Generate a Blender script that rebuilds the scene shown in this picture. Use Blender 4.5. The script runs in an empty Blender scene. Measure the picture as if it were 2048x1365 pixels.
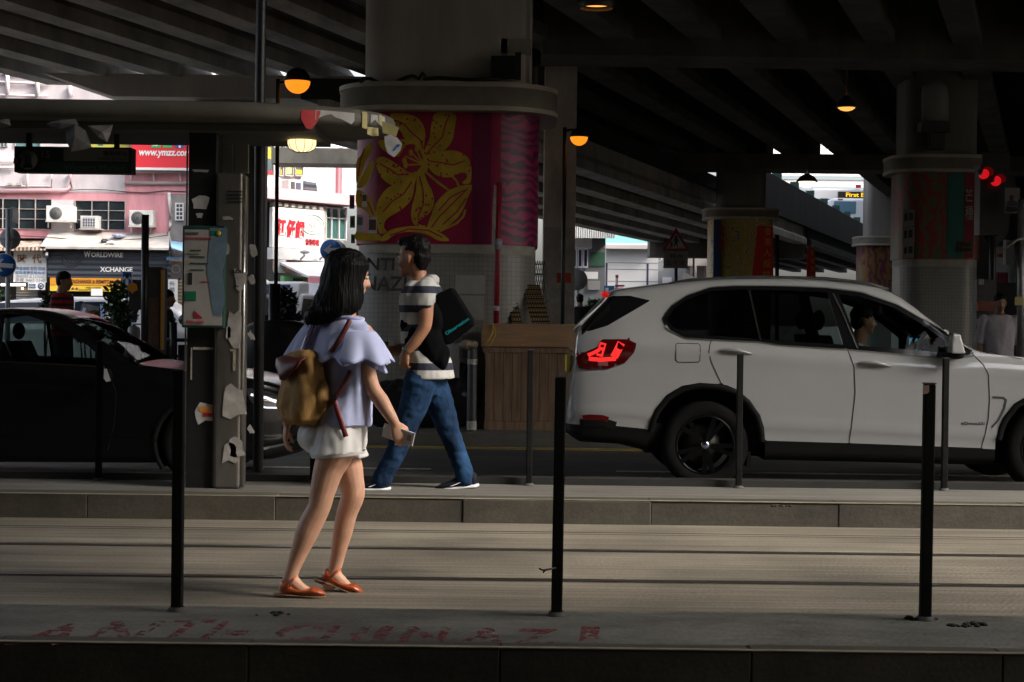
import bpy, bmesh, math, random
from mathutils import Vector, Matrix, noise
from mathutils.geometry import tessellate_polygon
R = math.radians
random.seed(7)
SC = bpy.context.scene
COL = SC.collection
# ------------------------------------------------------------------ camera
F = 3400.0
PITCH, ROLL, HC = R(0.716), R(0.70), 1.30
CAMR = Matrix.Rotation(R(90) - PITCH, 3, 'X') @ Matrix.Rotation(ROLL, 3, 'Z')
def W(px, py, Y):
    """world point on the vertical plane at depth Y seen at photograph pixel (px, py)"""
    d = CAMR @ Vector(((px - 1024) / F, (682.5 - py) / F, -1))
    k = Y / d.y
    return Vector((d.x * k, Y, HC + d.z * k))
def G(px, py, z):
    d = CAMR @ Vector(((px - 1024) / F, (682.5 - py) / F, -1))
    k = (z - HC) / d.z
    return Vector((d.x * k, d.y * k, z))
def S(Y): return F / Y
cd = bpy.data.cameras.new('camera'); cam = bpy.data.objects.new('camera', cd); COL.objects.link(cam)
cd.sensor_width = 36; cd.lens = 36 * F / 2048; cd.clip_end = 3000; cd.clip_start = 0.05
cam.matrix_world = Matrix.Translation((0, 0, HC)) @ CAMR.to_4x4()
SC.camera = cam
# ------------------------------------------------------------------ materials
MATS = {}
def mat(name, col, rough=.7, metal=0., var=.0, scale=3., stretch=(1, 1, 1), bump=0., bscale=30., spec=.5, alpha=1., trans=0., coat=0., emit=None, es=0., col2=None, ior=1.45, detail=6, sheen=0.):
    if name in MATS: return MATS[name]
    m = bpy.data.materials.new(name); m.use_nodes = True; MATS[name] = m
    nt = m.node_tree; b = nt.nodes['Principled BSDF']; L = nt.links
    c = (*col, 1)
    b.inputs['Base Color'].default_value = c
    b.inputs['Roughness'].default_value = rough; b.inputs['Metallic'].default_value = metal
    b.inputs['Specular IOR Level'].default_value = spec
    b.inputs['Transmission Weight'].default_value = trans; b.inputs['Coat Weight'].default_value = coat
    b.inputs['Coat Roughness'].default_value = .04
    b.inputs['IOR'].default_value = ior
    b.inputs['Sheen Weight'].default_value = sheen
    if emit: b.inputs['Emission Color'].default_value = (*emit, 1); b.inputs['Emission Strength'].default_value = es
    if var or bump or col2:
        tc = nt.nodes.new('ShaderNodeTexCoord'); mp = nt.nodes.new('ShaderNodeMapping'); mp.inputs['Scale'].default_value = stretch
        L.new(tc.outputs['Object'], mp.inputs['Vector'])
        if var or col2:
            n = nt.nodes.new('ShaderNodeTexNoise'); n.inputs['Scale'].default_value = scale; n.inputs['Detail'].default_value = detail; n.inputs['Roughness'].default_value = .65
            L.new(mp.outputs['Vector'], n.inputs['Vector'])
            r = nt.nodes.new('ShaderNodeValToRGB'); r.color_ramp.elements[0].position = .32; r.color_ramp.elements[1].position = .68
            lo = tuple(x * (1 - var) for x in col); hi = tuple(min(1, x * (1 + var)) for x in (col2 or col))
            r.color_ramp.elements[0].color = (*lo, 1); r.color_ramp.elements[1].color = (*hi, 1)
            L.new(n.outputs['Fac'], r.inputs['Fac']); L.new(r.outputs['Color'], b.inputs['Base Color'])
        if bump:
            n2 = nt.nodes.new('ShaderNodeTexNoise'); n2.inputs['Scale'].default_value = bscale; n2.inputs['Detail'].default_value = 5
            L.new(mp.outputs['Vector'], n2.inputs['Vector'])
            bp = nt.nodes.new('ShaderNodeBump'); bp.inputs['Strength'].default_value = bump; bp.inputs['Distance'].default_value = .02
            L.new(n2.outputs['Fac'], bp.inputs['Height']); L.new(bp.outputs['Normal'], b.inputs['Normal'])
    return m
def add_wave_bump(m, scale, direction='Z', strength=.4, dist=.02, distortion=0.):
    nt = m.node_tree; b = nt.nodes['Principled BSDF']
    tc = nt.nodes.new('ShaderNodeTexCoord'); w = nt.nodes.new('ShaderNodeTexWave'); w.bands_direction = direction; w.inputs['Scale'].default_value = scale; w.inputs['Distortion'].default_value = distortion
    nt.links.new(tc.outputs['Object'], w.inputs['Vector'])
    bp = nt.nodes.new('ShaderNodeBump'); bp.inputs['Strength'].default_value = strength; bp.inputs['Distance'].default_value = dist
    nt.links.new(w.outputs['Fac'], bp.inputs['Height']); nt.links.new(bp.outputs['Normal'], b.inputs['Normal'])
    return m
def brick_mat(name, c1, c2, mortar, bw, bh, ms=.004, rough=.5, axis='XZ', offset=.5, dirt=.35):
    if name in MATS: return MATS[name]
    m = bpy.data.materials.new(name); m.use_nodes = True; MATS[name] = m
    nt = m.node_tree; b = nt.nodes['Principled BSDF']; L = nt.links; b.inputs['Roughness'].default_value = rough
    tc = nt.nodes.new('ShaderNodeTexCoord'); sp = nt.nodes.new('ShaderNodeSeparateXYZ'); cb = nt.nodes.new('ShaderNodeCombineXYZ')
    L.new(tc.outputs['Object'], sp.inputs[0]); L.new(sp.outputs[axis[0]], cb.inputs['X']); L.new(sp.outputs[axis[1]], cb.inputs['Y'])
    br = nt.nodes.new('ShaderNodeTexBrick'); br.offset = offset; br.inputs['Scale'].default_value = 1
    br.inputs['Brick Width'].default_value = bw; br.inputs['Row Height'].default_value = bh; br.inputs['Mortar Size'].default_value = ms
    br.inputs['Color1'].default_value = (*c1, 1); br.inputs['Color2'].default_value = (*c2, 1); br.inputs['Mortar'].default_value = (*mortar, 1)
    L.new(cb.outputs[0], br.inputs['Vector'])
    n = nt.nodes.new('ShaderNodeTexNoise'); n.inputs['Scale'].default_value = 2.2; n.inputs['Detail'].default_value = 8
    L.new(tc.outputs['Object'], n.inputs['Vector'])
    mx = nt.nodes.new('ShaderNodeMix'); mx.data_type = 'RGBA'; mx.blend_type = 'MULTIPLY'; mx.inputs[0].default_value = dirt
    L.new(br.outputs['Color'], mx.inputs[6]); L.new(n.outputs['Fac'], mx.inputs[7]); L.new(mx.outputs[2], b.inputs['Base Color'])
    bp = nt.nodes.new('ShaderNodeBump'); bp.inputs['Strength'].default_value = .3; bp.inputs['Distance'].default_value = .004; bp.invert = True
    L.new(br.outputs['Fac'], bp.inputs['Height']); L.new(bp.outputs['Normal'], b.inputs['Normal'])
    return m
# ------------------------------------------------------------------ mesh builder
class MB:
    def __init__(self): self.v = []; self.f = []; self.s = []
    def add(self, vs, fs, smooth=False):
        o = len(self.v); self.v += [Vector(p) for p in vs]
        for f in fs: self.f.append(tuple(i + o for i in f)); self.s.append(smooth)
        return self
    def box(self, a, b):
        x0, y0, z0 = (min(a[i], b[i]) for i in range(3)); x1, y1, z1 = (max(a[i], b[i]) for i in range(3))
        return self.add([(x0,y0,z0),(x1,y0,z0),(x1,y1,z0),(x0,y1,z0),(x0,y0,z1),(x1,y0,z1),(x1,y1,z1),(x0,y1,z1)],
            [(0,3,2,1),(4,5,6,7),(0,1,5,4),(1,2,6,5),(2,3,7,6),(3,0,4,7)])
    def hexa(self, bot, top):
        return self.add(list(bot) + list(top), [(0,3,2,1),(4,5,6,7),(0,1,5,4),(1,2,6,5),(2,3,7,6),(3,0,4,7)])
    def bar(self, p, q, w, h, up=(0, 0, 1)):
        p, q = Vector(p), Vector(q); d = (q - p).normalized(); up = Vector(up)
        s = d.cross(up)
        if s.length < 1e-4: s = d.cross(Vector((1, 0, 0)))
        s.normalize(); u = s.cross(d).normalized(); s *= w / 2; u *= h / 2
        return self.hexa([p - s - u, p + s - u, q + s - u, q - s - u], [p - s + u, p + s + u, q + s + u, q - s + u])
    def tube(self, pts, rad, n=10, caps=True, smooth=True, flat=1., up=(0, 0, 1), dome=False):
        pts = [Vector(p) for p in pts]; m = len(pts)
        if not hasattr(rad, '__len__'): rad = [rad] * m
        rad = list(rad)
        if dome:
            e0 = (pts[0] - pts[1]).normalized(); e1 = (pts[-1] - pts[-2]).normalized(); r0, r1 = rad[0], rad[-1]
            A = [(pts[0] + e0 * r0 * math.sin(R(a)), r0 * math.cos(R(a))) for a in (78, 55, 28)]
            B = [(pts[-1] + e1 * r1 * math.sin(R(a)), r1 * math.cos(R(a))) for a in (28, 55, 78)]
            pts = [a[0] for a in A] + pts + [b[0] for b in B]; rad = [a[1] for a in A] + rad + [b[1] for b in B]; m = len(pts)
        vs = []; ref = Vector(up)
        for i, p in enumerate(pts):
            d = (pts[min(i + 1, m - 1)] - pts[max(i - 1, 0)]).normalized()
            s = d.cross(ref)
            if s.length < .05: s = d.cross(Vector((1, 0, 0))) if abs(d.x) < .9 else d.cross(Vector((0, 1, 0)))
            s.normalize(); u = s.cross(d).normalized()
            for k in range(n):
                a = 2 * math.pi * k / n
                vs.append(p + s * (rad[i] * math.cos(a)) + u * (rad[i] * flat * math.sin(a)))
        fs = [(i * n + k, i * n + (k + 1) % n, (i + 1) * n + (k + 1) % n, (i + 1) * n + k) for i in range(m - 1) for k in range(n)]
        if caps: fs += [tuple(range(n))[::-1], tuple((m - 1) * n + k for k in range(n))]
        return self.add(vs, fs, smooth)
    def rings(self, rs, n=24, caps=True, smooth=True):
        """rs: list of (centre, axisA, axisB) elliptical rings"""
        vs = []
        for c, A, B in rs:
            c, A, B = Vector(c), Vector(A), Vector(B)
            for k in range(n):
                a = 2 * math.pi * k / n; vs.append(c + A * math.cos(a) + B * math.sin(a))
        m = len(rs)
        fs = [(i * n + k, i * n + (k + 1) % n, (i + 1) * n + (k + 1) % n, (i + 1) * n + k) for i in range(m - 1) for k in range(n)]
        if caps: fs += [tuple(range(n))[::-1], tuple((m - 1) * n + k for k in range(n))]
        return self.add(vs, fs, smooth)
    def lathe(self, prof, c, axis='Z', n=32, smooth=True, caps=False):
        c = Vector(c); vs = []
        for r, h in prof:
            for k in range(n):
                a = 2 * math.pi * k / n; u, w = r * math.cos(a), r * math.sin(a)
                vs.append(c + (Vector((u, w, h)) if axis == 'Z' else Vector((u, h, w)) if axis == 'Y' else Vector((h, u, w))))
        m = len(prof)
        fs = [(i * n + k, i * n + (k + 1) % n, (i + 1) * n + (k + 1) % n, (i + 1) * n + k) for i in range(m - 1) for k in range(n)]
        if caps: fs += [tuple(range(n))[::-1], tuple((m - 1) * n + k for k in range(n))]
        return self.add(vs, fs, smooth)
    def ball(self, c, r, n=16, m=10, rot=None):
        if not hasattr(r, '__len__'): r = (r, r, r)
        c = Vector(c); vs = []
        for i in range(m + 1):
            t = math.pi * (i + .0) / m
            for k in range(n):
                a = 2 * math.pi * k / n; st = max(math.sin(t), .02)
                p = Vector((r[0] * st * math.cos(a), r[1] * st * math.sin(a), r[2] * math.cos(t)))
                vs.append(c + (rot @ p if rot else p))
        fs = [(i * n + k, (i + 1) * n + k, (i + 1) * n + (k + 1) % n, i * n + (k + 1) % n) for i in range(m) for k in range(n)]
        fs += [tuple(range(n)), tuple(m * n + k for k in range(n))[::-1]]
        return self.add(vs, fs, True)
    def prism(self, poly, o, u, v, t):
        """2-D polygon in the plane o + x*u + y*v, extruded by vector t"""
        o, u, v, t = Vector(o), Vector(u), Vector(v), Vector(t); n = len(poly)
        P = [o + u * x + v * y for x, y in poly]
        tri = tessellate_polygon([[Vector((x, y, 0)) for x, y in poly]])
        fs = [tuple(a) for a in tri] + [tuple(i + n for i in a) for a in tri] + [(i, (i + 1) % n, (i + 1) % n + n, i + n) for i in range(n)]
        return self.add(P + [p + t for p in P], fs)
    def quad(self, a, b, c, d): return self.add([a, b, c, d], [(0, 1, 2, 3)])
def wloc(o):
    L = Vector((0, 0, 0))
    while o is not None: L += o.location; o = o.parent
    return L
def part(name, mb, m, parent=None, fix=True):
    me = bpy.data.meshes.new(name)
    if isinstance(mb, MB):
        off = wloc(parent)
        me.from_pydata([v - off for v in mb.v], [], mb.f)
        me.polygons.foreach_set('use_smooth', mb.s)
        if fix:
            bm = bmesh.new(); bm.from_mesh(me); bmesh.ops.recalc_face_normals(bm, faces=bm.faces); bm.to_mesh(me); bm.free()
    else:
        me = mb; off = wloc(parent); me.transform(Matrix.Translation(-off)); me.name = name
    me.materials.clear(); me.materials.append(m)
    o = bpy.data.objects.new(name, me); COL.objects.link(o)
    if parent: o.parent = parent
    return o
def islands(name, mb, m, parent=None):
    """one object per connected piece of the mesh"""
    P = list(range(len(mb.v)))
    def find(i):
        while P[i] != i: P[i] = P[P[i]]; i = P[i]
        return i
    for f in mb.f:
        for a in f[1:]: P[find(a)] = find(f[0])
    gr = {}
    for f, s in zip(mb.f, mb.s): gr.setdefault(find(f[0]), []).append((f, s))
    out = []
    for fs in gr.values():
        ids = sorted({i for f, _ in fs for i in f}); mp = {i: k for k, i in enumerate(ids)}; q = MB()
        q.v = [mb.v[i] for i in ids]; q.f = [tuple(mp[i] for i in f) for f, _ in fs]; q.s = [s for _, s in fs]
        out.append(part(name, q, m, parent))
    return out
def tag(o, label, cat, group=None):
    o['label'] = label; o['category'] = cat
    if group: o['group'] = group
    return o
def thing(name, label, cat, loc=(0, 0, 0), group=None):
    o = bpy.data.objects.new(name, None); COL.objects.link(o); o.location = loc; o.empty_display_size = .1
    return tag(o, label, cat, group)
def struct(name, mb, m, kind='structure'):
    o = part(name, mb, m); o['kind'] = kind; return o
def copy_tree(o, parent=None):
    c = o.copy(); COL.objects.link(c); c.parent = parent
    for ch in list(o.children): copy_tree(ch, c)
    return c
def bevel(o, w=.01, seg=2, ang=35):
    md = o.modifiers.new('bevel', 'BEVEL'); md.width = w; md.segments = seg; md.limit_method = 'ANGLE'; md.angle_limit = R(ang)
    return o
def evaluated(o):
    dg = bpy.context.evaluated_depsgraph_get()
    return bpy.data.meshes.new_from_object(o.evaluated_get(dg))
def remesh(mb, voxel=.006, smooth=4, factor=.5):
    o = part('tmp', mb, mat('skin', (.5, .3, .2)))
    r = o.modifiers.new('r', 'REMESH'); r.mode = 'VOXEL'; r.voxel_size = voxel; r.use_smooth_shade = True
    if smooth: s = o.modifiers.new('s', 'SMOOTH'); s.iterations = smooth; s.factor = factor
    me = evaluated(o); old = o.data; bpy.data.objects.remove(o); bpy.data.meshes.remove(old)
    for p in me.polygons: p.use_smooth = True
    return me
def displace(me, fn):
    ns = [v.normal.copy() for v in me.vertices]
    for v, n in zip(me.vertices, ns): v.co += n * fn(v.co)
    return me
FC = bpy.data.curves.new('txt', 'FONT'); FO = bpy.data.objects.new('txt', FC)
FC.resolution_u = 3; FC.extrude = 0.02
def text_mb(body, o, w, h, u=(1, 0, 0), v=(0, 0, 1), n=(0, -1, 0), thick=.004, bold=0., slant=0., keep=False):
    """letters fitted into w x h (metres) with the lower left corner at o"""
    if FO.name not in COL.objects: COL.objects.link(FO)
    FC.body = body; FC.offset = bold; FC.align_x = 'LEFT'
    bpy.context.view_layer.update()
    me = evaluated(FO); vs = [x.co.copy() for x in me.vertices]; fs = [tuple(p.vertices) for p in me.polygons]; bpy.data.meshes.remove(me)
    COL.objects.unlink(FO)
    mb = MB()
    if not vs: return mb
    x0, x1 = min(p.x for p in vs), max(p.x for p in vs); y0, y1 = min(p.y for p in vs), max(p.y for p in vs)
    o, u, v, n = Vector(o), Vector(u), Vector(v), Vector(n)
    sx = w / max(x1 - x0, 1e-4); sy = h / max(y1 - y0, 1e-4)
    if keep: sx = sy = min(sx, sy)
    out = []
    for p in vs:
        yy = (p.y - y0) * sy; xx = (p.x - x0) * sx + slant * yy
        out.append(o + u * xx + v * yy + n * (thick * (.5 + p.z / .04)))
    mb.add(out, fs); return mb
def join(*ms):
    r = MB()
    for m in ms: r.add(m.v, m.f); r.s[-len(m.f):] = m.s if m.f else []
    return r
def rect(px0, py0, px1, py1, Y, t=.05):
    """box whose front face stands at depth Y over that photograph rectangle"""
    c = W((px0 + px1) / 2, (py0 + py1) / 2, Y); w = (px1 - px0) / S(Y) / 2; h = (py1 - py0) / S(Y) / 2
    return MB().box((c.x - w, Y, c.z - h), (c.x + w, Y + t, c.z + h))
def ptext(body, px0, py0, px1, py1, Y, **k):
    a = W((px0 + px1) / 2, (py0 + py1) / 2, Y); w = (px1 - px0) / S(Y); h = (py1 - py0) / S(Y)
    return text_mb(body, (a.x - w / 2, Y, a.z - h / 2), w, h, **k)
def leaf_cloud(rng, centres, n, size, flat=.5):
    mb = MB()
    for _ in range(n):
        c, r = rng.choice(centres)
        while True:
            d = Vector((rng.uniform(-1, 1), rng.uniform(-1, 1), rng.uniform(-1, 1)))
            if d.length < 1: break
        p = Vector(c) + Vector((d.x * r[0], d.y * r[1], d.z * r[2]))
        a = Vector((rng.gauss(0, 1), rng.gauss(0, 1), rng.gauss(.2, .7))).normalized(); b = a.cross(Vector((rng.gauss(0, 1), rng.gauss(0, 1), rng.gauss(0, 1)))).normalized()
        l = size * rng.uniform(.6, 1.3); w = l * flat * .5
        mid = p + a * l * .5
        mb.add([p, mid + b * w + a.cross(b) * l * .06, p + a * l, mid - b * w + a.cross(b) * l * .06], [(0, 1, 2), (0, 2, 3)])
    return mb
# ------------------------------------------------------------------ light
wd = bpy.data.worlds.new('World'); SC.world = wd; wd.use_nodes = True
nt = wd.node_tree; bg = nt.nodes['Background']
SUN_EL, SUN_AZ = 38, 114      # azimuth clockwise from +Y
sk = nt.nodes.new('ShaderNodeTexSky'); sk.sky_type = 'NISHITA'; sk.sun_disc = False; sk.sun_elevation = R(SUN_EL); sk.sun_rotation = R(SUN_AZ)
sk.air_density = 1.; sk.dust_density = 6.; sk.ozone_density = 1.
hs = nt.nodes.new('ShaderNodeHueSaturation'); hs.inputs['Saturation'].default_value = .45
nt.links.new(sk.outputs[0], hs.inputs['Color']); nt.links.new(hs.outputs[0], bg.inputs['Color']); bg.inputs['Strength'].default_value = .15
sl = bpy.data.lights.new('sun', 'SUN'); sun = bpy.data.objects.new('sun', sl); COL.objects.link(sun)
sl.energy = 1.1; sl.angle = R(14); sl.color = (1, .93, .82)
sd = Vector((math.sin(R(SUN_AZ)) * math.cos(R(SUN_EL)), math.cos(R(SUN_AZ)) * math.cos(R(SUN_EL)), math.sin(R(SUN_EL))))
sun.rotation_euler = sd.to_track_quat('Z', 'Y').to_euler()
SC.view_settings.view_transform = 'Standard'; SC.view_settings.look = 'None'; SC.view_settings.exposure = 1.75; SC.view_settings.gamma = 1
SC.render.engine = 'CYCLES'; cy = SC.cycles
cy.use_denoising = True; cy.max_bounces = 8; cy.diffuse_bounces = 5; cy.glossy_bounces = 4; cy.transmission_bounces = 8; cy.sample_clamp_indirect = 6; cy.caustics_reflective = False; cy.caustics_refractive = False
try: cy.denoiser = 'OPENIMAGEDENOISE'
except Exception: pass
# ================================================================== SETTING
def ground_mat(name, c1, c2, streak=(.35, 7, 1), brush=0., rough=.75, spots=True, wet=0.):
    m = bpy.data.materials.new(name); m.use_nodes = True; MATS[name] = m
    nt = m.node_tree; b = nt.nodes['Principled BSDF']; L = nt.links; N = nt.nodes.new
    b.inputs['Roughness'].default_value = rough
    tc = N('ShaderNodeTexCoord'); mp = N('ShaderNodeMapping'); mp.inputs['Scale'].default_value = streak
    L.new(tc.outputs['Object'], mp.inputs['Vector'])
    n1 = N('ShaderNodeTexNoise'); n1.inputs['Scale'].default_value = 1.6; n1.inputs['Detail'].default_value = 8; n1.inputs['Roughness'].default_value = .7; L.new(mp.outputs[0], n1.inputs['Vector'])
    n2 = N('ShaderNodeTexNoise'); n2.inputs['Scale'].default_value = .9; n2.inputs['Detail'].default_value = 5; L.new(tc.outputs['Object'], n2.inputs['Vector'])
    n3 = N('ShaderNodeTexNoise'); n3.inputs['Scale'].default_value = 55; n3.inputs['Detail'].default_value = 4; L.new(tc.outputs['Object'], n3.inputs['Vector'])
    a = N('ShaderNodeMath'); a.operation = 'ADD'; L.new(n1.outputs['Fac'], a.inputs[0]); L.new(n2.outputs['Fac'], a.inputs[1])
    a2 = N('ShaderNodeMath'); a2.operation = 'MULTIPLY_ADD'; a2.inputs[1].default_value = .5; L.new(n3.outputs['Fac'], a2.inputs[0]); L.new(a.outputs[0], a2.inputs[2])
    r = N('ShaderNodeValToRGB'); e = r.color_ramp.elements; e[0].position = .98; e[1].position = 1.52
    mr = N('ShaderNodeMath'); mr.operation = 'MULTIPLY'; mr.inputs[1].default_value = .6; L.new(a2.outputs[0], mr.inputs[0])
    e[0].position = .52; e[1].position = .92; e[0].color = (*c1, 1); e[1].color = (*c2, 1)
    L.new(mr.outputs[0], r.inputs['Fac']); col = r.outputs['Color']
    if spots:
        v = N('ShaderNodeTexVoronoi'); v.inputs['Scale'].default_value = 2.4; L.new(tc.outputs['Object'], v.inputs['Vector'])
        rr = N('ShaderNodeValToRGB'); rr.color_ramp.elements[0].position = .02; rr.color_ramp.elements[1].position = .06; rr.color_ramp.elements[0].color = (.45, .45, .45, 1)
        L.new(v.outputs['Distance'], rr.inputs['Fac'])
        mx = N('ShaderNodeMix'); mx.data_type = 'RGBA'; mx.blend_type = 'MULTIPLY'; mx.inputs[0].default_value = .8
        L.new(col, mx.inputs[6]); L.new(rr.outputs['Color'], mx.inputs[7]); col = mx.outputs[2]
    mp3 = N('ShaderNodeMapping'); mp3.inputs['Scale'].default_value = (.12, 16, 1) if streak[0] < .6 else (1.3, 2.2, 1); L.new(tc.outputs['Object'], mp3.inputs['Vector'])
    n4 = N('ShaderNodeTexNoise'); n4.inputs['Scale'].default_value = 1.1; n4.inputs['Detail'].default_value = 7; n4.inputs['Roughness'].default_value = .75; L.new(mp3.outputs[0], n4.inputs['Vector'])
    r4 = N('ShaderNodeValToRGB'); r4.color_ramp.elements[0].position = .36; r4.color_ramp.elements[1].position = .60; r4.color_ramp.elements[0].color = (.42, .40, .38, 1); r4.color_ramp.elements[1].color = (1.0, 1.0, 1.0, 1); L.new(n4.outputs['Fac'], r4.inputs['Fac'])
    mx4 = N('ShaderNodeMix'); mx4.data_type = 'RGBA'; mx4.blend_type = 'MULTIPLY'; mx4.inputs[0].default_value = .85; L.new(col, mx4.inputs[6]); L.new(r4.outputs['Color'], mx4.inputs[7]); col = mx4.outputs[2]
    L.new(col, b.inputs['Base Color'])
    bp = N('ShaderNodeBump'); bp.inputs['Strength'].default_value = .5; bp.inputs['Distance'].default_value = .006; L.new(a2.outputs[0], bp.inputs['Height'])
    if brush:
        mp2 = N('ShaderNodeMapping'); mp2.inputs['Rotation'].default_value = (0, 0, R(28)); L.new(tc.outputs['Object'], mp2.inputs['Vector'])
        w = N('ShaderNodeTexWave'); w.inputs['Scale'].default_value = 9; w.inputs['Distortion'].default_value = 6; w.inputs['Detail'].default_value = 3; w.inputs['Detail Scale'].default_value = 2; L.new(mp2.outputs[0], w.inputs['Vector'])
        b2 = N('ShaderNodeBump'); b2.inputs['Strength'].default_value = brush; b2.inputs['Distance'].default_value = .006; L.new(w.outputs['Fac'], b2.inputs['Height']); L.new(bp.outputs['Normal'], b2.inputs['Normal']); L.new(b2.outputs['Normal'], b.inputs['Normal'])
    else: L.new(bp.outputs['Normal'], b.inputs['Normal'])
    return m
M_tram = ground_mat('tram_concrete', (.045, .039, .030), (.245, .215, .165), streak=(.3, 2.6, 1), brush=.14)
M_island = ground_mat('island_concrete', (.032, .032, .027), (.19, .186, .16), streak=(.8, 1.8, 1), brush=.12)
M_kerb = ground_mat('kerb_stone', (.017, .0145, .011), (.075, .065, .047), streak=(.8, 2, 3), spots=False)
M_asph = ground_mat('asphalt', (.06, .057, .052), (.15, .145, .13), streak=(.3, 3, 1))
M_plat = ground_mat('platform_paving', (.07, .065, .058), (.17, .16, .14), streak=(.5, 3, 1))
M_gutter = mat('gutter', (.012, .012, .011), .6, var=.4, scale=4)
M_white = mat('white_paint', (.62, .62, .6), .5, var=.12, scale=20)
M_line = mat('road_line', (.55, .53, .45), .6, var=.35, scale=14)
M_yline = mat('yellow_line', (.45, .33, .06), .6, var=.4, scale=9)
M_steel = mat('rail_steel', (.16, .145, .13), .35, metal=.9, var=.3, scale=6, stretch=(.2, 4, 4))
M_groove = mat('groove', (.012, .011, .01), .9)
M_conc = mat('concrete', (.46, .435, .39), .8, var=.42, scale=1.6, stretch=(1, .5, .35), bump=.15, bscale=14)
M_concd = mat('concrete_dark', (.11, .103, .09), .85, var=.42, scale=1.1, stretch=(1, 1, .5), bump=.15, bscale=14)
M_shaft = mat('painted_shaft', (.56, .52, .47), .8, var=.2, scale=1.2, stretch=(1, 1, .2)); M_shaft2 = mat('shaded_shaft', (.22, .205, .18), .85, var=.25, scale=1.2, stretch=(1, 1, .2))  # second shaft is a darker copy: shade on the other piers put into colour
M_black = mat('black_metal', (.012, .012, .013), .45, var=.3, scale=8)
M_dk = mat('dark_grey_metal', (.035, .035, .036), .5, var=.25, scale=9)
M_boll = mat('bollard_paint', (.010, .010, .0095), .8, spec=.05, var=.35, scale=12, bump=.1, bscale=60)
M_paper = mat('paper', (.42, .41, .40), .8, var=.18, scale=7)
M_paperd = mat('torn_paper', (.30, .28, .26), .85, var=.35, scale=9)
M_red = mat('red_paint', (.42, .015, .02), .5, var=.2, scale=9)
M_ink = mat('black_ink', (.012, .012, .012), .7)

struct('ground', MB().box((-500, -60, -.6), (500, 900, -.30)), ground_mat('earth', (.06, .06, .055), (.12, .12, .11)))
struct('road', MB().box((-60, -40, -.30), (60, 6.1, -.05)), M_asph)
# near island with its kerb stones, the bollards stand on it
isl = MB().box((-30, 6.20, -.05), (30, 6.9, .12)); struct('island_paving', isl, M_island)
k = MB(); rng = random.Random(3)
x = -8.13
while x < 8:
    k.box((x + .001, 6.07, -.05), (x + .899, 6.196, .123 + rng.uniform(-.002, .002))); x += .9
struct('kerb', k, M_kerb).modifiers.new('bevel', 'BEVEL').width = .005
struct('tram_track_bed', MB().box((-60, 6.9, -.30), (60, 10.86, 0)), M_tram)
rl = MB(); gr = MB()
for Y in (8.49, 9.60):
    rl.box((-60, Y - .045, -.01), (60, Y - .012, .006)); rl.box((-60, Y + .012, -.01), (60, Y + .03, .004)); gr.box((-60, Y - .012, -.01), (60, Y + .012, .0015))
    gr.box((-60, Y - .062, -.01), (60, Y - .045, .0012))
for Y, w in ((10.42, .010), (10.33, .004)): gr.box((-60, Y - w, -.01), (60, Y + w, .001))
struct('rail', rl, M_steel); struct('track_groove', gr, M_groove)
struct('tram_platform', MB().box((-60, 11.08, -.30), (60, 11.86, .15)), M_plat)
k = MB(); x = -12.3
while x < 12:
    k.box((x + .0003, 10.84 + rng.uniform(-.006, .006), -.05), (x + 1.1997, 11.078, .152 + rng.uniform(-.004, .004))); x += 1.2
struct('kerb_wear_edge', MB().box((-12, 10.838, .1535), (12, 10.875, .1565)).box((-8, 6.068, .1245), (8, 6.10, .1275)), mat('worn_edge_highlight', (.22, .20, .14), .6, var=.35, scale=5, stretch=(.6, 1, 1)))  # pale strips: highlight on the worn kerb edges put into the colour
struct('platform_kerb', k, M_kerb).modifiers.new('bevel', 'BEVEL').width = .005
struct('platform_rear_kerb', MB().box((-60, 11.862, -.30), (60, 12.02, .197)), M_gutter)
struct('carriageway', MB().box((-60, 12.03, -.40), (60, 19.0, -.12)), M_asph)
ln = MB()
for a, b in ((-11, -5.2), (-2.6, -.75), (1.0, 5.4), (7, 12)): ln.box((a, 16.0, -.121), (b, 16.09, -.116))
struct('lane_marking', ln, M_line)
struct('yellow_line', MB().box((-40, 18.78, -.121), (40, 18.87, -.116)).box((-40, 18.60, -.121), (40, 18.66, -.116)), M_yline)
struct('median_pavement', MB().box((-60, 19.02, -.40), (60, 28, .02)), M_plat)
struct('far_carriageway', MB().box((-80, 28.01, -.45), (80, 41.5, -.13)), M_asph)
struct('far_pavement', MB().box((-80, 41.52, -.45), (80, 60, .0)), M_plat)
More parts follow.
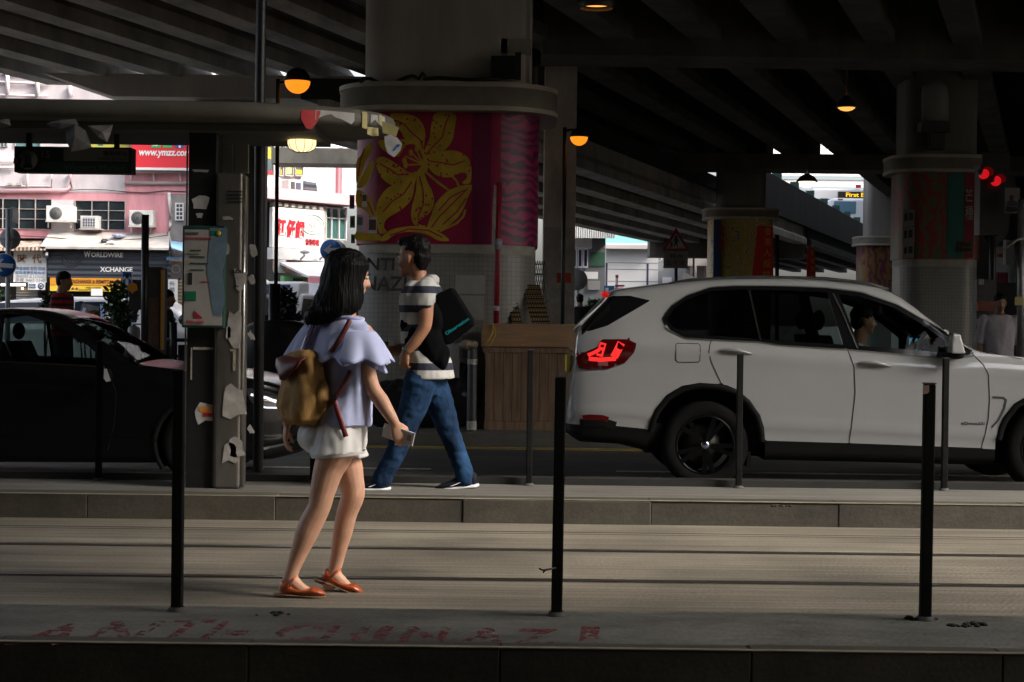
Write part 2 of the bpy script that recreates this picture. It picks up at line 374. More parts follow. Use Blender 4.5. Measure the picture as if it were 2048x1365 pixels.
# red graffiti on the island: painted letters
M_graf = mat('graffiti_red', (.15, .028, .03), .85, var=.35, scale=30)
nt = M_graf.node_tree; b_ = nt.nodes['Principled BSDF']; tc = nt.nodes.new('ShaderNodeTexCoord'); nz = nt.nodes.new('ShaderNodeTexNoise'); nz.inputs['Scale'].default_value = 22; nz.inputs['Detail'].default_value = 6; rr = nt.nodes.new('ShaderNodeValToRGB'); rr.color_ramp.elements[0].position = .45; rr.color_ramp.elements[1].position = .66
nt.links.new(tc.outputs['Object'], nz.inputs['Vector']); nt.links.new(nz.outputs['Fac'], rr.inputs[0]); nt.links.new(rr.outputs[0], b_.inputs['Alpha'])
gb = MB()
for s, x0, x1, y0, y1 in (('A', 8, 128, 1247, 1290), ('N', 150, 262, 1242, 1288), ('T', 285, 372, 1238, 1285), ('I', 384, 402, 1242, 1288), ('-', 440, 486, 1262, 1272), ('C', 532, 622, 1250, 1282), ('H', 634, 716, 1252, 1284), ('I', 740, 766, 1252, 1282), ('N', 794, 884, 1254, 1286), ('A', 914, 1008, 1252, 1290), ('Z', 1020, 1108, 1258, 1290), ('I', 1158, 1196, 1254, 1286)):
    a, b, c = G(x0, y1, .121), G(x1, y1, .121), G(x0, y0, .121)
    c2 = G((x0 + x1) / 2, y0, .121)
    v = Vector((0, 1, 0)); h = (c2.y - a.y)
    gb.add(*(lambda t: (t.v, t.f))(text_mb(s, (a.x, a.y, .1205), b.x - a.x, h, u=(1, 0, 0), v=(.03, 1, 0), n=(0, 0, 1), thick=.0012, bold=.02, slant=.04)))
o = struct('graffiti_lettering', gb, M_graf)
SLOT0, SLOT1 = 5.9, 30
# ------------------------------------------------------------------ flyovers
D = Vector((.316, 1, 0)); Dn = D.normalized(); Px = Vector((Dn.y, -Dn.x, 0))
def gpt(o, Y, z): return Vector((o + .316 * Y, Y, z))
def girders(root, offs, Y0, Y1, zb, zt, m, w=.44):
    for o in offs:
        y1 = Y1(o) if callable(Y1) else Y1
        mb = MB()
        for (wa, wb, za, zc) in ((w, w, zb, zb + .2), (w, .2, zb + .2, zb + .34), (.2, .2, zb + .34, zt)):
            A = gpt(o, Y0, 0); B = gpt(o, y1, 0)
            q = lambda P, hw, z: [Vector((P.x - hw / 2, P.y, z)), Vector((P.x + hw / 2, P.y, z))]
            a, b = q(A, wa, za), q(B, wa, za); c, d = q(A, wb, zc), q(B, wb, zc)
            mb.hexa([a[0], a[1], b[1], b[0]], [c[0], c[1], d[1], d[0]])
        part('girder', mb, m, root)
def slab(o0, o1, Y0, Y1, z0, z1):
    a, b, c, d = gpt(o0, Y0, 0), gpt(o1, Y0, 0), gpt(o1, Y1, 0), gpt(o0, Y1, 0)
    up = lambda z: [Vector((p.x, p.y, z)) for p in (a, b, c, d)]
    return MB().hexa(up(z0), up(z1))
fly = thing('flyover', 'wide concrete road flyover on rows of girders overhead, carried by the tall round piers', 'flyover', (0, 21, 0))
offs = [-18.2 + 1.3 * i for i in range(26)]
girders(fly, [o for o in offs if o >= -9.5], 13, lambda o: 47 if o < -6.2 else 100, 5.5, 6.3, M_concd)  # right girders and crossbeam in darker concrete: shade put into the colour
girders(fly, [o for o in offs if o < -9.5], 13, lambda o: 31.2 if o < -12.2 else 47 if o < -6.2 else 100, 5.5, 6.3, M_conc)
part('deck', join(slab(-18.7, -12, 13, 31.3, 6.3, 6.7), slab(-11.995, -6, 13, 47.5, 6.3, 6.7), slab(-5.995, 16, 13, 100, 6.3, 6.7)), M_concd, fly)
part('deck', MB().box((-60, -60, 6.9), (60, 4.4, 7.3)).box((-10.5, 4.4, 6.9), (SLOT0, 13.2, 7.3)).box((SLOT0, 9.6, 6.72), (60, 13.3, 7.25)).box((SLOT1, 4.42, 6.92), (60, 9.58, 7.3)), M_concd, fly)  # unseen deck pieces added overhead; the gap between them steers the light
part('sun_blocker', slab(-6.0, -5.8, 16, 100, 6.7, 13), M_concd, fly)  # unseen wall added to keep sun off the ramp parapet
cb = MB(); a = W(85, 157, 30); b0 = W(225, 193, 30); b1 = W(700, 199, 30)
cb.prism([(a.x, a.z + .1), (b0.x, b0.z), (b1.x + 3, b0.z), (b1.x + 3, a.z + .1)], (0, 30, 0), (1, 0, 0), (0, 0, 1), (0, 1.1, 0))
part('crossbeam', cb, M_shaft, fly)  # paler than the girders: sky light on this beam put into its colour
part('crossbeam', MB().box((.4, 25.5, 5.28), (15, 26.7, 6.29)), M_concd, fly)
part('crossbeam', MB().box((-6, 42, 5.1), (18, 43.2, 5.48)), M_concd, fly)
fly2 = thing('flyover_ramp', 'lower flyover ramp with a solid parapet wall sloping away beside the patterned piers', 'flyover', (0, 45, 0))
girders(fly2, [-14.9, -13.55], 38, 64.5, 4.3, 4.95, M_conc, .5); girders(fly2, [-12.2, -10.85, -9.5], 28.5, 64.5, 4.3, 4.95, M_conc, .5)
M_ramp_shade = mat('shaded_concrete', (.03, .029, .026), .9, var=.35, scale=1.2, stretch=(1, 1, .4))  # near-black ramp concrete: shade under the flyover put into the colour
part('deck', join(slab(-15.3, -12.6, 38, 100, 4.95, 5.3), slab(-12.595, -9.2, 28.5, 100, 4.95, 5.3)), M_ramp_shade, fly2)
girders(fly2, [-14.9 + 1.35 * i for i in range(5)], 65.7, 100, 4.3, 4.95, M_ramp_shade, .5)
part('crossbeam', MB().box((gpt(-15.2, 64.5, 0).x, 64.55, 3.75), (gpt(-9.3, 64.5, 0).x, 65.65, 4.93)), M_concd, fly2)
part('parapet', join(slab(-9.45, -9.2, 48.5, 100, 5.3, 6.2)), M_ramp_shade, fly2)
for Y in range(50, 84, 4): part('parapet_block', MB().box((gpt(-9.2, Y, 0).x - .3, Y, 6.2), (gpt(-9.2, Y, 0).x, Y + .3, 6.45)), mat('teal_block', (.03, .09, .08), .6), fly2)
# ramp abutment that closes the right end
ab = thing('abutment_wall', 'dark concrete abutment wall with an opening far behind the pier on the far right', 'wall', (20, 60, 0))
p0 = W(1775, 640, 58).x; p1 = W(1990, 640, 58).x; p2 = W(2032, 640, 58).x
part('wall_face', MB().box((p0, 58, -.3), (p1, 59, 7)).box((p2, 58, -.3), (p2 + 40, 59, 7)).box((p1 + .002, 58.02, -.3), (p2 - .002, 59, W(2010, 566, 58).z)).box((p1 + .002, 58.02, W(2010, 492, 58).z), (p2 - .002, 59, 7)), M_concd, ab)
# ------------------------------------------------------------------ piers
def stadium(cx, cyy, a, b, r, n=9):
    P = []
    for (sx, sy, a0) in ((1, -1, -90), (1, 1, 0), (-1, 1, 90), (-1, -1, 180)):
        for i in range(n + 1):
            t = R(a0 + 90 * i / n); P.append((cx + sx * (a - r) + r * math.cos(t), cyy + sy * (b - r) + r * math.sin(t)))
    return P
def wall_band(P, z0, z1, caps=True, smooth=True):
    mb = MB(); n = len(P)
    mb.add([(x, y, z0) for x, y in P] + [(x, y, z1) for x, y in P], [(i, (i + 1) % n, n + (i + 1) % n, n + i) for i in range(n)], smooth)
    if caps: mb.add([(x, y, z0) for x, y in P], [tuple(range(n))[::-1]]); mb.add([(x, y, z1) for x, y in P], [tuple(range(n))])
    return mb
M_ring = mat('ring_metal', (.22, .20, .165), .5, var=.12, scale=5); add_wave_bump(M_ring, 28, 'Z', .6, .006)
M_ringe = mat('ring_edge', (.42, .38, .30), .5, var=.1, scale=7)
M_tile = brick_mat('pier_tile', (.30, .29, .265), (.27, .26, .24), (.19, .18, .165), .056, .056, .0035, .35, 'XZ', 0)
M_trim = mat('base_trim', (.34, .32, .27), .5, var=.2, scale=5)
def pier(name, label, cx, yf, a, b, r, zb0, zb1, zc1, zr1, ztop, sw, mclad, ringover=.21):
    cyy = yf + b
    t = thing(name, label, 'pier', (cx, cyy, .02))
    part('tiled_base', wall_band(stadium(cx, cyy, a - .03, b - .03, r), -.1, zb0), M_tile, t)
    part('base_trim', wall_band(stadium(cx, cyy, a - .06 + .03, b - .03 + .02, r), zb0, zb1), M_trim, t)
    cl = part('painted_panel', wall_band(stadium(cx, cyy, a, b, r), zb1, zc1, False), mclad, t)
    rp = stadium(cx, cyy, a + ringover, b + ringover, r + ringover)
    rg = part('collar', wall_band(rp, zc1 + .03, zr1 - .03), M_ring, t)
    rp2 = stadium(cx, cyy, a + ringover + .012, b + ringover + .012, r + ringover)
    part('collar_rim', join(wall_band(rp2, zc1, zc1 + .055), wall_band(rp2, zr1 - .055, zr1)), M_ringe, rg)
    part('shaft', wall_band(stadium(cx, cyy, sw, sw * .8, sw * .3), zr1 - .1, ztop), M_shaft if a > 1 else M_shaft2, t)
    return t, cl
M_crim = mat('crimson_panel', (.29, .009, .05), .45, var=.15, scale=3)
M_yel = mat('mural_yellow', (.44, .30, .025), .5, var=.25, scale=5)
M_veins = mat('mural_vein', (.34, .012, .05), .5)
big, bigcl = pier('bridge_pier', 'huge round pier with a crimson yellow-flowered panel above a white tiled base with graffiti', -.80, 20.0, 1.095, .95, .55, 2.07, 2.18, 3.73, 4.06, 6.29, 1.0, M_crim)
def fl(cx, cy): 
    p = W(640 + cx / 3.592, 130 + cy / 3.592, 19.997); return (p.x, p.z)
petals = [
 [(510,350),(640,355),(720,400),(755,480),(750,560),(735,640),(690,590),(630,590),(590,620),(560,660),(500,640),(440,600),(420,545),(480,540),(560,540),(600,520),(560,450),(520,400)],
 [(835,345),(970,345),(968,450),(950,540),(910,600),(860,630),(780,640),(745,650),(760,590),(790,520),(800,430)],
 [(745,660),(775,640),(850,625),(950,615),(1030,640),(1080,700),(1088,790),(1075,850),(1020,850),(1055,815),(1050,780),(1010,775),(960,800),(900,810),(830,790),(780,740)],
 [(745,770),(770,840),(810,920),(818,1000),(790,1060),(740,1100),(700,1130),(720,1150),(760,1160),(740,1172),(680,1150),(655,1090),(665,1000),(690,900),(700,780)],
 [(695,780),(680,860),(660,960),(600,1030),(520,1080),(470,1120),(460,1170),(480,1200),(430,1212),(410,1150),(400,1060),(420,970),(480,890),(560,850),(640,800)],
 [(400,690),(440,660),(500,680),(560,720),(640,770),(700,760),(650,800),(580,850),(520,865),(460,830),(420,770)],
 [(690,580),(740,600),(775,680),(770,760),(720,790),(660,790),(700,760),(735,710),(735,650)],
 [(1090,865),(1060,960),(1010,1070),(930,1150),(840,1190),(770,1180),(800,1080),(830,1000),(900,920),(980,880)],
 [(430,1262),(500,1190),(640,1160),(780,1170),(870,1210),(930,1262),(850,1262),(760,1215),(640,1200),(540,1220),(480,1262)],
 [(340,572),(372,568),(362,640),(330,690),(300,790),(262,850),(262,700),(300,640)],
 [(370,690),(388,730),(345,840),(300,885),(262,880),(300,800)],
 [(262,905),(300,905),(360,960),(398,1060),(390,1110),(330,1050),(262,1010)],
 [(262,1195),(300,1205),(420,1218),(425,1262),(262,1262)]]
yl = MB()
for i, p in enumerate(petals):
    q = [fl(*c) for c in p]
    # Catmull smoothing of the outline
    n = len(q); qq = []
    for j in range(n):
        a, b_, c, d = q[j - 1], q[j], q[(j + 1) % n], q[(j + 2) % n]
        for t in (0, .33, .66):
            qq.append(tuple(.5 * (2 * b_[e] + (c[e] - a[e]) * t + (2 * a[e] - 5 * b_[e] + 4 * c[e] - d[e]) * t * t + (3 * b_[e] - a[e] - 3 * c[e] + d[e]) * t ** 3) for e in (0, 1)))
    yl.prism(qq, (0, 19.9985 - .0004 * i, 0), (1, 0, 0), (0, 0, 1), (0, -.003, 0))
def stroke(mb, pts, w, y=19.994, t=.002):
    P = [Vector((fl(*p)[0], y, fl(*p)[1])) for p in pts]
    for a, b_ in zip(P, P[1:]): mb.bar(a, b_, t, w, up=(b_ - a).cross(Vector((0, 1, 0))))
for s in ([(760,770),(840,840),(925,900)], [(950,800),(985,840),(1000,885)], [(1045,1040),(1030,1090),(980,1140),(860,1195)], [(735,715),(620,720)], [(735,715),(612,655)], [(735,710),(650,625)], [(735,700),(690,605)]): stroke(yl, s, .026)
for c in ((615, 722), (606, 690), (652, 630), (695, 605)): 
    p = fl(*c); yl.ball((p[0], 19.994, p[1]), (.03, .004, .045), 10, 6)
part('flower_motif', yl, M_yel, bigcl)
vn = MB()
p = fl(655, 672); vn.prism([(p[0] + .125 * math.cos(t * .314), p[1] + .17 * math.sin(t * .314)) for t in range(20)], (0, 19.9925, 0), (1, 0, 0), (0, 0, 1), (0, -.001, 0))
vn2 = MB()
for s in ([(735,715),(620,720)], [(735,715),(612,655)], [(735,710),(650,625)], [(735,700),(690,605)]): stroke(vn2, s, .018, 19.990)
for c in ((615, 722), (606, 690), (652, 630), (695, 605)):
    p = fl(*c); vn2.ball((p[0], 19.9895, p[1]), (.026, .003, .04), 10, 6)
part('flower_stamen', vn2, M_yel, bigcl)
for s in ([(550,400),(610,430),(650,480),(720,540),(742,600)], [(930,360),(900,430),(880,520),(800,600),(760,650)], [(780,690),(880,705),(960,720),(1040,690)], [(715,800),(740,900),(745,1000),(700,1100)], [(660,840),(600,930),(520,980),(450,1060)], [(430,710),(500,750),(560,790),(640,790)], [(1060,890),(960,990),(860,1090),(800,1170)], [(1040,900),(940,950),(850,1050)], [(1050,960),(980,1060),(880,1150)], [(320,600),(290,690),(275,800)], [(290,930),(350,1000),(385,1080)], [(500,1225),(640,1180),(780,1190),(880,1240)]): stroke(vn, s, .016, 19.990)
rng = random.Random(5)
for poly in petals[:6]:
    xs = [c[0] for c in poly]; ys = [c[1] for c in poly]
    for _ in range(26):
        x, y = rng.uniform(min(xs), max(xs)), rng.uniform(min(ys), max(ys))
        ins = False
        for (ax, ay), (bx, by) in zip(poly, poly[1:] + poly[:1]):
            if (ay > y) != (by > y) and x < (bx - ax) * (y - ay) / (by - ay) + ax: ins = not ins
        if ins:
            p = fl(x, y); vn.ball((p[0], 19.9905, p[1]), (.012, .003, .014), 6, 4)
part('flower_vein', vn, M_veins, bigcl)
# magenta swirl panel wrapped round the right hand curve of the big pier
M_swirl = bpy.data.materials.new('swirl_panel'); M_swirl.use_nodes = True
nt = M_swirl.node_tree; b = nt.nodes['Principled BSDF']; b.inputs['Roughness'].default_value = .4
tc = nt.nodes.new('ShaderNodeTexCoord'); wv = nt.nodes.new('ShaderNodeTexWave'); wv.wave_type = 'RINGS'; wv.rings_direction = 'SPHERICAL'; wv.inputs['Scale'].default_value = 3.2; wv.inputs['Distortion'].default_value = 9; wv.inputs['Detail'].default_value = 2; wv.inputs['Detail Scale'].default_value = 1.1
rp = nt.nodes.new('ShaderNodeValToRGB'); e = rp.color_ramp.elements; e[0].position = .35; e[1].position = .6; e[0].color = (.06, .004, .034, 1); e[1].color = (.33, .009, .09, 1)
nt.links.new(tc.outputs['Object'], wv.inputs['Vector']); nt.links.new(wv.outputs['Fac'], rp.inputs['Fac']); nt.links.new(rp.outputs['Color'], b.inputs['Base Color'])
P = [p for p in stadium(-.8, 20.95, 1.098, .953, .553) if p[0] > -.25]
P.sort(key=lambda p: math.atan2(p[1] - 20.95, p[0] + .8))
mb = MB(); n = len(P)
mb.add([(x, y, 2.185) for x, y in P] + [(x, y, 3.728) for x, y in P], [(i, i + 1, n + i + 1, n + i) for i in range(n - 1)], True)
part('swirl_panel', mb, M_swirl, bigcl)
part('panel_stripe', MB().box((W(945, 400, 20).x, 19.992, 2.184), (-.27, 19.9975, 3.729)), mat('maroon_stripe', (.14, .008, .045), .5), bigcl)
gm = MB()
for s, bx in (('ANTI -', (706, 516, 812, 541)), ('CHINAZI', (660, 552, 812, 582))):
    gm = join(gm, ptext(s, *bx, 20.03, bold=.02, thick=.002, slant=.05))
part('graffiti', gm, mat('faded_black_paint', (.055, .053, .05), .8, var=.4, scale=18), big)
part('stencil', join(ptext('光復香港', 922, 606, 956, 616, 20.03, thick=.003, bold=.01), ptext('時代革命', 922, 621, 956, 631, 20.03, thick=.003, bold=.01), rect(921, 617.5, 941, 618.6, 20.027, .006)), M_ink, big)
part('notice', join(*[rect(*q, 20.024, .008) for q in ((911, 551, 970, 588), (913, 592, 968, 640))]), mat('faded_notice', (.36, .35, .32), .7, var=.08, scale=9), big)
cbm = MB().tube([W(722, 164, 19.78), W(728, 158, 19.9), W(742, 158, 19.9), W(760, 167, 19.9), W(790, 166, 19.9), W(812, 155, 19.9), W(826, 152, 19.9), W(838, 158, 19.9), W(846, 146, 19.9), (W(850, 152, 19.9)), W(846, 158, 19.9), W(880, 156, 19.9), W(940, 160, 19.9), W(1000, 158, 19.9)], .022, 8)
tag(part('cable', cbm, M_black), 'thick black cable looping along the top of the big pier collar', 'cable')
fx = thing('floodlight', 'black box floodlight clamped on the shaft above the big pier collar', 'floodlight', W(1015, 130, 20.0))
part('housing', rect(982, 112, 1030, 152, 19.9, .3), M_black, fx); part('bracket', rect(1030, 105, 1042, 158, 20.0, .1), M_dk, fx)
dp = thing('downpipe', 'pale square downpipe with collar box beside the shaft of the big pier', 'pipe', W(1040, 160, 20.2))
part('pipe', rect(1040, -40, 1060, 165, 20.25, .12), M_shaft, dp); part('pipe_box', rect(1002, 78, 1062, 107, 20.15, .2), M_conc, dp); part('elbow', rect(1003, 40, 1036, 78, 20.2, .2), M_shaft, dp)
def panel_mat(name, cs, scale=4):
    m = bpy.data.materials.new(name); m.use_nodes = True; nt = m.node_tree; b = nt.nodes['Principled BSDF']; b.inputs['Roughness'].default_value = .45
    tc = nt.nodes.new('ShaderNodeTexCoord'); w = nt.nodes.new('ShaderNodeTexWave'); w.inputs['Scale'].default_value = scale * .35; w.inputs['Distortion'].default_value = 14; w.inputs['Detail'].default_value = 3; w.inputs['Detail Scale'].default_value = 1.4
    r = nt.nodes.new('ShaderNodeValToRGB'); r.color_ramp.interpolation = 'CONSTANT'
    for i, c in enumerate(cs):
        e = r.color_ramp.elements[i] if i < 2 else r.color_ramp.elements.new(i / len(cs))
        e.position = i / len(cs); e.color = (*c, 1)
    nt.links.new(tc.outputs['Object'], w.inputs['Vector']); nt.links.new(w.outputs['Fac'], r.inputs['Fac']); nt.links.new(r.outputs['Color'], b.inputs['Base Color']); MATS[name] = m
    return m
rc = W(1886, 500, 29)
rp_, rpc = pier('bridge_pier', 'pier on the right wrapped in a dark red patterned panel with a teal stripe', rc.x, 29, .70, .6, .35, 2.3, 2.42, 3.9, 4.2, 6.29, .62, panel_mat('red_pattern', [(.20, .016, .014), (.15, .065, .014), (.24, .02, .022), (.065, .10, .03)], 5), .14)
part('teal_stripe', rect(1895, 347, 1928, 516, 28.99, .012), mat('teal_stripe', (.01, .12, .105), .5), rpc)
part('lettering', join(ptext('芒', 1930, 378, 1946, 403, 28.985, thick=.01), ptext('種', 1930, 412, 1946, 440, 28.985, thick=.01)), M_paper, rpc)
part('red_stripe', rect(1929, 347, 1948, 516, 28.99, .01), mat('red_stripe', (.24, .01, .03), .5), rpc)
mc = W(1487, 500, 43)
mp_, mpc = pier('bridge_pier', 'distant pier with a blue and ochre floral panel behind the roof of the white car', mc.x, 43, .80, .7, .4, 2.0, 2.1, 3.92, 4.2, 6.29, .60, panel_mat('ochre_pattern', [(.55, .38, .05), (.03, .15, .36), (.62, .45, .05), (.42, .33, .06)], 4), .14)
part('blue_edge', rect(1427, 440, 1441, 560, 42.95, .2), mat('blue_edge', (.02, .06, .15), .5), mpc)
part('lettering', join(ptext('荷', 1437, 452, 1449, 475, 42.93, thick=.01), ptext('塘', 1437, 478, 1449, 500, 42.93, thick=.01)), M_red, mpc)
fc = W(1775, 500, 55)
fp_, fpc = pier('bridge_pier', 'farthest pier with purple and ochre panel, partly hidden by the pier on the right', fc.x, 55, .80, .7, .4, 1.8, 1.9, 3.85, 4.15, 6.29, .60, panel_mat('purple_pattern', [(.2, .12, .03), (.16, .09, .02), (.14, .02, .06)], 4), .14)
lp = W(451, 200, 30.2)
tag(part('bridge_pier', wall_band(stadium(lp.x, 30.9, .6, .55, .15), -.1, 5.1), M_concd), 'plain square concrete pier standing behind the tram shelter post', 'pier')
cp = thing('bridge_pier', 'bare concrete pier with posters and thin pipes beside the big flowered pier', 'pier', W(1117, 690, 27.5))
part('shaft', MB().box((W(1087, 500, 27).x, 27.2, 0), (W(1151, 500, 27).x, 28.0, 5.4)), M_conc, cp)
part('render_patch', MB().box((W(1088, 500, 27).x, 27.19, 0), (W(1150, 500, 27).x, 27.199, W(1117, 455, 27.2).z)), mat('pale_render', (.30, .29, .26), .8, var=.3, scale=3), cp)
for i, px in enumerate((1062, 1073)): part('pipe', MB().tube([(W(px, 0, 26.9).x, 26.9, .1), (W(px, 0, 26.9).x, 26.9, 5.3)], .035, 10), M_trim, cp)
part('poster', rect(1114, 546, 1142, 566, 27.17, .012), mat('orange_red_poster', (.35, .035, .02), .6), cp)
part('poster', join(*[rect(*q, 27.17, .012) for q in ((1122, 580, 1146, 610), (1090, 600, 1108, 640))]), M_paperd, cp)
# ================================================================== STREET FURNITURE
# --- bollards on the near island
def bollard(px0, py0, px1, py1, Y, label, w=.044, grp='square black posts on the near island', z0=.12):
    b = W(px1, py1, Y); t = W(px0, py0, Y)
    lean = (t.x - b.x) * .35
    r = thing('bollard', label, 'bollard', (b.x, Y, z0), grp)
    h = w / 2; z1 = t.z
    mb = MB().hexa([(b.x - h, Y - h, z0 - .02), (b.x + h, Y - h, z0 - .02), (b.x + h, Y + h, z0 - .02), (b.x - h, Y + h, z0 - .02)],
                   [(b.x - h + lean, Y - h, z1), (b.x + h + lean, Y - h, z1), (b.x + h + lean, Y + h, z1), (b.x - h + lean, Y + h, z1)])
    p = part('post', mb, M_boll, r); bevel(p, .006)
    part('cap', MB().box((b.x - h * 1.04 + lean, Y - h * 1.04, z1), (b.x + h * 1.04 + lean, Y + h * 1.04, z1 + .006)), M_dk, r)
    part('mortar_collar', MB().lathe([(h * 1.9, z0 + .001), (h * 1.5, z0 + .012), (h * 1.3, z0 + .018)], (b.x, Y, 0), n=16), mat('mortar', (.05, .05, .047), .9, var=.4, scale=40), r)
    return r
bollard(358, 742, 354, 1230, 6.78, 'square black post on the near island, left of the woman walking')
bl = bollard(1126, 756, 1113, 1233, 6.78, 'square black post on the near island, below the rear bumper of the white car')
br = bollard(1862, 769, 1850, 1241, 6.78, 'square black post with chipped pink patch on its top, in front of the white car')
p = W(1852, 778, 6.755); part('paint_chip', MB().prism([(-.012, .012), (.012, .014), (.013, -.012), (.004, -.02), (-.011, -.022)], (p.x, 6.756, p.z), (1, 0, 0), (0, 0, 1), (0, -.002, 0)), mat('pink_chip', (.35, .22, .19), .7), br)
p = W(1095, 1139, 6.76); part('twig', MB().tube([W(1112, 1136, 6.755), W(1098, 1139, 6.74), W(1086, 1141, 6.73), W(1078, 1137, 6.73)], .004, 6).tube([W(1092, 1140, 6.735), W(1086, 1146, 6.73)], .003, 5), M_black, bl)
for px, lab in ((201, 'slim black post on the tram platform in front of the black car door'), (630, 'slim black post on the tram platform hidden behind the woman walking'), (1062, 'slim black post on the tram platform in front of the wooden planter'), (1481, 'slim black platform post in front of the rear wheel of the white car'), (1892, 'slim black post on the tram platform below the door mirror of the white car')):
    y = 965 + (px - 1060) * .0195
    bollard(px, y - 264, px - 4, y, 11.80, lab, .042, 'slim posts along the back of the tram platform', .15)
def litter(px, py, z, n, r, seed):
    rng = random.Random(seed); c = G(px, py, z); mb = MB()
    for _ in range(n):
        a = rng.uniform(0, 6.28); d = r * math.sqrt(rng.random()); s = rng.uniform(.006, .018)
        mb.ball((c.x + d * math.cos(a) * 1.6, c.y + d * math.sin(a) * .8, z + s * .3), (s, s * .8, s * .5), 6, 4)
    return mb
o = struct('soil_crumbs', join(litter(1935, 1252, .12, 26, .05, 1), litter(1840, 1240, .12, 20, .04, 2), litter(540, 1230, .12, 6, .05, 3), litter(1560, 1013, .15, 12, .05, 4)), mat('soil', (.02, .018, .015), .95)); o['kind'] = 'stuff'
# --- tram shelter: canopy, double post, cabinet
Yc = 11.45
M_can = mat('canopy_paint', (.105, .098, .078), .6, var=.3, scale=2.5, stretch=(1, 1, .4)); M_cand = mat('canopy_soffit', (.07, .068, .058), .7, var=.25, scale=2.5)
sh = thing('tram_shelter', 'tram stop shelter with long rounded canopy on a cluttered dark post on the platform', 'tram shelter', (W(438, 965, Yc).x, Yc, .15))
zt, zb = W(300, 199, 10.95).z, W(300, 236, 10.95).z
xe = W(788, 240, 11.6).x; half = .78; yc = 10.95 + half
def canopy_out(inset, n=22):
    P = [(-9.0, 10.95 + inset)]
    ax = 1.25
    for i in range(n + 1):
        t = -math.pi / 2 + math.pi * i / n; P.append((xe - ax + (ax - inset) * math.cos(t), yc + (half - inset) * math.sin(t)))
    P.append((-9.0, 10.95 + 2 * half - inset)); return P
roof = MB()
prof = [(.05, zt), (.012, zt - .02), (0, zt - .05), (0, zb + .03), (.02, zb + .006), (.05, zb)]
prev = None; n = len(canopy_out(0)); vs = []; fs = []
for ins, z in prof: vs += [(x, y, z) for x, y in canopy_out(ins)]
for i in range(len(prof) - 1):
    for k in range(n): fs.append((i * n + k, i * n + (k + 1) % n, (i + 1) * n + (k + 1) % n, (i + 1) * n + k))
roof.add(vs, fs, True); roof.add([(x, y, zt) for x, y in canopy_out(.05)], [tuple(range(n))]); roof.add([(x, y, zb) for x, y in canopy_out(.05)], [tuple(range(n))[::-1]])
cano = part('canopy', roof, M_can, sh)
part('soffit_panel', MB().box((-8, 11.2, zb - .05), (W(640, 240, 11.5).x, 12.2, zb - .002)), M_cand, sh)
# torn posters on the canopy edge (follow its curve)
def edge_pt(px, dz, off=.004):
    # point on the curved canopy front for a photograph column
    best = None
    for i in range(200):
        t = -math.pi / 2 + math.pi * .5 * i / 199; P = Vector((xe - 1.25 + (1.25 + off) * math.cos(t), yc + (half + off) * math.sin(t), 0))
        q = CAMR.transposed() @ (Vector((P.x, P.y, zt - dz)) - Vector((0, 0, HC)))
        c = abs(1024 + F * q.x / -q.z - px)
        if best is None or c < best[0]: best = (c, Vector((P.x, P.y, zt - dz)))
    x = W(px, 220, 10.95 - off).x
    if x < xe - 1.25: return Vector((x, 10.95 - off, zt - dz))
    return best[1]
def edge_paper(pxs, top, bot, m, name, lab=None, off=.004):
    mb = MB(); A = [edge_pt(px, d, off) for px, d in zip(pxs, top)]; B = [edge_pt(px, d, off) for px, d in zip(pxs, bot)]; n = len(A)
    mb.add(A + B, [(i, i + 1, n + i + 1, n + i) for i in range(n - 1)])
    return part(name, mb, m, sh)
edge_paper([603, 612, 622, 633, 640], [.04] * 5, [.10, .16, .165, .12, .055], M_red, 'red_poster_remnant')
edge_paper([632, 640, 650, 662, 672, 684, 696, 704, 709], [.035] * 9, [.10, .08, .065, .055, .075, .085, .10, .11, .085], M_paper, 'white_poster_remnant')
edge_paper([742, 750, 757, 764, 770], [.03] * 5, [.09, .06, .085, .1, .09], M_paper, 'white_poster_remnant')
M_note = mat('yellow_note', (.42, .37, .16), .8, var=.1, scale=9)
edge_paper([724, 729, 735], [.02] * 3, [.125, .13, .13], M_note, 'yellow_note', off=.007)
edge_paper([735, 745, 757], [.115] * 3, [.165, .175, .165], M_note, 'yellow_note', off=.008)
edge_paper([758, 761, 764], [.03, .02, .03], [.09, .09, .085], M_note, 'yellow_note', off=.009)
p = W(782, 258, 11.35); part('yellow_note', MB().prism([(-.06, .05), (.055, .01), (.035, -.05), (-.055, -.03)], p, (1, 0, 0), (0, 0, 1), (0, .002, 0)), M_note, sh)
bag = MB(); c = W(785, 292, 11.2)
pl = [(-.055, .06), (-.02, .075), (.03, .055), (.06, .015), (.05, -.03), (.01, -.075), (-.03, -.05), (-.05, 0)]
bag.prism(pl, c, (1, 0, .0), (0, .15, 1), (0, .02, 0)); part('white_bag', bag, M_paper, sh)
part('blue_mark', MB().prism([(.0, -.03), (.03, -.002), (.022, .006), (.05, .012), (.04, -.012), (.034, -.006), (.012, -.035)], c - Vector((0, .004, 0)), (1, 0, 0), (0, .15, 1), (0, .003, 0)), mat('blue_mark', (.03, .12, .4), .6), sh)
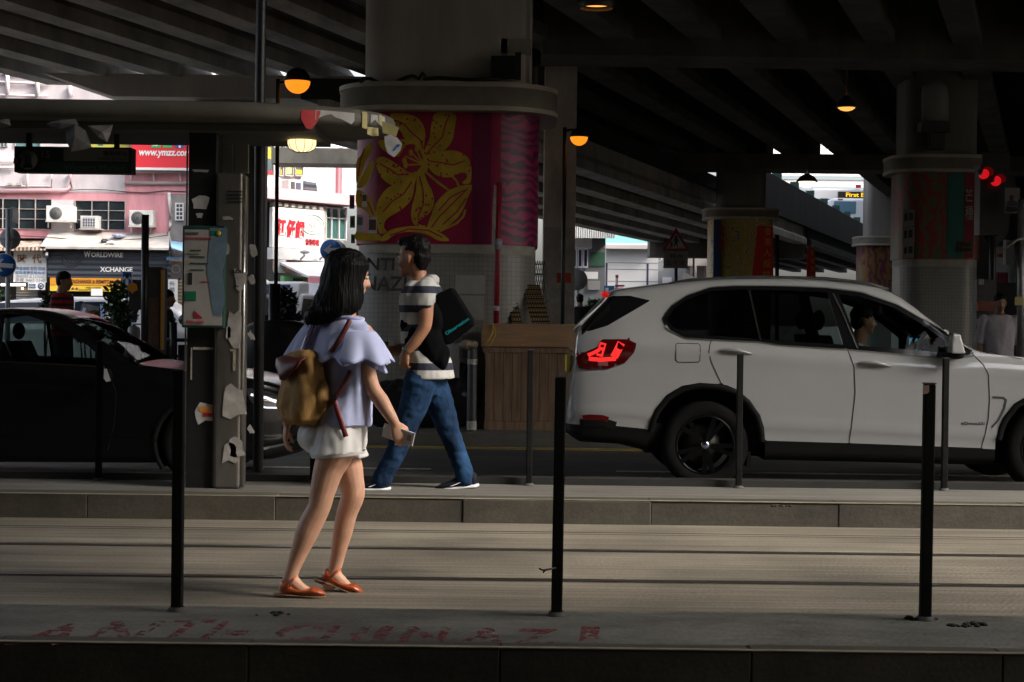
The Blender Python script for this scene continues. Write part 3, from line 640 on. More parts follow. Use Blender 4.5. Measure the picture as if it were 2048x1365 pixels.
# post: dark column and stainless cabinet
M_cab = mat('cabinet_metal', (.12, .11, .098), .42, metal=.55, var=.3, scale=3, stretch=(1, 1, .5))
z1 = W(410, 236, Yc).z
c0, c1, c2 = W(380, 600, Yc).x, W(437, 600, Yc).x, W(498, 600, Yc).x
bevel(part('dark_post', MB().box((c0, Yc - .1, .15), (c1 - .002, Yc + .12, z1)), M_black, sh), .008)
bevel(part('post_bracket', MB().prism([(c0 - .06, z1 + .02), (c1 + .06, z1 + .02), (c1, z1 - .13), (c0, z1 - .13)], (0, Yc - .09, 0), (1, 0, 0), (0, 0, 1), (0, .19, 0)), M_black, sh), .006)
cbz = W(470, 349, Yc).z
cab = part('cabinet', MB().box((c1, Yc - .14, .15), (c2 - .03, Yc + .14, cbz)), M_cab, sh); bevel(cab, .02, 3)
part('cabinet_edge', MB().tube([(c2 - .022, Yc - .11, .16), (c2 - .022, Yc - .11, cbz - .02)], .018, 10), mat('bright_edge', (.30, .285, .26), .3, metal=.9, var=.2, scale=8), cab)
lou = MB()
for i in range(4): 
    q = W(469, 383 + i * 7, Yc - .14); lou.box((q.x - .05, Yc - .146, q.z - .005), (q.x + .05, Yc - .138, q.z + .003))
part('louvre', lou, M_black, cab)
gbx = part('upper_box', join(rect(441, 288, 464, 348, 11.6, .08), rect(470, 288, 496, 346, 11.62, .05)), mat('upper_box', (.17, .165, .145), .6, var=.15, scale=6), sh)
edge = mat('dark_trim_line', (.13, .125, .115), .35, metal=.6)
part('post_trim', MB().box((c0 - .012, Yc - .112, .16), (c0 - .002, Yc - .1, z1 - .2)).box((c1 - .012, Yc - .112, .16), (c1 - .003, Yc - .101, 1.3)), edge, sh)
rng = random.Random(11)
def scrap(px, py, w, h, Y, m, name, seed, parent, ang=0., n=11):
    rg = random.Random(seed); c = W(px, py, Y); mb = MB(); pts = []
    for i in range(n):
        t = 2 * math.pi * i / n; k = rg.uniform(.6, 1.12)
        sx = max(-1, min(1, 1.35 * math.cos(t))); sz = max(-1, min(1, 1.35 * math.sin(t)))
        pts.append((sx * w / S(Y) / 2 * k, sz * h / S(Y) / 2 * k))
    ca, sa = math.cos(ang), math.sin(ang)
    mb.prism(pts, c, (ca, 0, sa), (-sa, 0, ca), (0, .002, 0)); return part(name, mb, m, parent)
for i, q in enumerate(((466, 800, 50, 70, M_paperd), (460, 906, 38, 44, M_paperd), (473, 895, 34, 40, M_paperd), (470, 660, 28, 80, M_paperd), (457, 668, 10, 26, M_paper), (402, 405, 34, 26, M_paper), (399, 432, 14, 10, M_paper), (455, 437, 22, 8, M_paperd), (450, 500, 20, 26, M_paperd), (402, 342, 40, 6, M_paperd), (481, 560, 26, 44, M_paperd))):
    scrap(q[0], q[1], q[2], q[3], Yc - (.146 if q[0] > 437 else .104), q[4], 'poster_scrap', 30 + i, sh)
for i, q in enumerate(((507, 500, 16, 26), (504, 560, 14, 22), (502, 672, 10, 20), (501, 860, 12, 20))): scrap(q[0], q[1], q[2], q[3], Yc - .1, M_paperd, 'poster_scrap', 60 + i, sh, .4)
fly_ = scrap(410, 826, 46, 44, Yc - .105, M_paper, 'flyer', 77, sh, .25)
part('flyer_print', join(rect(398, 814, 428, 824, Yc - .109, .002), ), mat('orange_print', (.55, .22, .03), .6), fly_); part('flyer_band', rect(406, 826, 430, 834, Yc - .109, .002), M_red, fly_)
part('graffiti_smudge', join(ptext('LOL', 466, 540, 486, 547, Yc - .146, bold=.05, thick=.002), rect(468, 571, 478, 575, Yc - .146, .003)), M_ink, cab)
islands('tape_frame', join(rect(386, 695, 437, 700, Yc - .106, .003), rect(381, 696, 384, 760, Yc - .106, .003), rect(460, 699, 470, 703, Yc - .146, .003), rect(466, 700, 471, 742, Yc - .146, .003)), mat('old_tape', (.32, .29, .22), .6, var=.3, scale=30), sh)
# information board
ib = part('information_board', rect(364, 452, 449, 656, Yc - .2, .06), mat('board_green', (.008, .045, .035), .5), sh); bevel(ib, .008)
part('board_sheet', rect(368, 460, 445, 651, Yc - .204, .006), mat('board_sheet', (.27, .255, .235), .6, var=.16, scale=4), ib)
part('map_strip', MB().prism([(0, 0), (.055, 0), (.07, .1), (.06, .3), (.085, .45), (.085, .58), (-.03, .58), (-.035, .45), (-.05, .3), (-.02, .12)], W(427, 632, Yc - .207), (1, 0, 0), (0, 0, 1), (0, .002, 0)), mat('map_blue', (.10, .15, .19), .6, var=.2, scale=9), ib)
part('board_header', join(ptext('電車路線', 371, 464, 397, 470, Yc - .208, thick=.002), *[rect(380, 500 + 13 * i, 380 + 22 + (i * 7) % 15, 503 + 13 * i, Yc - .208, .002) for i in range(4)], rect(370, 508, 398, 509.5, Yc - .208, .002)), mat('board_green_ink', (.03, .06, .05), .6), ib)
part('board_title', join(ptext('堅尼地城總站', 369, 474, 424, 480, Yc - .208, thick=.002), ptext('票價', 372, 641, 408, 648, Yc - .208, thick=.002), rect(402, 563, 420, 565, Yc - .208, .002)), mat('board_red_ink', (.4, .03, .06), .6), ib)
islands('board_logo', join(rect(421, 462, 444, 472, Yc - .209, .003), rect(370, 583, 392, 602, Yc - .209, .003)), mat('logo_green', (.01, .13, .07), .5), ib)
part('board_badge', MB().lathe([(.001, 0), (.017, 0), (.017, .004)], W(437, 467, Yc - .213), 'Y', 16), M_yel, ib)
part('red_triangle', MB().prism([(0, 0), (.06, 0), (0, .052)], W(388, 637, Yc - .208), (1, 0, 0), (0, 0, 1), (0, .002, 0)), mat('deep_red', (.25, .005, .02), .6), ib)
part('board_damage', join(rect(376, 546, 384, 570, Yc - .209, .003)), M_ink, ib)
# hanging sign
hs_ = thing('hanging_sign', 'dark hanging tram stop sign with round emblem below the shelter canopy', 'sign', W(145, 320, 11.5))
bx = part('sign_box', rect(28, 294, 263, 346, 11.45, .14), M_black, hs_); bevel(bx, .006)
part('hanger', join(rect(52, 262, 62, 296, 11.5, .04), rect(228, 262, 237, 296, 11.5, .04)), M_black, hs_)
part('emblem', MB().lathe([(.001, 0), (.066, 0), (.066, .006)], W(55, 320, 11.44), 'Y', 24), mat('emblem_grey', (.11, .105, .09), .7), bx)
part('emblem_tram', join(rect(49, 309, 62, 334, 11.435, .004), rect(46, 330, 65, 336, 11.435, .004)), mat('sign_green', (.006, .03, .02), .6), bx)
part('sign_panel', rect(127, 298, 257, 323, 11.444, .005), mat('sign_cream', (.115, .11, .098), .7, var=.1, scale=4), bx)
part('sign_lettering', join(ptext('電車總站', 206, 302, 254, 312, 11.441, thick=.002), ptext('Central Terminus', 195, 315, 254, 320, 11.441, thick=.002)), M_ink, bx)
part('sign_green_strip', join(rect(84, 326, 255, 344, 11.446, .004)), mat('sign_green2', (.012, .045, .03), .6), bx)
part('sign_lettering', join(ptext('Western Market', 128, 330, 250, 341, 11.444, thick=.001), ptext('15', 84, 302, 100, 316, 11.443, thick=.001)), mat('sign_pale', (.10, .10, .09), .7), bx)
part('red_sticker', rect(27, 317, 42, 328, 11.44, .004), mat('red_sticker', (.12, .006, .01), .7), bx)
# torn papers dangling from the canopy underside
pp = thing('torn_poster', 'crumpled torn posters dangling from the canopy edge above the hanging sign', 'poster', W(150, 265, 10.92))
def crump(pts, name, m, seed):
    rg = random.Random(seed); mb = MB(); P = [W(x, y, 10.93 - rg.uniform(0, .05)) for x, y in pts]
    c = sum(P, Vector()) / len(P) - Vector((0, .03, 0)); mb.add(P + [c], [(i, (i + 1) % len(P), len(P)) for i in range(len(P))]); return part(name, mb, m, pp)
M_pp2 = mat('grey_paper', (.12, .115, .115), .8, var=.3, scale=10)
crump([(130, 255), (150, 248), (172, 262), (184, 296), (142, 304), (132, 280)], 'poster_sheet', M_pp2, 1)
crump([(175, 252), (226, 250), (222, 266), (214, 285), (196, 274)], 'poster_sheet', mat('pale_paper', (.17, .16, .15), .8, var=.2, scale=9), 2)
crump([(92, 248), (118, 240), (150, 238), (158, 250), (120, 258), (98, 252)], 'poster_sheet', M_pp2, 3)
crump([(-8, 240), (18, 238), (22, 252), (-4, 258)], 'poster_sheet', M_pp2, 4)
# canopy lamp
M_glow = mat('lamp_glow_warm', (.9, .75, .4), .5, emit=(1, .74, .34), es=.55)
cl = thing('canopy_lamp', 'round caged lamp glowing pale yellow under the shelter canopy', 'lamp', W(604, 285, 11.75))
c = W(604, 283, 11.75); r = .10
part('lamp_rim', MB().lathe([(r * 1.15, .062), (r * 1.22, .035), (r * 1.25, .02), (r * 1.02, .012), (r * .9, .02)], c, n=28), M_can, cl)
part('lamp_housing', MB().lathe([(.07, .17), (r * 1.0, .16), (r * 1.05, .06)], c, n=24), M_cand, cl)
part('lamp_glass', MB().lathe([(r * .98, .012), (r * .98, -.02), (r * .85, -.05), (r * .5, -.068), (.004, -.072)], c, n=28), M_glow, cl)
cg = MB()
for i in range(10):
    a = 2 * math.pi * i / 10; cg.tube([c + Vector((r * q * math.cos(a), r * q * math.sin(a), z)) for q, z in ((1.02, .012), (1.01, -.022), (.87, -.055), (.5, -.074), (0, -.078))], .0022, 5)
part('lamp_cage', cg, M_dk, cl)
# traction pole, lamp posts
tp = W(517, 100, 12.35)
tag(part('traction_pole', MB().tube([(W(513, 900, 12.35).x, 12.45, -.1), (tp.x, 12.45, 3), (tp.x + .02, 12.45, 6.8)], .038, 12), M_black), 'tall thin black pole rising past the shelter canopy to the flyover', 'pole')
M_lampo = mat('lamp_orange', (.9, .35, .03), .4, emit=(1, .24, .012), es=.42)
def globe_lamp(name, label, px, py, Y, rpx, pole_px, pole_bot, y_arm, thick=.035, es=None):
    c = W(px, py, Y); r = rpx / S(Y)
    t = thing(name, label, 'street lamp', (W(pole_px, pole_bot, Y).x, Y, .02), 'globe street lamps')
    n = 28
    part('globe', MB().lathe([(r * .985 * math.cos(R(a)), r * .985 * math.sin(R(a))) for a in (0, -15, -30, -45, -60, -75, -89)], c, n=n), M_lampo, t)
    part('hood', MB().lathe([(r * math.cos(R(a)), r * math.sin(R(a))) for a in (-3, 0, 15, 30, 45, 60, 75, 89)], c, n=n), M_black, t)
    xp = W(pole_px, (pole_bot + y_arm) / 2, Y).x; za = W(pole_px, y_arm, Y).z
    part('pole', MB().tube([(xp, Y, .02), (xp, Y, za + .05)], thick, 12), M_black, t)
    part('arm', MB().tube([(xp, Y, za), (xp + (c.x - xp) * .5, Y, za + .02), (c.x, Y, za)], thick * .6, 8), M_black, t)
    return t
g1 = globe_lamp('street_lamp', 'orange lit globe street lamp on a slim pole above the shelter canopy', 595, 162, 22, 26, 553, 720, 166, .026)
xp = W(549, 650, 22).x; part('pole_sleeve', MB().tube([(xp - .01, 22, .02), (xp, 22, W(549, 568, 22).z)], .075, 14), M_black, g1)
g2 = globe_lamp('street_lamp', 'small orange lit globe street lamp in front of the bare concrete pier', 1158, 274, 26, 18, 1127, 690, 262, .03)
def dome_lamp(label, px, py, Y, w, hpx, zc, es, col=(1, .40, .08)):
    c = W(px, py, Y); r = w / S(Y) / 2; k = hpx / w * 2
    t = thing('hanging_lamp', label, 'lamp', c, 'dome lamps hung under the flyover')
    part('lamp_shade', MB().lathe([(r * 1.12, -.045 if hpx < 12 else 0), (r * 1.25, .0), (r * 1.2, .03), (r * .9, .11), (r * .4, .17), (.05, .19)], c, n=28), M_dk, t)
    part('lamp_glass', MB().lathe([(r * 1.02, .0), (r * .7, -r * k * .35), (r * .35, -r * k * .5), (.004, -r * k * .52)], c, n=28), mat('lamp_glow_%d' % px, (.9, .6, .2), .4, emit=col, es=es), t)
    part('stem', MB().tube([c + Vector((0, 0, .18)), Vector((c.x, c.y, zc))], .02, 8), M_black, t)
dome_lamp('dome lamp with glowing orange rim right of the big pier shaft, at the top edge', 1193, 9, 18.5, 58, 4, 6.4, .5)
dome_lamp('dome lamp with thin orange glow hanging left of the dark right hand pier', 1693, 216, 27, 34, 12.5, 6.0, .45)
c = W(1614, 366, 40)
dome_lamp('dome lamp with pinkish white glow hanging near the flyover ramp parapet', 1614, 364, 40, 34, 24, 5.6, .7, (1, .66, .45))
# --- planter and things behind it
M_wood = mat('planter_wood', (.19, .12, .075), .6, var=.35, scale=2.5, stretch=(9, 9, .8), bump=.12, bscale=8)
M_wood2 = mat('planter_cap_wood', (.31, .19, .105), .5, var=.25, scale=3, stretch=(.6, 4, 6))
Yp = 19.75
pt = thing('wooden_planter', 'long brown plank planter with thick wooden capping beside the big pier', 'planter', W(1070, 866, Yp))
a, b_ = W(966, 866, Yp), W(1190, 650, Yp)
pk = MB(); x = a.x + .02
while x < b_.x:
    w = .105; pk.box((x, Yp, a.z + .14), (x + w - .006, Yp + .03, b_.z - .34)); x += w
part('planks', pk, M_wood, pt)
part('core', MB().box((a.x + .03, Yp + .032, a.z), (b_.x, Yp + .9, b_.z - .1)), M_groove, pt)
bevel(part('capping', MB().box((a.x - .03, Yp - .06, b_.z - .27), (b_.x + .05, Yp + .05, b_.z)), M_wood2, pt), .012)
part('lower_rail', MB().box((a.x - .01, Yp - .03, b_.z - .335), (b_.x, Yp + .031, b_.z - .275)), M_wood, pt)
part('plinth', MB().box((a.x + .01, Yp - .01, a.z), (b_.x, Yp + .031, a.z + .135)), M_wood, pt)
# leaning woven panels
def woven(label, x0, x1, y0, y1, lean, Y, m):
    t = W(x0, y0, Y + .35); b0, b1 = W(x0 + lean, y1, Y), W(x1 + lean, y1, Y); t0, t1 = W(x0, y0, Y + .3), W(x1, y0, Y + .3)
    r = thing('woven_panel', label, 'panel', b0)
    part('weave', MB().hexa([b0, b1, b1 + Vector((0, .04, 0)), b0 + Vector((0, .04, 0))], [t0, t1, t1 + Vector((0, .04, 0)), t0 + Vector((0, .04, 0))]), m, r)
    fr = MB()
    n = 9
    for i in range(n + 1):
        k = i / n; p, q = b0.lerp(t0, k), b1.lerp(t1, k); fr.bar(p + Vector((0, -.012, 0)), q + Vector((0, -.012, 0)), .02, .012)
    part('batten', fr, M_groove, r)
M_weave = brick_mat('woven_straw', (.30, .21, .10), (.25, .165, .075), (.07, .045, .02), .03, .05, .006, .7, 'XZ', .5)
woven('narrow woven straw panel leaning behind the wooden planter', 1008, 1028, 572, 652, 18, 20.0, M_weave)
woven('wide woven straw panel leaning behind the wooden planter', 1043, 1080, 571, 652, 22, 20.0, M_weave)
wf = thing('wire_fence', 'rusty wire mesh fence top between the big pier and the bare concrete pier', 'fence', W(1045, 650, 21.5))
wm = MB()
for i in range(19):
    x = 1006 + i * 4.6
    for s in (-1, 1): wm.tube([W(x, 650, 21.5), W(x + s * 4.6, 610, 21.5), W(x, 570, 21.5), W(x + s * 4.6, 545, 21.5), W(x, 522, 21.5)], .005, 4)
part('wire_mesh', wm, M_dk, wf); part('fence_rail', MB().tube([W(1004, 548, 21.5), W(1090, 549, 21.5)], .012, 6).tube([W(1004, 528, 21.5), W(1090, 529, 21.5)], .008, 6), M_dk, wf)
rpole = thing('red_pole', 'slim red painted pole wrapped in torn tape in front of the big pier', 'pole', (W(990, 655, 19.72).x, 19.72, .02))
part('shaft', MB().tube([W(991, 700, 19.9), W(994, 560, 19.72), W(999, 366, 19.72)], .034, 12), mat('dark_red_pole', (.30, .012, .03), .45, var=.25, scale=10), rpole)
part('tape_wrap', join(MB().tube([W(992.5, 622, 19.71), W(993, 612, 19.71)], .037, 12), MB().tube([W(996, 500, 19.71), W(997, 488, 19.71), W(998, 478, 19.71)], [.037, .045, .036], 12)), mat('grey_tape', (.35, .33, .38), .6, var=.3, scale=20), rpole)
part('peeling_strip', MB().prism([(-.05, 0), (-.01, .01), (0, .7), (-.03, .72), (-.045, .4)], W(992, 494, 19.68), (1, 0, 0), (0, 0, 1), (0, .01, 0)), M_paperd, rpole)
rb = MB().tube([W(987, 650, 19.66), W(985, 668, 19.64), W(976, 682, 19.64), W(968, 690, 19.64)], .006, 6).tube([W(990, 652, 19.66), W(991, 670, 19.64), W(984, 686, 19.64), W(978, 694, 19.64)], .006, 6)
tag(part('yellow_ribbon', rb, mat('ribbon_yellow', (.55, .40, .03), .6)), 'thin yellow ribbon tied to the red pole over the planter', 'ribbon')
st = thing('sticker', 'tilted yellow sticker with black Chinese lettering on the magenta panel of the big pier', 'sticker', W(1053, 454, 20.3))
q0 = W(1053, 454, 20.28); sp = part('sticker_sheet', MB().prism([(-.085, -.09), (.08, -.06), (.085, .11), (-.08, .08)], q0, (1, .45, 0), (0, 0, 1), (0, .004, 0)), mat('sticker_yellow', (.48, .37, .15), .7), st)
part('sticker_lettering', join(text_mb('光復香港', q0 + Vector((-.07, -.035, .02)), .145, .05, u=(.9, .4, .12), v=(0, 0, 1), thick=.004, bold=.02), text_mb('時代革命', q0 + Vector((-.072, -.036, -.06)), .145, .05, u=(.9, .4, .12), v=(0, 0, 1), thick=.004, bold=.02)), M_ink, sp)
for i, (px, py, w, h) in enumerate(((704, 404, 10, 28), (729, 400, 10, 28), (705, 444, 10, 24), (720, 447, 14, 34), (745, 451, 18, 32), (706, 478, 8, 18))):
    f = thing('flyer', ['small faded flyer at the left rim of the crimson panel', 'small dark photo flyer, upper of those left of the yellow flower', 'small flyer curling at the lower left rim of the crimson panel', 'upright flyer with green print beside the left rim of the crimson panel', 'flyer with purple header nearest the yellow flower', 'ragged paper scrap at the lowest left rim of the crimson panel'][i], 'flyer', W(px, py, 19.96), 'flyers on the crimson panel')
    Yq = 19.985 if px > 712 else 20.13
    part('sheet', rect(px - w / 2, py - h / 2, px + w / 2, py + h / 2, Yq, .004), M_paper, f)
    part('print', rect(px - w * .38, py - h * .36, px + w * .38, py + h * (.1 if i % 2 else .3), Yq - .003, .003), [mat('print_grey', (.12, .12, .16), .7, var=.4, scale=60), mat('print_dark', (.09, .04, .04), .7, var=.4, scale=60), mat('print_green', (.08, .13, .07), .7, var=.4, scale=60)][i % 3], f)
# --- round median bollard and dark railings
def round_post(name, label, px, y0, y1, Y, r, m, grp=None, bands=True):
    b = W(px, y1, Y); t_ = W(px, y0, Y); t = thing(name, label, 'bollard', (b.x, Y, .02), grp)
    part('post', MB().lathe([(r, .0), (r, t_.z - .03), (r * .8, t_.z), (.003, t_.z + .004)], (b.x, Y, 0), n=16), m, t)
    if bands: islands('reflective_band', MB().lathe([(r * 1.03, t_.z - .2), (r * 1.03, t_.z - .14)], (b.x, Y, 0), n=16).lathe([(r * 1.03, .04), (r * 1.03, .14)], (b.x, Y, 0), n=16), mat('band_grey', (.34, .33, .30), .4, var=.2, scale=20), t)
round_post('bollard', 'grey round bollard with pale bands left of the wooden planter', 943, 694, 866, 19.4, .055, M_dk)
round_post('bollard', 'white topped round bollard beside the tall bush, behind the black car', 267, 654, 760, 23.5, .085, mat('bollard_grey', (.25, .25, .24), .5, var=.2, scale=9), None, False)
rag = thing('rag', 'crumpled beige rag on top of the grey round bollard by the planter', 'rag', W(935, 690, 19.38))
mb = MB().ball(W(938, 690, 19.38), (.11, .07, .055), 20, 12); me = remesh(mb, .012, 2); displace(me, lambda c: .03 * noise.noise(c * 14)); part('cloth', me, mat('rag', (.25, .20, .14), .9, var=.3, scale=20), rag)
crt = thing('rubbish_heap', 'dark heap of black bags and grey carton behind the round bollard', 'rubbish heap', W(880, 860, 19.9))
mb = MB().ball(W(915, 790, 20.1), (.32, .22, .42), 20, 12).ball(W(860, 800, 20.0), (.28, .2, .34), 20, 12).ball(W(790, 810, 20.0), (.45, .2, .3), 20, 12)
me = remesh(mb, .03, 3); displace(me, lambda c: .05 * noise.noise(c * 5) + .02 * noise.noise(c * 16)); part('bags', me, mat('black_bag', (.012, .011, .012), .35), crt)
part('carton', rect(890, 688, 918, 756, 19.78, .25), mat('grey_carton', (.16, .16, .17), .7, var=.2, scale=6), crt)
# --- pedestrian warning sign
ps = thing('warning_sign', 'red bordered triangular pedestrian warning sign with distance plate above the white car', 'road sign', (W(1352, 700, 30).x, 30, .02))
def tri(px, top, bot, hw, Y, r=.04):
    A, B, C = W(px, top, Y), W(px + hw, bot, Y), W(px - hw, bot, Y); return [(p.x, p.z) for p in (A, B, C)]
part('border', MB().prism(tri(1352, 456, 502, 28, 30), (0, 30, 0), (1, 0, 0), (0, 0, 1), (0, .02, 0)), mat('sign_red', (.20, .012, .015), .5), ps)
part('face', MB().prism(tri(1352, 467, 497.5, 20, 30), (0, 29.992, 0), (1, 0, 0), (0, 0, 1), (0, .006, 0)), M_paperd, ps)
fg = MB()
for cx, cyy, k in ((1352.5, 483, 1.0), (1343, 490, .55)):
    c = W(cx, cyy, 29.98); u = k / S(30)
    fg.lathe([(.001, 0), (2.6 * u, 0), (2.6 * u, .004)], c + Vector((0, 0, 9 * u)), 'Y', 10)
    fg.prism([(-3 * u, 6 * u), (3 * u, 6 * u), (4.5 * u, -1 * u), (3 * u, -1 * u), (2.2 * u, 2 * u), (2 * u, -3 * u), (4 * u, -11 * u), (2 * u, -11 * u), (0, -4 * u), (-3 * u, -11 * u), (-4.6 * u, -11 * u), (-2 * u, -2 * u), (-2.2 * u, 3 * u), (-4 * u, -.5 * u), (-5 * u, 0)], c, (1, 0, 0), (0, 0, 1), (0, .004, 0))
part('pictogram', fg, M_ink, ps)
bevel(part('distance_plate', rect(1327, 503, 1376, 537, 30, .02), mat('plate_grey', (.17, .17, .16), .6, var=.12, scale=6), ps), .008)
part('plate_lettering', join(ptext('50 m', 1339, 508, 1365, 516, 29.985, thick=.008, bold=.02), ptext('五 十 米', 1333, 520, 1370, 531, 29.985, thick=.008)), M_ink, ps)
part('post', MB().tube([W(1352, 700, 30.05), W(1352, 460, 30.05)], .03, 10), M_dk, ps)
# --- banners on strings
def banner(label, pts, Y, body, s0, s1):
    t = thing('red_banner', label, 'banner', W(*pts[0], Y)); P = [W(x, y, Y) for x, y in pts]
    part('cloth', MB().add([p for p in P] + [p + Vector((0, .02, 0)) for p in P], [(0, 1, 2, 3), (7, 6, 5, 4), (0, 4, 5, 1), (1, 5, 6, 2), (2, 6, 7, 3), (3, 7, 4, 0)]), mat('banner_red', (.48, .025, .012), .7, var=.2, scale=3), t)
    txt = MB(); x0 = pts[0][0]; n = len(body)
    for i, chh in enumerate(body):
        k = (i + .5) / n; ya = pts[0][1] + (pts[3][1] - pts[0][1]) * (i + .15) / n; yb = pts[0][1] + (pts[3][1] - pts[0][1]) * (i + .85) / n
        xa = pts[0][0] + (pts[3][0] - pts[0][0]) * k; xb = pts[1][0] + (pts[2][0] - pts[1][0]) * k; w = xb - xa
        txt = join(txt, ptext(chh, xb - w * .52, ya, xb - w * .12, yb, Y - .004, thick=.006))
    part('lettering', txt, mat('banner_yellow', (.55, .33, .03), .6), t)
    part('cord', join(*[MB().tube([W(*a, Y), W(*b, Y)], .012, 6) for a, b in (s0, s1)]), mat('cord', (.3, .28, .26), .7), t)
banner('broad red banner with yellow lettering hanging beside the blue and ochre pier', [(1515, 452), (1546, 453), (1547, 560), (1503, 560)], 41.5, '香港人反抗', ((1512, 434), (1516, 452)), ((1546, 435), (1545, 453)))
banner('narrow red banner with yellow lettering hanging right of the broad one', [(1614, 498), (1629, 497), (1632, 562), (1613, 562)], 48, '香港加油', ((1611, 484), (1615, 499)), ((1625, 490), (1626, 498)))
tag(part('street_pole', MB().tube([W(1554, 700, 42), W(1554, 470, 42)], .05, 10), M_black), 'plain dark pole standing right of the broad red banner', 'pole')
# --- traffic signal on the right
ts = thing('traffic_light', 'black traffic light showing red at the right edge of the picture', 'traffic light', (W(1982, 700, 25).x, 25, .02))
part('signal_head', rect(1960, 330, 2002, 470, 25, .3), M_black, ts)
M_redl = mat('signal_red', (.8, .02, .02), .4, emit=(1, .012, .02), es=.16)
for i, (px, py) in enumerate(((1969, 348), (1993, 362))):
    c = W(px, py, 24.9); rr = 10 / S(25)
    part('lens', MB().lathe([(.001, -.03), (rr * .7, -.02), (rr, .01), (rr, .06)], c, 'Y', 20), M_redl, ts)
    vis = MB()
    P = [(rr * 1.15 * math.cos(R(a)), rr * 1.15 * math.sin(R(a))) for a in range(-20, 201, 20)]
    n = len(P); vis.add([(c.x + x, c.y - .2 + .05 * (z < 0), c.z + z) for x, z in P] + [(c.x + x, c.y + .07, c.z + z) for x, z in P], [(k, k + 1, n + k + 1, n + k) for k in range(n - 1)], True)
    part('visor', vis, M_black, ts)
part('back_board', MB().prism([(-.2, 1.0), (.2, 1.0), (.24, .4), (.2, -.2), (-.02, -.45), (-.2, -.2)], W(1990, 440, 25.3), (1, 0, 0), (0, 0, 1), (0, .03, 0)), M_black, ts)
part('post', MB().tube([W(1985, 700, 25.2), W(1985, 400, 25.2)], .05, 10), M_black, ts)
rp = thing('steel_post', 'grey steel post with yellow sticker at the right edge, beside the man in white', 'post', (W(2041, 700, 20.8).x, 20.8, .02))
part('tube', MB().tube([W(2041, 760, 20.8), W(2043, 400, 20.8)], .045, 14), mat('galvanised', (.22, .22, .22), .4, metal=.6, var=.2, scale=6), rp)
part('yellow_sticker', rect(2030, 594, 2046, 611, 20.745, .006), M_note, rp)
part('junction_box', rect(2012, 480, 2028, 530, 20.75, .12), M_black, rp)
part('cable', MB().tube([W(2008, 500, 20.7), W(2020, 490, 20.7), W(2035, 480, 20.7), W(2050, 477, 20.7)], .012, 8), M_trim, rp)
po = thing('portrait_poster', 'white poster with the portrait of a figure in a dark jacket at the right edge', 'poster', W(2024, 402, 24.6))
part('sheet', rect(2010, 376, 2040, 427, 24.6, .01), mat('poster_pale', (.22, .21, .20), .7), po)
c = W(2025, 396, 24.59); u = 1 / S(24.6)
part('printed_face', MB().lathe([(.001, 0), (5.5 * u, 0), (5.5 * u, .004)], c, 'Y', 16), mat('poster_face', (.20, .09, .055), .7), po)
part('printed_jacket', MB().prism([(-11 * u, -17 * u), (12 * u, -17 * u), (9 * u, -8 * u), (3 * u, -5 * u), (-3 * u, -5 * u), (-9 * u, -8 * u)], c, (1, 0, 0), (0, 0, 1), (0, .004, 0)), mat('poster_jacket', (.035, .045, .05), .7), po)
part('printed_caption', rect(2012, 414, 2038, 424, 24.592, .004), M_ink, po)
for i, (x0, y0, x1, y1) in enumerate(((1806, 420, 1829, 451), (1805, 454, 1829, 486), (1805, 487, 1828, 517))):
    f = thing('flyer', ['uppermost of three pale flyers down the left side of the red patterned pier', 'middle one of three pale flyers down the left side of the red patterned pier', 'lowest of three pale flyers down the left side of the red patterned pier'][i], 'flyer', W(x0, y0, 28.9), 'flyers on the right pier')
    part('sheet', rect(x0, y0, x1, y1, 28.95, .006), mat('flyer_grey', (.17, .165, .16), .7), f)
    part('print', join(rect(x0 + 3, y0 + 8, x0 + 9, y1 - 9, 28.945, .005), rect(x0 + 12, y0 + 6, x0 + 20, y1 - 10, 28.945, .005)), M_ink, f)
sq = thing('sticker', 'square ochre sticker low on the teal stripe of the right pier', 'sticker', W(1931, 493, 28.95)); part('sheet', rect(1917, 483, 1945, 506, 28.955, .01), mat('ochre_sticker', (.12, .085, .04), .7), sq)
part('lettering', join(ptext('光復香港', 1920, 486, 1942, 493, 28.95, thick=.006), ptext('時代革命', 1920, 496, 1942, 503, 28.95, thick=.006)), M_ink, sq)
ld = thing('box_lantern', 'pale rounded box lantern fixed on the shaft of the right pier', 'lantern', W(1870, 215, 28.8))
part('lantern_body', MB().rings([(W(1870, y, 28.75), (w / S(28.75), 0, 0), (0, .12, 0)) for y, w in ((162, 6), (165, 20), (175, 25), (190, 27), (243, 27))], 16), mat('lantern_grey', (.24, .23, .22), .6), ld); part('lantern_base', rect(1843, 244, 1899, 264, 28.6, .3), M_dk, ld); part('lantern_bracket', rect(1862, 264, 1890, 298, 28.8, .2), M_dk, ld)
tb = thing('litter_bin_cluster', 'low dark boxes and orange red panel behind the man in white', 'boxes', W(1975, 690, 24))
part('orange_panel', rect(1957, 603, 1988, 622, 24, .1), mat('orange_panel', (.20, .05, .03), .7), tb); part('white_panel', rect(1957, 638, 1990, 652, 24.01, .1), mat('dim_white', (.12, .12, .11), .7), tb); part('dark_frame', rect(1953, 560, 1992, 720, 24.12, .2), M_dk, tb); part('white_box', rect(1961, 558, 1968, 570, 24, .1), M_paperd, tb)
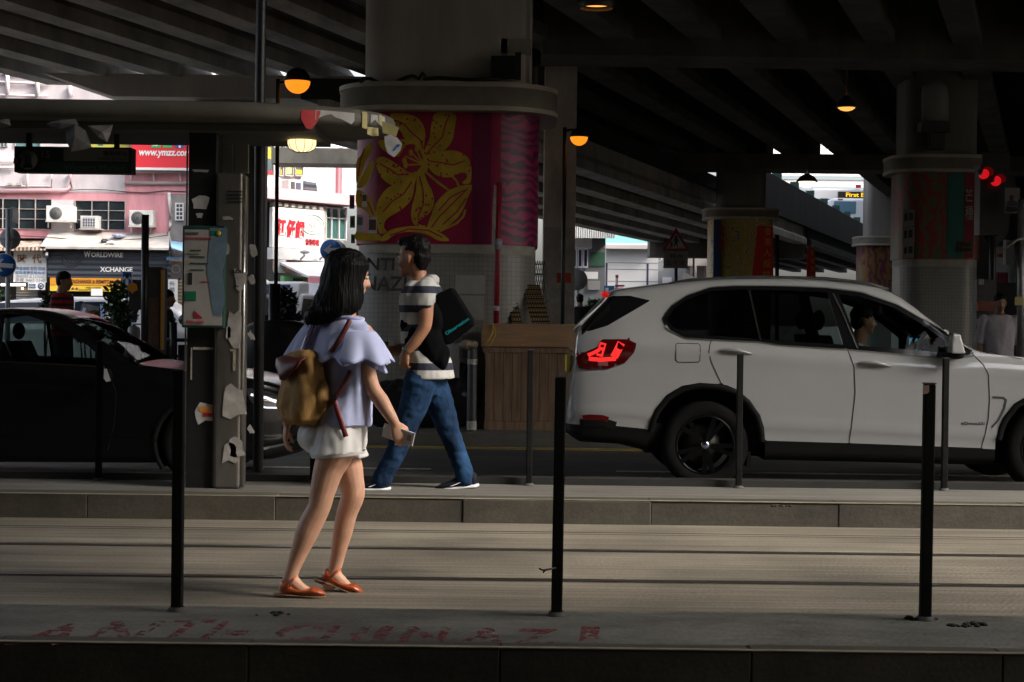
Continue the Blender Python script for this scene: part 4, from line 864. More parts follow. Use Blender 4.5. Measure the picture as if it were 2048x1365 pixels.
# ================================================================== BUILDINGS BEYOND THE FLYOVER
Yb = 46.0
M_pale = mat('pale_render_wall', (.56, .50, .515), .85, var=.2, scale=1.4, stretch=(1, 1, .5), bump=.1)
M_pink = mat('pink_wall', (.62, .28, .31), .85, var=.24, scale=1.6, stretch=(1, 1, .3), bump=.1)
M_pink2 = mat('pink_pale', (.66, .40, .42), .8, var=.08, scale=1.5)
M_win = mat('window_glass_dark', (.02, .026, .03), .12, var=.4, scale=2, spec=.6)
M_frame = mat('old_window_frame', (.36, .32, .30), .6, var=.25, scale=9)
M_acw = mat('aircon_white', (.62, .61, .58), .5, var=.12, scale=4)
M_acg = mat('aircon_grille', (.06, .06, .062), .6)
M_grime = mat('awning_concrete', (.42, .39, .36), .85, var=.22, scale=2.5, bump=.2)
M_slate = add_wave_bump(mat('slate_shutter', (.035, .042, .055), .5), 2.2, 'Z', .8, .03)
M_wht = mat('white_sign', (.72, .71, .70), .5, var=.05, scale=4)
b1 = thing('pink_building', 'pale and pink old building with dark windows and pipes behind the tram shelter', 'building', (-9, Yb, 0))
xl, xr = W(-120, 640, Yb).x, W(376, 640, Yb).x
zp = W(190, 386, Yb).z
part('upper_wall', MB().box((xl - 8, Yb, zp), (xr, Yb + 8, 13)), M_pale, b1)
part('lower_wall', MB().box((xl - 8, Yb - .004, W(0, 476, Yb).z), (xr, Yb + 8, zp - .003)), M_pink, b1)
part('pink_panel', rect(250, 344, 378, 388, Yb - .03, .028), M_pink, b1)
part('shop_floor_wall', MB().box((xl - 8, Yb + .6, -.1), (xr, Yb + 8, W(0, 478, Yb).z)), mat('shop_dark', (.05, .045, .042), .7, var=.3, scale=2), b1)
part('pier_wall', rect(104, 400, 148, 476, Yb - .02, .015), M_pale, b1)
def window(parent, px0, py0, px1, py1, Y, cols, rows, mg=M_win, mf=M_frame, t=3.2):
    fr = MB(); s = 1 / S(Y)
    fw = t * .5
    for i in range(cols + 1):
        x = px0 + (px1 - px0) * i / cols; fr = join(fr, rect(x - fw / 2, py0, x + fw / 2, py1, Y - .05, .06))
    for i in range(rows + 1):
        y = py0 + (py1 - py0) * i / rows
        fr = join(fr, rect(px0, y - fw / 3, px1, y + fw / 3, Y - .045, .05))
    w = part('window', fr, mf, parent); part('pane', rect(px0, py0, px1, py1, Y - .012, .008), mg, w); return w
window(b1, -60, 398, 103, 458, Yb, 5, 3); window(b1, 150, 402, 250, 460, Yb, 3, 3)
for q in ((0, 284, 14, 294), (30, 282, 80, 294)): window(b1, *q, Yb, 2, 1, mat('teal_pane', (.12, .22, .22), .2))
def pipes(specs, m, name, r=.04):
    for s in specs: part(name, MB().tube([W(x, y, Yb - .09) for x, y in s], r, 10), m, b1)
pipes([[(-40, 383), (132, 381), (141, 376), (142, 347)]], M_pink2, 'drain_pipe', .06)
pipes([[(-40, 373), (103, 374), (104, 346)], [(-30, 335), (30, 335)], [(-30, 324), (30, 322)], [(54, 378), (55, 345)], [(-40, 163), (100, 168)], [(-40, 190), (95, 192)]], M_pale, 'water_pipe', .035)
pipes([[(75, 150), (75, 195)], [(140, 172), (140, 195)], [(15, 140), (15, 190)]], M_pale, 'water_pipe', .06)
pipes([[(250, 366), (378, 367)], [(250, 343), (378, 344)]], mat('ledge_grey', (.35, .30, .29), .8), 'ledge', .05)
pipes([[(262, 344), (262, 366)], [(307, 344), (308, 366)], [(359, 344), (361, 366)]], M_pale, 'sign_strut', .025)
part('cornice', rect(0, 144, 240, 150, Yb - .12, .1), M_pale, b1)
part('valve_box', join(rect(15, 366, 25, 371, Yb - .15, .1), rect(32, 366, 43, 371, Yb - .15, .1)), M_grime, b1)
part('conduit', MB().tube([W(338, 386, Yb - .1), W(340, 410, Yb - .1), W(341, 450, Yb - .1), W(336, 470, Yb - .1), W(342, 490, Yb - .1), W(347, 514, Yb - .1)], .045, 8), M_wht, b1)
part('side_wall', rect(337, 380, 376, 640, Yb - .02, .018), mat('grey_side_wall', (.30, .27, .26), .85, var=.3, scale=2), b1)
part('cable_run', join(MB().tube([W(140, 381, Yb - .05), W(170, 379, Yb - .05), W(210, 380, Yb - .05), W(250, 384, Yb - .05), W(290, 386, Yb - .05), W(330, 382, Yb - .05), W(376, 384, Yb - .05)], .012, 6), MB().tube([W(0, 470, Yb - .3), W(100, 475, Yb - .6), W(190, 484, Yb - .6), W(280, 478, Yb - .6), W(337, 471, Yb - .4)], .012, 6)), M_dk, b1)
def outdoor_unit(label, x0, y0, x1, y1):
    t = thing('air_conditioner', label, 'air conditioner', W((x0 + x1) / 2, y1, Yb - .2), 'air conditioners on the pink wall')
    bevel(part('casing', rect(x0, y0, x1, y1, Yb - .45, .42), M_acw, t), .015)
    cx = x0 + (x1 - x0) * .36; c = W(cx, (y0 + y1) / 2, Yb - .46); r = (y1 - y0) * .41 / S(Yb)
    part('fan_grille', MB().lathe([(.002, 0), (r, 0), (r, .02)], c, 'Y', 24), M_acg, t)
    rg = MB()
    for k in (.35, .6, .85): rg.lathe([(r * k - .006, -.006), (r * k + .006, -.006), (r * k + .006, .002)], c, 'Y', 24)
    part('grille_ring', rg, mat('grille_ring', (.2, .2, .2), .5), t)
    part('bracket', join(rect(x0 - 1, y1, x1 + 1, y1 + 2, Yb - .46, .45), rect(x0 + 3, y1 + 2, x0 + 5, y1 + 14, Yb - .2, .05), rect(x1 - 6, y1 + 2, x1 - 4, y1 + 14, Yb - .2, .05)), M_acw, t)
outdoor_unit('white outdoor air conditioner between the two dark windows of the pink building', 92, 412, 146, 442)
outdoor_unit('white outdoor air conditioner on bare pink wall right of the windows', 258, 421, 306, 452)
wa = thing('air_conditioner', 'small window air conditioner with white grid front below the right dark window', 'air conditioner', W(178, 458, Yb - .2), 'air conditioners on the pink wall')
part('casing', rect(161, 432, 197, 457, Yb - .3, .28), M_acw, wa); part('grille', rect(165, 436, 190, 455, Yb - .312, .01), mat('aircon_blue', (.07, .08, .13), .5), wa)
gg = MB()
for i in range(6): gg = join(gg, rect(165 + i * 5 - .4, 436, 165 + i * 5 + .4, 455, Yb - .322, .008))
for i in range(4): gg = join(gg, rect(165, 437 + i * 5.6, 190, 437.8 + i * 5.6, Yb - .324, .008))
part('grille_bar', gg, M_acw, wa); part('shelf', rect(158, 457.5, 202, 459.5, Yb - .4, .38), M_grime, wa)
lo = thing('louvre_vent', 'white louvred vent box beside the conduit at the end of the pink building', 'vent', W(358, 424, Yb - .1)); part('vent_frame', rect(350, 406, 367, 441, Yb - .14, .1), M_wht, lo)
lb = MB()
for i in range(4):
    for j in range(2): lb = join(lb, rect(353 + j * 6.5, 409 + i * 8, 358 + j * 6.5, 414.5 + i * 8, Yb - .146, .008))
part('vent_slot', lb, M_acg, lo)
# shops and signs
aw = thing('awning_slab', 'stained grey concrete canopy slab above the slate shop front', 'awning', W(208, 480, Yb - .6))
A = [W(100, 463, Yb), W(338, 467, Yb), W(338, 496, Yb - 1.2), W(80, 493, Yb - 1.2)]
part('slab', MB().hexa([a - Vector((0, 0, .06)) for a in A], A), M_grime, aw)
for i, (px, py, s) in enumerate(((238, 472, 14), (225, 487, 12), (210, 483, 6))):
    c = W(px, py, Yb - .5 - (py - 470) * .02); mb = MB().ball(c, (s / S(Yb), .25, .05), 14, 8); me = remesh(mb, .03, 1); displace(me, lambda q: .05 * noise.noise(q * 9)); 
    o = part('plastic_bag', me, [mat('bag_blue', (.3, .32, .42), .5, var=.4, scale=14), M_wht, M_dk][i]); tag(o, ['crumpled bluish plastic bag on the stained canopy slab', 'crumpled white plastic sheet near the edge of the canopy slab', 'small dark scrap on the canopy slab below the window air conditioner'][i], 'bag')
sf = thing('exchange_shop', 'slate grey ribbed shop front lettered WORLDWIRE XCHANGE with orange exchange signs', 'shop front', W(215, 640, Yb - .8))
part('fascia', rect(95, 494, 333, 556, Yb - .9, .3), M_slate, sf)
wt = join(ptext('W', 168, 503, 181, 515, Yb - .905, bold=.02, thick=.01), ptext('ORLDWIRE', 182.5, 505.5, 246, 515, Yb - .905, bold=.02, thick=.01), ptext('XCHANGE', 200, 534.5, 265, 544.5, Yb - .905, bold=.025, thick=.01))
part('lettering', wt, M_wht, sf)
emb = MB(); c = W(143, 514, Yb - .905); r0 = 20 / S(Yb)
for k in (1, .82): emb.lathe([(r0 * k - .02, 0), (r0 * k, -.02), (r0 * k + .02, 0)], c, 'Y', 28)
for i in range(8): emb.bar(c + Vector((r0 * .2 * math.cos(i * .785), -.005, r0 * .2 * math.sin(i * .785))), c + Vector((r0 * .8 * math.cos(i * .785), -.005, r0 * .8 * math.sin(i * .785))), .03, .02, up=(0, 1, 0))
part('emblem', emb, mat('slate_emblem', (.028, .032, .04), .4), sf)
M_or = mat('orange_sign', (.62, .25, .02), .5, var=.06, scale=4); M_ye = mat('yellow_sign', (.66, .45, .04), .5, var=.06, scale=4)
part('orange_panel', rect(100, 556.5, 241, 571, Yb - .93, .05), M_or, sf)
part('yellow_panel', rect(100, 571.5, 241, 583, Yb - .92, .05), M_ye, sf)
part('orange_lettering', join(ptext('EXCHANGE & REMITTANCE', 142, 560, 239, 567, Yb - .935, bold=.015, thick=.008), ptext('WELCOME', 172, 574, 202, 577.5, Yb - .925, thick=.006), ptext('Licensed Money Exchange', 158, 578.5, 218, 582, Yb - .925, thick=.006)), mat('sign_brown', (.11, .05, .01), .6), sf)
fl_ = MB()
for i, px in enumerate((137, 146, 154)): fl_ = join(fl_, MB().lathe([(.001, 0), (.035, 0), (.035, .01)], W(px, 577, Yb - .935), 'Y', 14))
part('currency_roundel', fl_, mat('roundel', (.30, .08, .10), .5), sf)
part('shop_glass', rect(105, 584, 333, 700, Yb - .7, .02), M_win, sf)
part('paper_notice', join(rect(182, 578, 205, 592, Yb - .95, .01), rect(136, 589, 145, 597, Yb - .75, .01)), M_wht, sf)
part('door_frame', join(rect(333, 494, 337, 700, Yb - .92, .3), rect(241, 556.5, 334, 560, Yb - .9, .1)), M_slate, sf)
lw = thing('white_shop_sign', 'white shop sign with brown and blue lettering for shoes and locks', 'sign', W(60, 534, Yb - .8))
part('sign_board', rect(27, 503, 93, 565, Yb - .82, .08), M_wht, lw)
for ch_, x_ in (('時', 35), ('代', 64)): part('brown_lettering', ptext(ch_, x_, 509, x_ + 19, 527, Yb - .826, bold=.02, thick=.008), mat('sign_tan', (.33, .14, .08), .6), lw)
part('blue_lettering', join(ptext('專業補鞋·配匙·開鎖', 32, 534, 90, 541, Yb - .826, thick=.006), ptext('密碼電鎖安裝維修', 31, 542.5, 90, 549, Yb - .826, thick=.006)), mat('sign_blue', (.16, .28, .5), .6), lw)
part('grey_lettering', join(ptext('SHOES & LOCK', 33, 550.5, 88, 556, Yb - .826, thick=.006), ptext('手提 9463 3340', 31, 556.8, 90, 564, Yb - .826, thick=.006)), mat('sign_greytext', (.34, .34, .36), .6), lw)
sw = thing('small_sign', 'small white sign with a blue key emblem hanging under the white shop sign', 'sign', W(73, 573, Yb - .8)); part('sign_board', rect(56, 565.5, 90, 580, Yb - .84, .05), M_wht, sw)
part('lettering', join(ptext('配匙開鎖', 58, 568, 72, 572, Yb - .845, thick=.005), ptext('專業服務', 58, 573, 72, 577, Yb - .845, thick=.005)), mat('dull_blue', (.1, .16, .3), .6), sw)
c = W(82, 572.5, Yb - .845); part('key_emblem', MB().lathe([(.05, 0), (.08, -.006), (.08, 0)], c, 'Y', 20).lathe([(.001, -.004), (.03, -.004), (.03, 0)], c, 'Y', 14), mat('navy', (.02, .05, .14), .5), sw)
su = thing('roller_shutter', 'corrugated grey roller shutter lit by a small warm lamp under the shop sign', 'shutter', W(52, 640, Yb - .5)); part('slats', rect(32, 573, 75, 690, Yb - .45, .05), add_wave_bump(mat('shutter_grey', (.30, .31, .31), .45, var=.15, scale=3), 4.2, 'Z', 1., .04), su)
wl = thing('spotlight', 'small warm spotlight shining on the roller shutter', 'lamp', W(45, 576, Yb - .6)); part('lamp_body', rect(42, 572, 48, 576, Yb - .62, .1), M_dk, wl); part('lamp_lens', MB().ball(W(45, 577, Yb - .57), .03, 10, 6), mat('warm_spot', (1, .8, .5), .5, emit=(1, .6, .25), es=6), wl)
tube_ = tag(part('fluorescent_tube', MB().tube([W(2, 570, Yb - .7), W(51, 570, Yb - .7)], .035, 8), mat('tube_light', (1, 1, 1), .5, emit=(1, .97, .9), es=.7)), 'white fluorescent tube over the dark shop entrance left of the shutter', 'lamp')
an = thing('rusty_awning', 'torn rusty corrugated awning above the white shop sign', 'awning', W(45, 495, Yb - .8)); part('sheet', MB().hexa([W(-60, 503, Yb - 1.2), W(92, 501, Yb - 1.2), W(80, 484, Yb), W(-60, 484, Yb)], [W(-60, 497, Yb - 1.2), W(90, 494, Yb - 1.2), W(84, 482, Yb), W(-60, 482, Yb)]), add_wave_bump(mat('rust_sheet', (.26, .15, .09), .8, var=.5, scale=4, col2=(.45, .36, .3)), 3, 'X', .8, .04), an)
part('roller_box', rect(-60, 503, 26, 566, Yb - .6, .2), mat('shop_interior', (.03, .025, .03), .7), an)
wlight = thing('flood_lamp', 'black floodlight on the left edge of the slate shop front', 'lamp', W(91, 510, Yb - 1)); part('housing', rect(85, 503, 96, 516, Yb - 1.1, .2), M_dk, wlight); part('lens', rect(91, 505, 96, 511, Yb - 1.11, .01), M_wht, wlight)
# red billboard with web address
rs = thing('red_billboard', 'red billboard lettered www.ymzz.com with three app icons on the pink building', 'billboard', W(330, 312, Yb - .5))
part('board', rect(263, 232, 445, 336, Yb - .4, .12), mat('billboard_red', (.68, .035, .05), .45, var=.03, scale=3), rs); part('white_edge', rect(263, 336.2, 445, 341, Yb - .42, .14), M_wht, rs)
part('lettering', ptext('www.ymzz.com', 276, 302, 380, 316.5, Yb - .406, bold=.03, thick=.01, slant=.12), M_wht, rs)
for (x0, col, nm) in ((303, (.05, .42, .10), 'chat_icon'), (326, (.06, .40, .12), 'message_icon'), (350, (.04, .10, .38), 'social_icon')):
    ic = part(nm, rect(x0, 276, x0 + 18, 296, Yb - .412, .01), mat(nm, col, .5), rs); bevel(ic, .03, 3)
c = W(312, 286, Yb - .418); part('icon_mark', join(MB().lathe([(.06, 0), (.085, -.004), (.09, 0)], c, 'Y', 20), MB().bar(c + Vector((-.035, -.002, .03)), c + Vector((.035, -.002, -.035)), .01, .03, up=(0, 1, 0)), MB().prism([(-.09, -.09), (-.03, -.08), (-.07, -.03)], c, (1, 0, 0), (0, 0, 1), (0, .003, 0))), M_wht, rs)
c = W(335, 286, Yb - .418); part('icon_mark', MB().ball(c + Vector((-.03, 0, .02)), (.07, .004, .05), 14, 6).ball(c + Vector((.04, -.002, -.02)), (.06, .004, .045), 14, 6), M_wht, rs)
part('icon_mark', ptext('f', 356, 278, 365, 296, Yb - .418, bold=.04, thick=.006), M_wht, rs)
yp = thing('yellow_poster', 'yellow green poster peeping out above the hanging tram sign', 'poster', W(210, 288, Yb - .1)); part('sheet', rect(180, 262, 258, 297, Yb - .06, .03), mat('poster_lime', (.50, .46, .08), .6), yp); part('print', join(rect(196, 286, 206, 292, Yb - .066, .006), rect(226, 284, 234, 289, Yb - .066, .006), rect(176, 268, 181, 297, Yb - .068, .006)), mat('poster_teal', (.02, .14, .16), .6), yp)
# small stalls at the end of the pink building
bs = thing('blue_kiosk', 'small kiosk with pale blue awning and brown round-emblem board at the building end', 'kiosk', W(355, 640, Yb - .9))
part('awning', MB().hexa([W(343, 497, Yb - 1.6), W(372, 506, Yb - 1.6), W(376, 488, Yb - .3), W(340, 484, Yb - .3)], [W(343, 495, Yb - 1.6), W(372, 504, Yb - 1.6), W(376, 486, Yb - .3), W(340, 482, Yb - .3)]), mat('awning_blue', (.28, .50, .68), .6), bs)
part('blue_beam', rect(333, 515, 368, 521, Yb - 1.0, .1), mat('beam_blue', (.16, .30, .5), .5), bs); part('board', rect(341, 523, 364, 556, Yb - 1.0, .05), mat('kiosk_brown', (.06, .05, .045), .6), bs)
part('orange_edge', rect(341, 521.2, 364, 523, Yb - 1.01, .06), M_or, bs)
part('board_emblem', MB().lathe([(.09, 0), (.11, -.01), (.12, 0)], W(352, 539, Yb - 1.005), 'Y', 20), mat('emblem_dim', (.14, .13, .12), .5), bs)
part('paper_banner', rect(336, 559, 355, 632, Yb - 1.0, .02), M_wht, bs); part('banner_lettering', join(*[ptext(ch, 339, 563 + i * 12, 350, 573 + i * 12, Yb - 1.006, thick=.006) for i, ch in enumerate('外幣找換')]), mat('grey_ink', (.16, .16, .17), .6), bs)
part('brick_jamb', rect(356, 556, 364, 700, Yb - .9, .2), brick_mat('brick_jamb', (.40, .30, .17), (.33, .24, .13), (.12, .1, .08), .25, .09, .02, .8, 'XZ'), bs)
# ------------------------------------------------------------------ second building, seen obliquely
O2 = W(515, 640, 44.0); O2.z = 0; U2 = Vector((math.cos(R(50)), math.sin(R(50)), 0)); N2 = Vector((U2.y, -U2.x, 0))
def uv(px, py, off=0.):
    d = CAMR @ Vector(((px - 1024) / F, (682.5 - py) / F, -1)); o = O2 + N2 * off
    k = (o.dot(N2)) / d.dot(N2); P = Vector((0, 0, HC)) + d * k; return (P - o).dot(U2), P.z
def fbox(u0, z0, u1, z1, off, t):
    P = lambda u, z, o: O2 + U2 * u + N2 * o + Vector((0, 0, z))
    return MB().hexa([P(u0, z0, off), P(u1, z0, off), P(u1, z0, off - t), P(u0, z0, off - t)], [P(u0, z1, off), P(u1, z1, off), P(u1, z1, off - t), P(u0, z1, off - t)])
def fr(px0, py0, px1, py1, off=0., t=.05):
    pm = (py0 + py1) / 2; xm = (px0 + px1) / 2
    return fbox(uv(px0, pm, off)[0], uv(xm, py1, off)[1], uv(px1, pm, off)[0], uv(xm, py0, off)[1], off, t)
def ftext(body, px0, py0, px1, py1, off, **k):
    pm = (py0 + py1) / 2; xm = (px0 + px1) / 2; u0, u1 = uv(px0, pm, off)[0], uv(px1, pm, off)[0]; z0, z1 = uv(xm, py1, off)[1], uv(xm, py0, off)[1]
    return text_mb(body, O2 + U2 * u0 + N2 * off + Vector((0, 0, z0)), u1 - u0, z1 - z0, u=U2, v=(0, 0, 1), n=N2, **k)
b2 = thing('corner_building', 'pink and white corner building with shop signs seen at an angle beside the big pier', 'building', (O2.x, O2.y, 0))
zl, zu = uv(600, 404)[1], uv(600, 382)[1]
u0, u1 = uv(500, 500)[0], uv(712, 500)[0]
part('upper_wall', fbox(u0, zu, u1, 13, -.6, .8), mat('white_wall', (.55, .57, .60), .8, var=.06, scale=1), b2)
part('pink_band', fbox(u0, zl, u1, zu, .25, 1.6), mat('pink_band', (.70, .44, .46), .8, var=.06, scale=2), b2)
part('lower_wall', fbox(u0, -.1, u1, zl - .004, -.5, .8), mat('grey_backwall', (.38, .37, .36), .8, var=.15, scale=1.5), b2)
part('pink_column', fr(677, 300, 684, 392, -.5, .3), mat('rose_column', (.55, .22, .25), .8), b2); part('white_column', fr(684.5, 296, 712, 395, -.45, .4), mat('rosy_white', (.72, .60, .62), .8), b2)
for i, (a, c_) in enumerate(((517, 531), (533, 549), (559, 568), (570, 588), (590, 608))):
    w = part('window', join(fr(a, 286, a + 1.6, 352, -.5, .1), fr(c_ - 1.6, 286, c_, 352, -.5, .1), fr(a, 350, c_, 353, -.5, .1)), M_frame, b2)
    part('pane', fr(a + 1.6, 286, c_ - 1.6, 350, -.55, .03), mat('shop_pane', (.10, .13, .14), .15, var=.5, scale=1.2), w)
    part('window_poster', fr(a + 2.5, [340, 342, 340, 318, 340][i], c_ - 2.5, 349, -.54, .02), [mat('poster_red', (.5, .03, .05), .6), mat('poster_red', (.5, .03, .05), .6), M_ye, mat('poster_green', (.35, .42, .2), .6), M_ye][i], w)
    part('window_poster', fr(a + 3, 296, c_ - 3, 304 + (i % 2) * 14, -.54, .02), [M_ye, M_ye, mat('poster_maroon', (.18, .05, .07), .6), mat('poster_red', (.5, .03, .05), .6), M_dk][i], w)
part('parapet_wall', fr(517, 353, 560, 374, -.2, .1), M_wht, b2)
ac2 = thing('air_conditioner', 'air conditioners and dark panels standing on the pink ledge of the corner building', 'air conditioner', O2 + U2 * uv(600, 380)[0] + Vector((0, 0, zu)))
part('casing', fr(578, 361, 604, 380, -.1, .3), M_acw, ac2); part('side_grille', fr(582, 364, 590, 380, -.09, .02), M_acg, ac2); part('side_grille', fr(592, 366, 602, 381, -.09, .02), mat('aircon_blue', (.07, .08, .13), .5), ac2); part('dark_panel', MB().hexa([O2 + U2 * uv(624, 387)[0] + N2 * -.3 + Vector((0, 0, zu)), O2 + U2 * uv(651, 387)[0] + N2 * -.3 + Vector((0, 0, zu)), O2 + U2 * uv(651, 387)[0] + N2 * -.35 + Vector((0, 0, zu)), O2 + U2 * uv(624, 387)[0] + N2 * -.35 + Vector((0, 0, zu))], [O2 + U2 * uv(624, 367)[0] + N2 * -.3 + Vector((0, 0, zu + .3)), O2 + U2 * uv(648, 367)[0] + N2 * -.3 + Vector((0, 0, zu + .28)), O2 + U2 * uv(648, 367)[0] + N2 * -.35 + Vector((0, 0, zu + .28)), O2 + U2 * uv(624, 367)[0] + N2 * -.35 + Vector((0, 0, zu + .3))]), M_slate, ac2)
part('soffit_bracket', join(*[fr(555 + i * 14, 405 + i * 1.4, 563 + i * 14, 412 + i * 1.4, .1, .3) for i in range(7)]), M_grime, b2)
part('end_wall', fr(646, 412, 653, 500, .0, .4), M_grime, b2)
w = part('window', join(*[fr(x, 416, x + 2, 480, -.2, .1) for x in (652, 663, 678, 692)], *[fr(652, y, 694, y + 2, -.2, .1) for y in (416, 436, 478)]), M_wht, b2); part('pane', fr(652, 416, 694, 480, -.26, .04), mat('green_pane', (.06, .15, .14), .15, var=.4, scale=1.5), w)
part('grey_door', fr(519, 405, 529, 620, -.3, .1), M_frame, b2); part('dark_gap', fr(530, 405, 543, 500, -.4, .05), M_dk, b2)
sg = thing('noodle_shop_sign', 'big white shop sign with red Chinese characters and faint green round logo', 'sign', O2 + U2 * uv(595, 460)[0] + Vector((0, 0, uv(595, 490)[1])))
part('sign_board', fr(545, 418, 648, 497, .1, .12), mat('bright_sign', (.82, .81, .79), .5, var=.03, scale=2), sg)
M_sred = mat('sign_red_paint', (.62, .02, .04), .5)
part('red_lettering', join(*[ftext(chh, 553 + i * 18.5, 437 + i * 2, 570 + i * 18.5, 473 + i * 2, .104, bold=.05, thick=.02, slant=.1) for i, chh in enumerate('江仔記')], *[ftext(chh, 611 + i * 7, 478 + i * .5, 617 + i * 7, 491 + i * .5, .104, bold=.03, thick=.02) for i, chh in enumerate('粉麵專家')]), M_sred, sg)
cc = uv(625, 449, .104); C = O2 + U2 * cc[0] + N2 * .104 + Vector((0, 0, cc[1])); lg = MB()
for k, rr in ((1., .02), (.72, .012)):
    P = [C + U2 * (.42 * k * math.cos(t * .262)) + Vector((0, 0, .26 * k * math.sin(t * .262))) for t in range(25)]; lg.tube(P, rr, 6, caps=False)
part('logo_ring', lg, mat('logo_faint_green', (.55, .68, .55), .6), sg)
part('logo_flower', MB().prism([(.16 * math.cos(t * .628) * (1 if t % 2 else .5), .12 * math.sin(t * .628) * (1 if t % 2 else .5)) for t in range(10)], C, U2, (0, 0, 1), N2 * .01), mat('logo_faint_pink', (.70, .48, .48), .6), sg)
part('lower_strip', fr(545, 498, 648, 521, .2, .2), M_wht, sg)
for px in (583, 622):
    l = thing('sign_lamp', ['left of two grey lamps clipped to the white strip below the red characters', 'right of two grey lamps clipped to the white strip below the red characters'][px > 600], 'lamp', O2 + U2 * uv(px, 516)[0] + N2 * .3 + Vector((0, 0, uv(px, 516)[1])), 'clip lamps on the white shop sign')
    P = O2 + U2 * uv(px, 510)[0] + N2 * .35; z = uv(px, 512)[1]
    part('lamp_arm', MB().tube([P + Vector((0, 0, z - .1)), P + N2 * .15 + Vector((0, 0, z)), P + N2 * .1 + Vector((0, 0, z + .08))], .03, 8), mat('lamp_grey', (.3, .3, .31), .5), l); part('lamp_head', MB().ball(P + N2 * .1 + Vector((.05, 0, z + .09)), (.13, .08, .05), 12, 8), mat('lamp_grey', (.3, .3, .31), .5), l)
pa = thing('market_awning', 'white awning with pink edge sloping down over the market stalls', 'awning', O2 + U2 * uv(640, 540)[0] + N2 * 1)
a1, a2, a3, a4 = [O2 + U2 * uv(x, y, o)[0] + N2 * o + Vector((0, 0, uv(x, y, o)[1])) for x, y, o in ((560, 525, .3), (720, 525, .3), (720, 557, 1.6), (616, 552, 1.6))]
part('cloth', MB().add([a1, a2, a3, a4] + [p - Vector((0, 0, .05)) for p in (a1, a2, a3, a4)], [(0, 1, 2, 3), (7, 6, 5, 4), (0, 4, 5, 1), (1, 5, 6, 2), (2, 6, 7, 3), (3, 7, 4, 0)]), mat('awning_white', (.80, .76, .78), .6), pa)
part('valance', MB().hexa([a4 - Vector((0, 0, .3)), a3 - Vector((0, 0, .3)), a3 - Vector((0, -.02, .3)), a4 - Vector((0, -.02, .3))], [a4, a3, a3 + Vector((0, .02, 0)), a4 + Vector((0, .02, 0))]), mat('valance_pink', (.68, .25, .33), .6), pa)
gs = thing('green_shop_sign', 'small green shop sign above the white truck', 'sign', O2 + U2 * uv(590, 560)[0]); part('sign_board', fr(566, 553, 618, 568, .6, .1), mat('shop_green', (.16, .40, .16), .5, var=.1, scale=3), gs); part('lettering', ftext('鮮果蔬菜', 586, 557, 605, 562, .61, thick=.02), mat('green_dark', (.03, .14, .05), .5), gs)
os_ = thing('orange_shop_sign', 'orange brown lettered sign under the white awning', 'sign', O2 + U2 * uv(575, 535)[0]); part('sign_board', fr(547, 522, 590, 542, .1, .05), mat('orange_brown', (.42, .20, .10), .6, var=.2, scale=3), os_); part('lettering', ftext('新鮮海味', 560, 526, 588, 538, .11, thick=.02), M_sred, os_); part('fan_box', fr(552, 520, 572, 546, .3, .1), M_acw, os_)
tn = thing('market_tent', 'pale green market tent roof left of the lamp post', 'tent', W(528, 570, 40)); part('roof', MB().hexa([W(505, 570, 40), W(549, 570, 40), W(549, 570, 41.5), W(505, 570, 41.5)], [W(508, 546, 40.7), W(514, 547, 40.7), W(514, 547, 40.8), W(508, 546, 40.8)]), mat('tent_lime', (.55, .66, .36), .7), tn)
# ------------------------------------------------------------------ buildings on the right
Yr = 75.0
br_ = thing('white_station_building', 'white panelled station building with grey glass wing far behind the rear of the white car', 'building', W(1280, 640, Yr))
part('white_block', rect(1211, 487, 1316, 660, Yr, 6), mat('white_panel', (.74, .72, .71), .6, var=.04, scale=.5), br_)
jn = MB()
for y in (526, 539, 563): jn = join(jn, rect(1216, y, 1316, y + .8, Yr - .01, .02))
part('panel_joint', join(jn, rect(1293, 528, 1297, 580, Yr - .012, .02), rect(1211, 526, 1215, 580, Yr - .012, .02)), mat('slit_dark', (.06, .06, .10), .6), br_)
part('cornice', rect(1206, 490, 1316, 498, Yr - .5, .48), mat('beige_cornice', (.55, .50, .48), .7), br_)
part('roof_storey', rect(1205, 425, 1420, 490, Yr + 3, 2), mat('teal_glass', (.22, .50, .48), .3), br_)
part('grey_wing', rect(1316.5, 500, 1372, 660, Yr + .3, 4), mat('grey_cladding', (.30, .31, .32), .6, var=.05, scale=1), br_)
c = W(1318.5, 514, Yr + .28); part('lift_icon', join(MB().tube([c + Vector((.13 * math.cos(t * .4), 0, .2 * math.sin(t * .4))) for t in range(17)], .025, 6, caps=False), MB().prism([(-.05, .02), (.05, .02), (0, .1)], c, (1, 0, 0), (0, 0, 1), (0, .01, 0)), MB().prism([(-.05, -.02), (.05, -.02), (0, -.1)], c, (1, 0, 0), (0, 0, 1), (0, .01, 0))), M_wht, br_)
part('door', rect(1325, 555, 1343, 590, Yr + .2, .1), M_wht, br_)
bc = thing('colonnade_building', 'cream building with square columns far behind the pedestrian warning sign', 'building', W(1400, 640, Yr + 6)); M_cream = mat('cream_wall', (.66, .58, .54), .7, var=.06, scale=.7)
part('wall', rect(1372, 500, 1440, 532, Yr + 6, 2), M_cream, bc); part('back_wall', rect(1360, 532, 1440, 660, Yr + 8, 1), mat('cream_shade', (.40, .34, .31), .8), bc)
for x in (1360, 1384, 1412, 1432): part('column', rect(x, 532.2, x + 9, 660, Yr + 6, 1), M_cream, bc)
part('post', rect(1385, 515, 1389, 590, Yr + 5, .1), M_slate, bc)
gb_ = thing('grey_glass_building', 'grey glass building with corrugated white canopy and big white outlined numerals', 'building', W(1180, 640, Yr - 6))
part('glass_wall', rect(1150, 470, 1210, 660, Yr - 4, 3), mat('grey_glass', (.17, .18, .185), .2, var=.2, scale=.6), gb_)
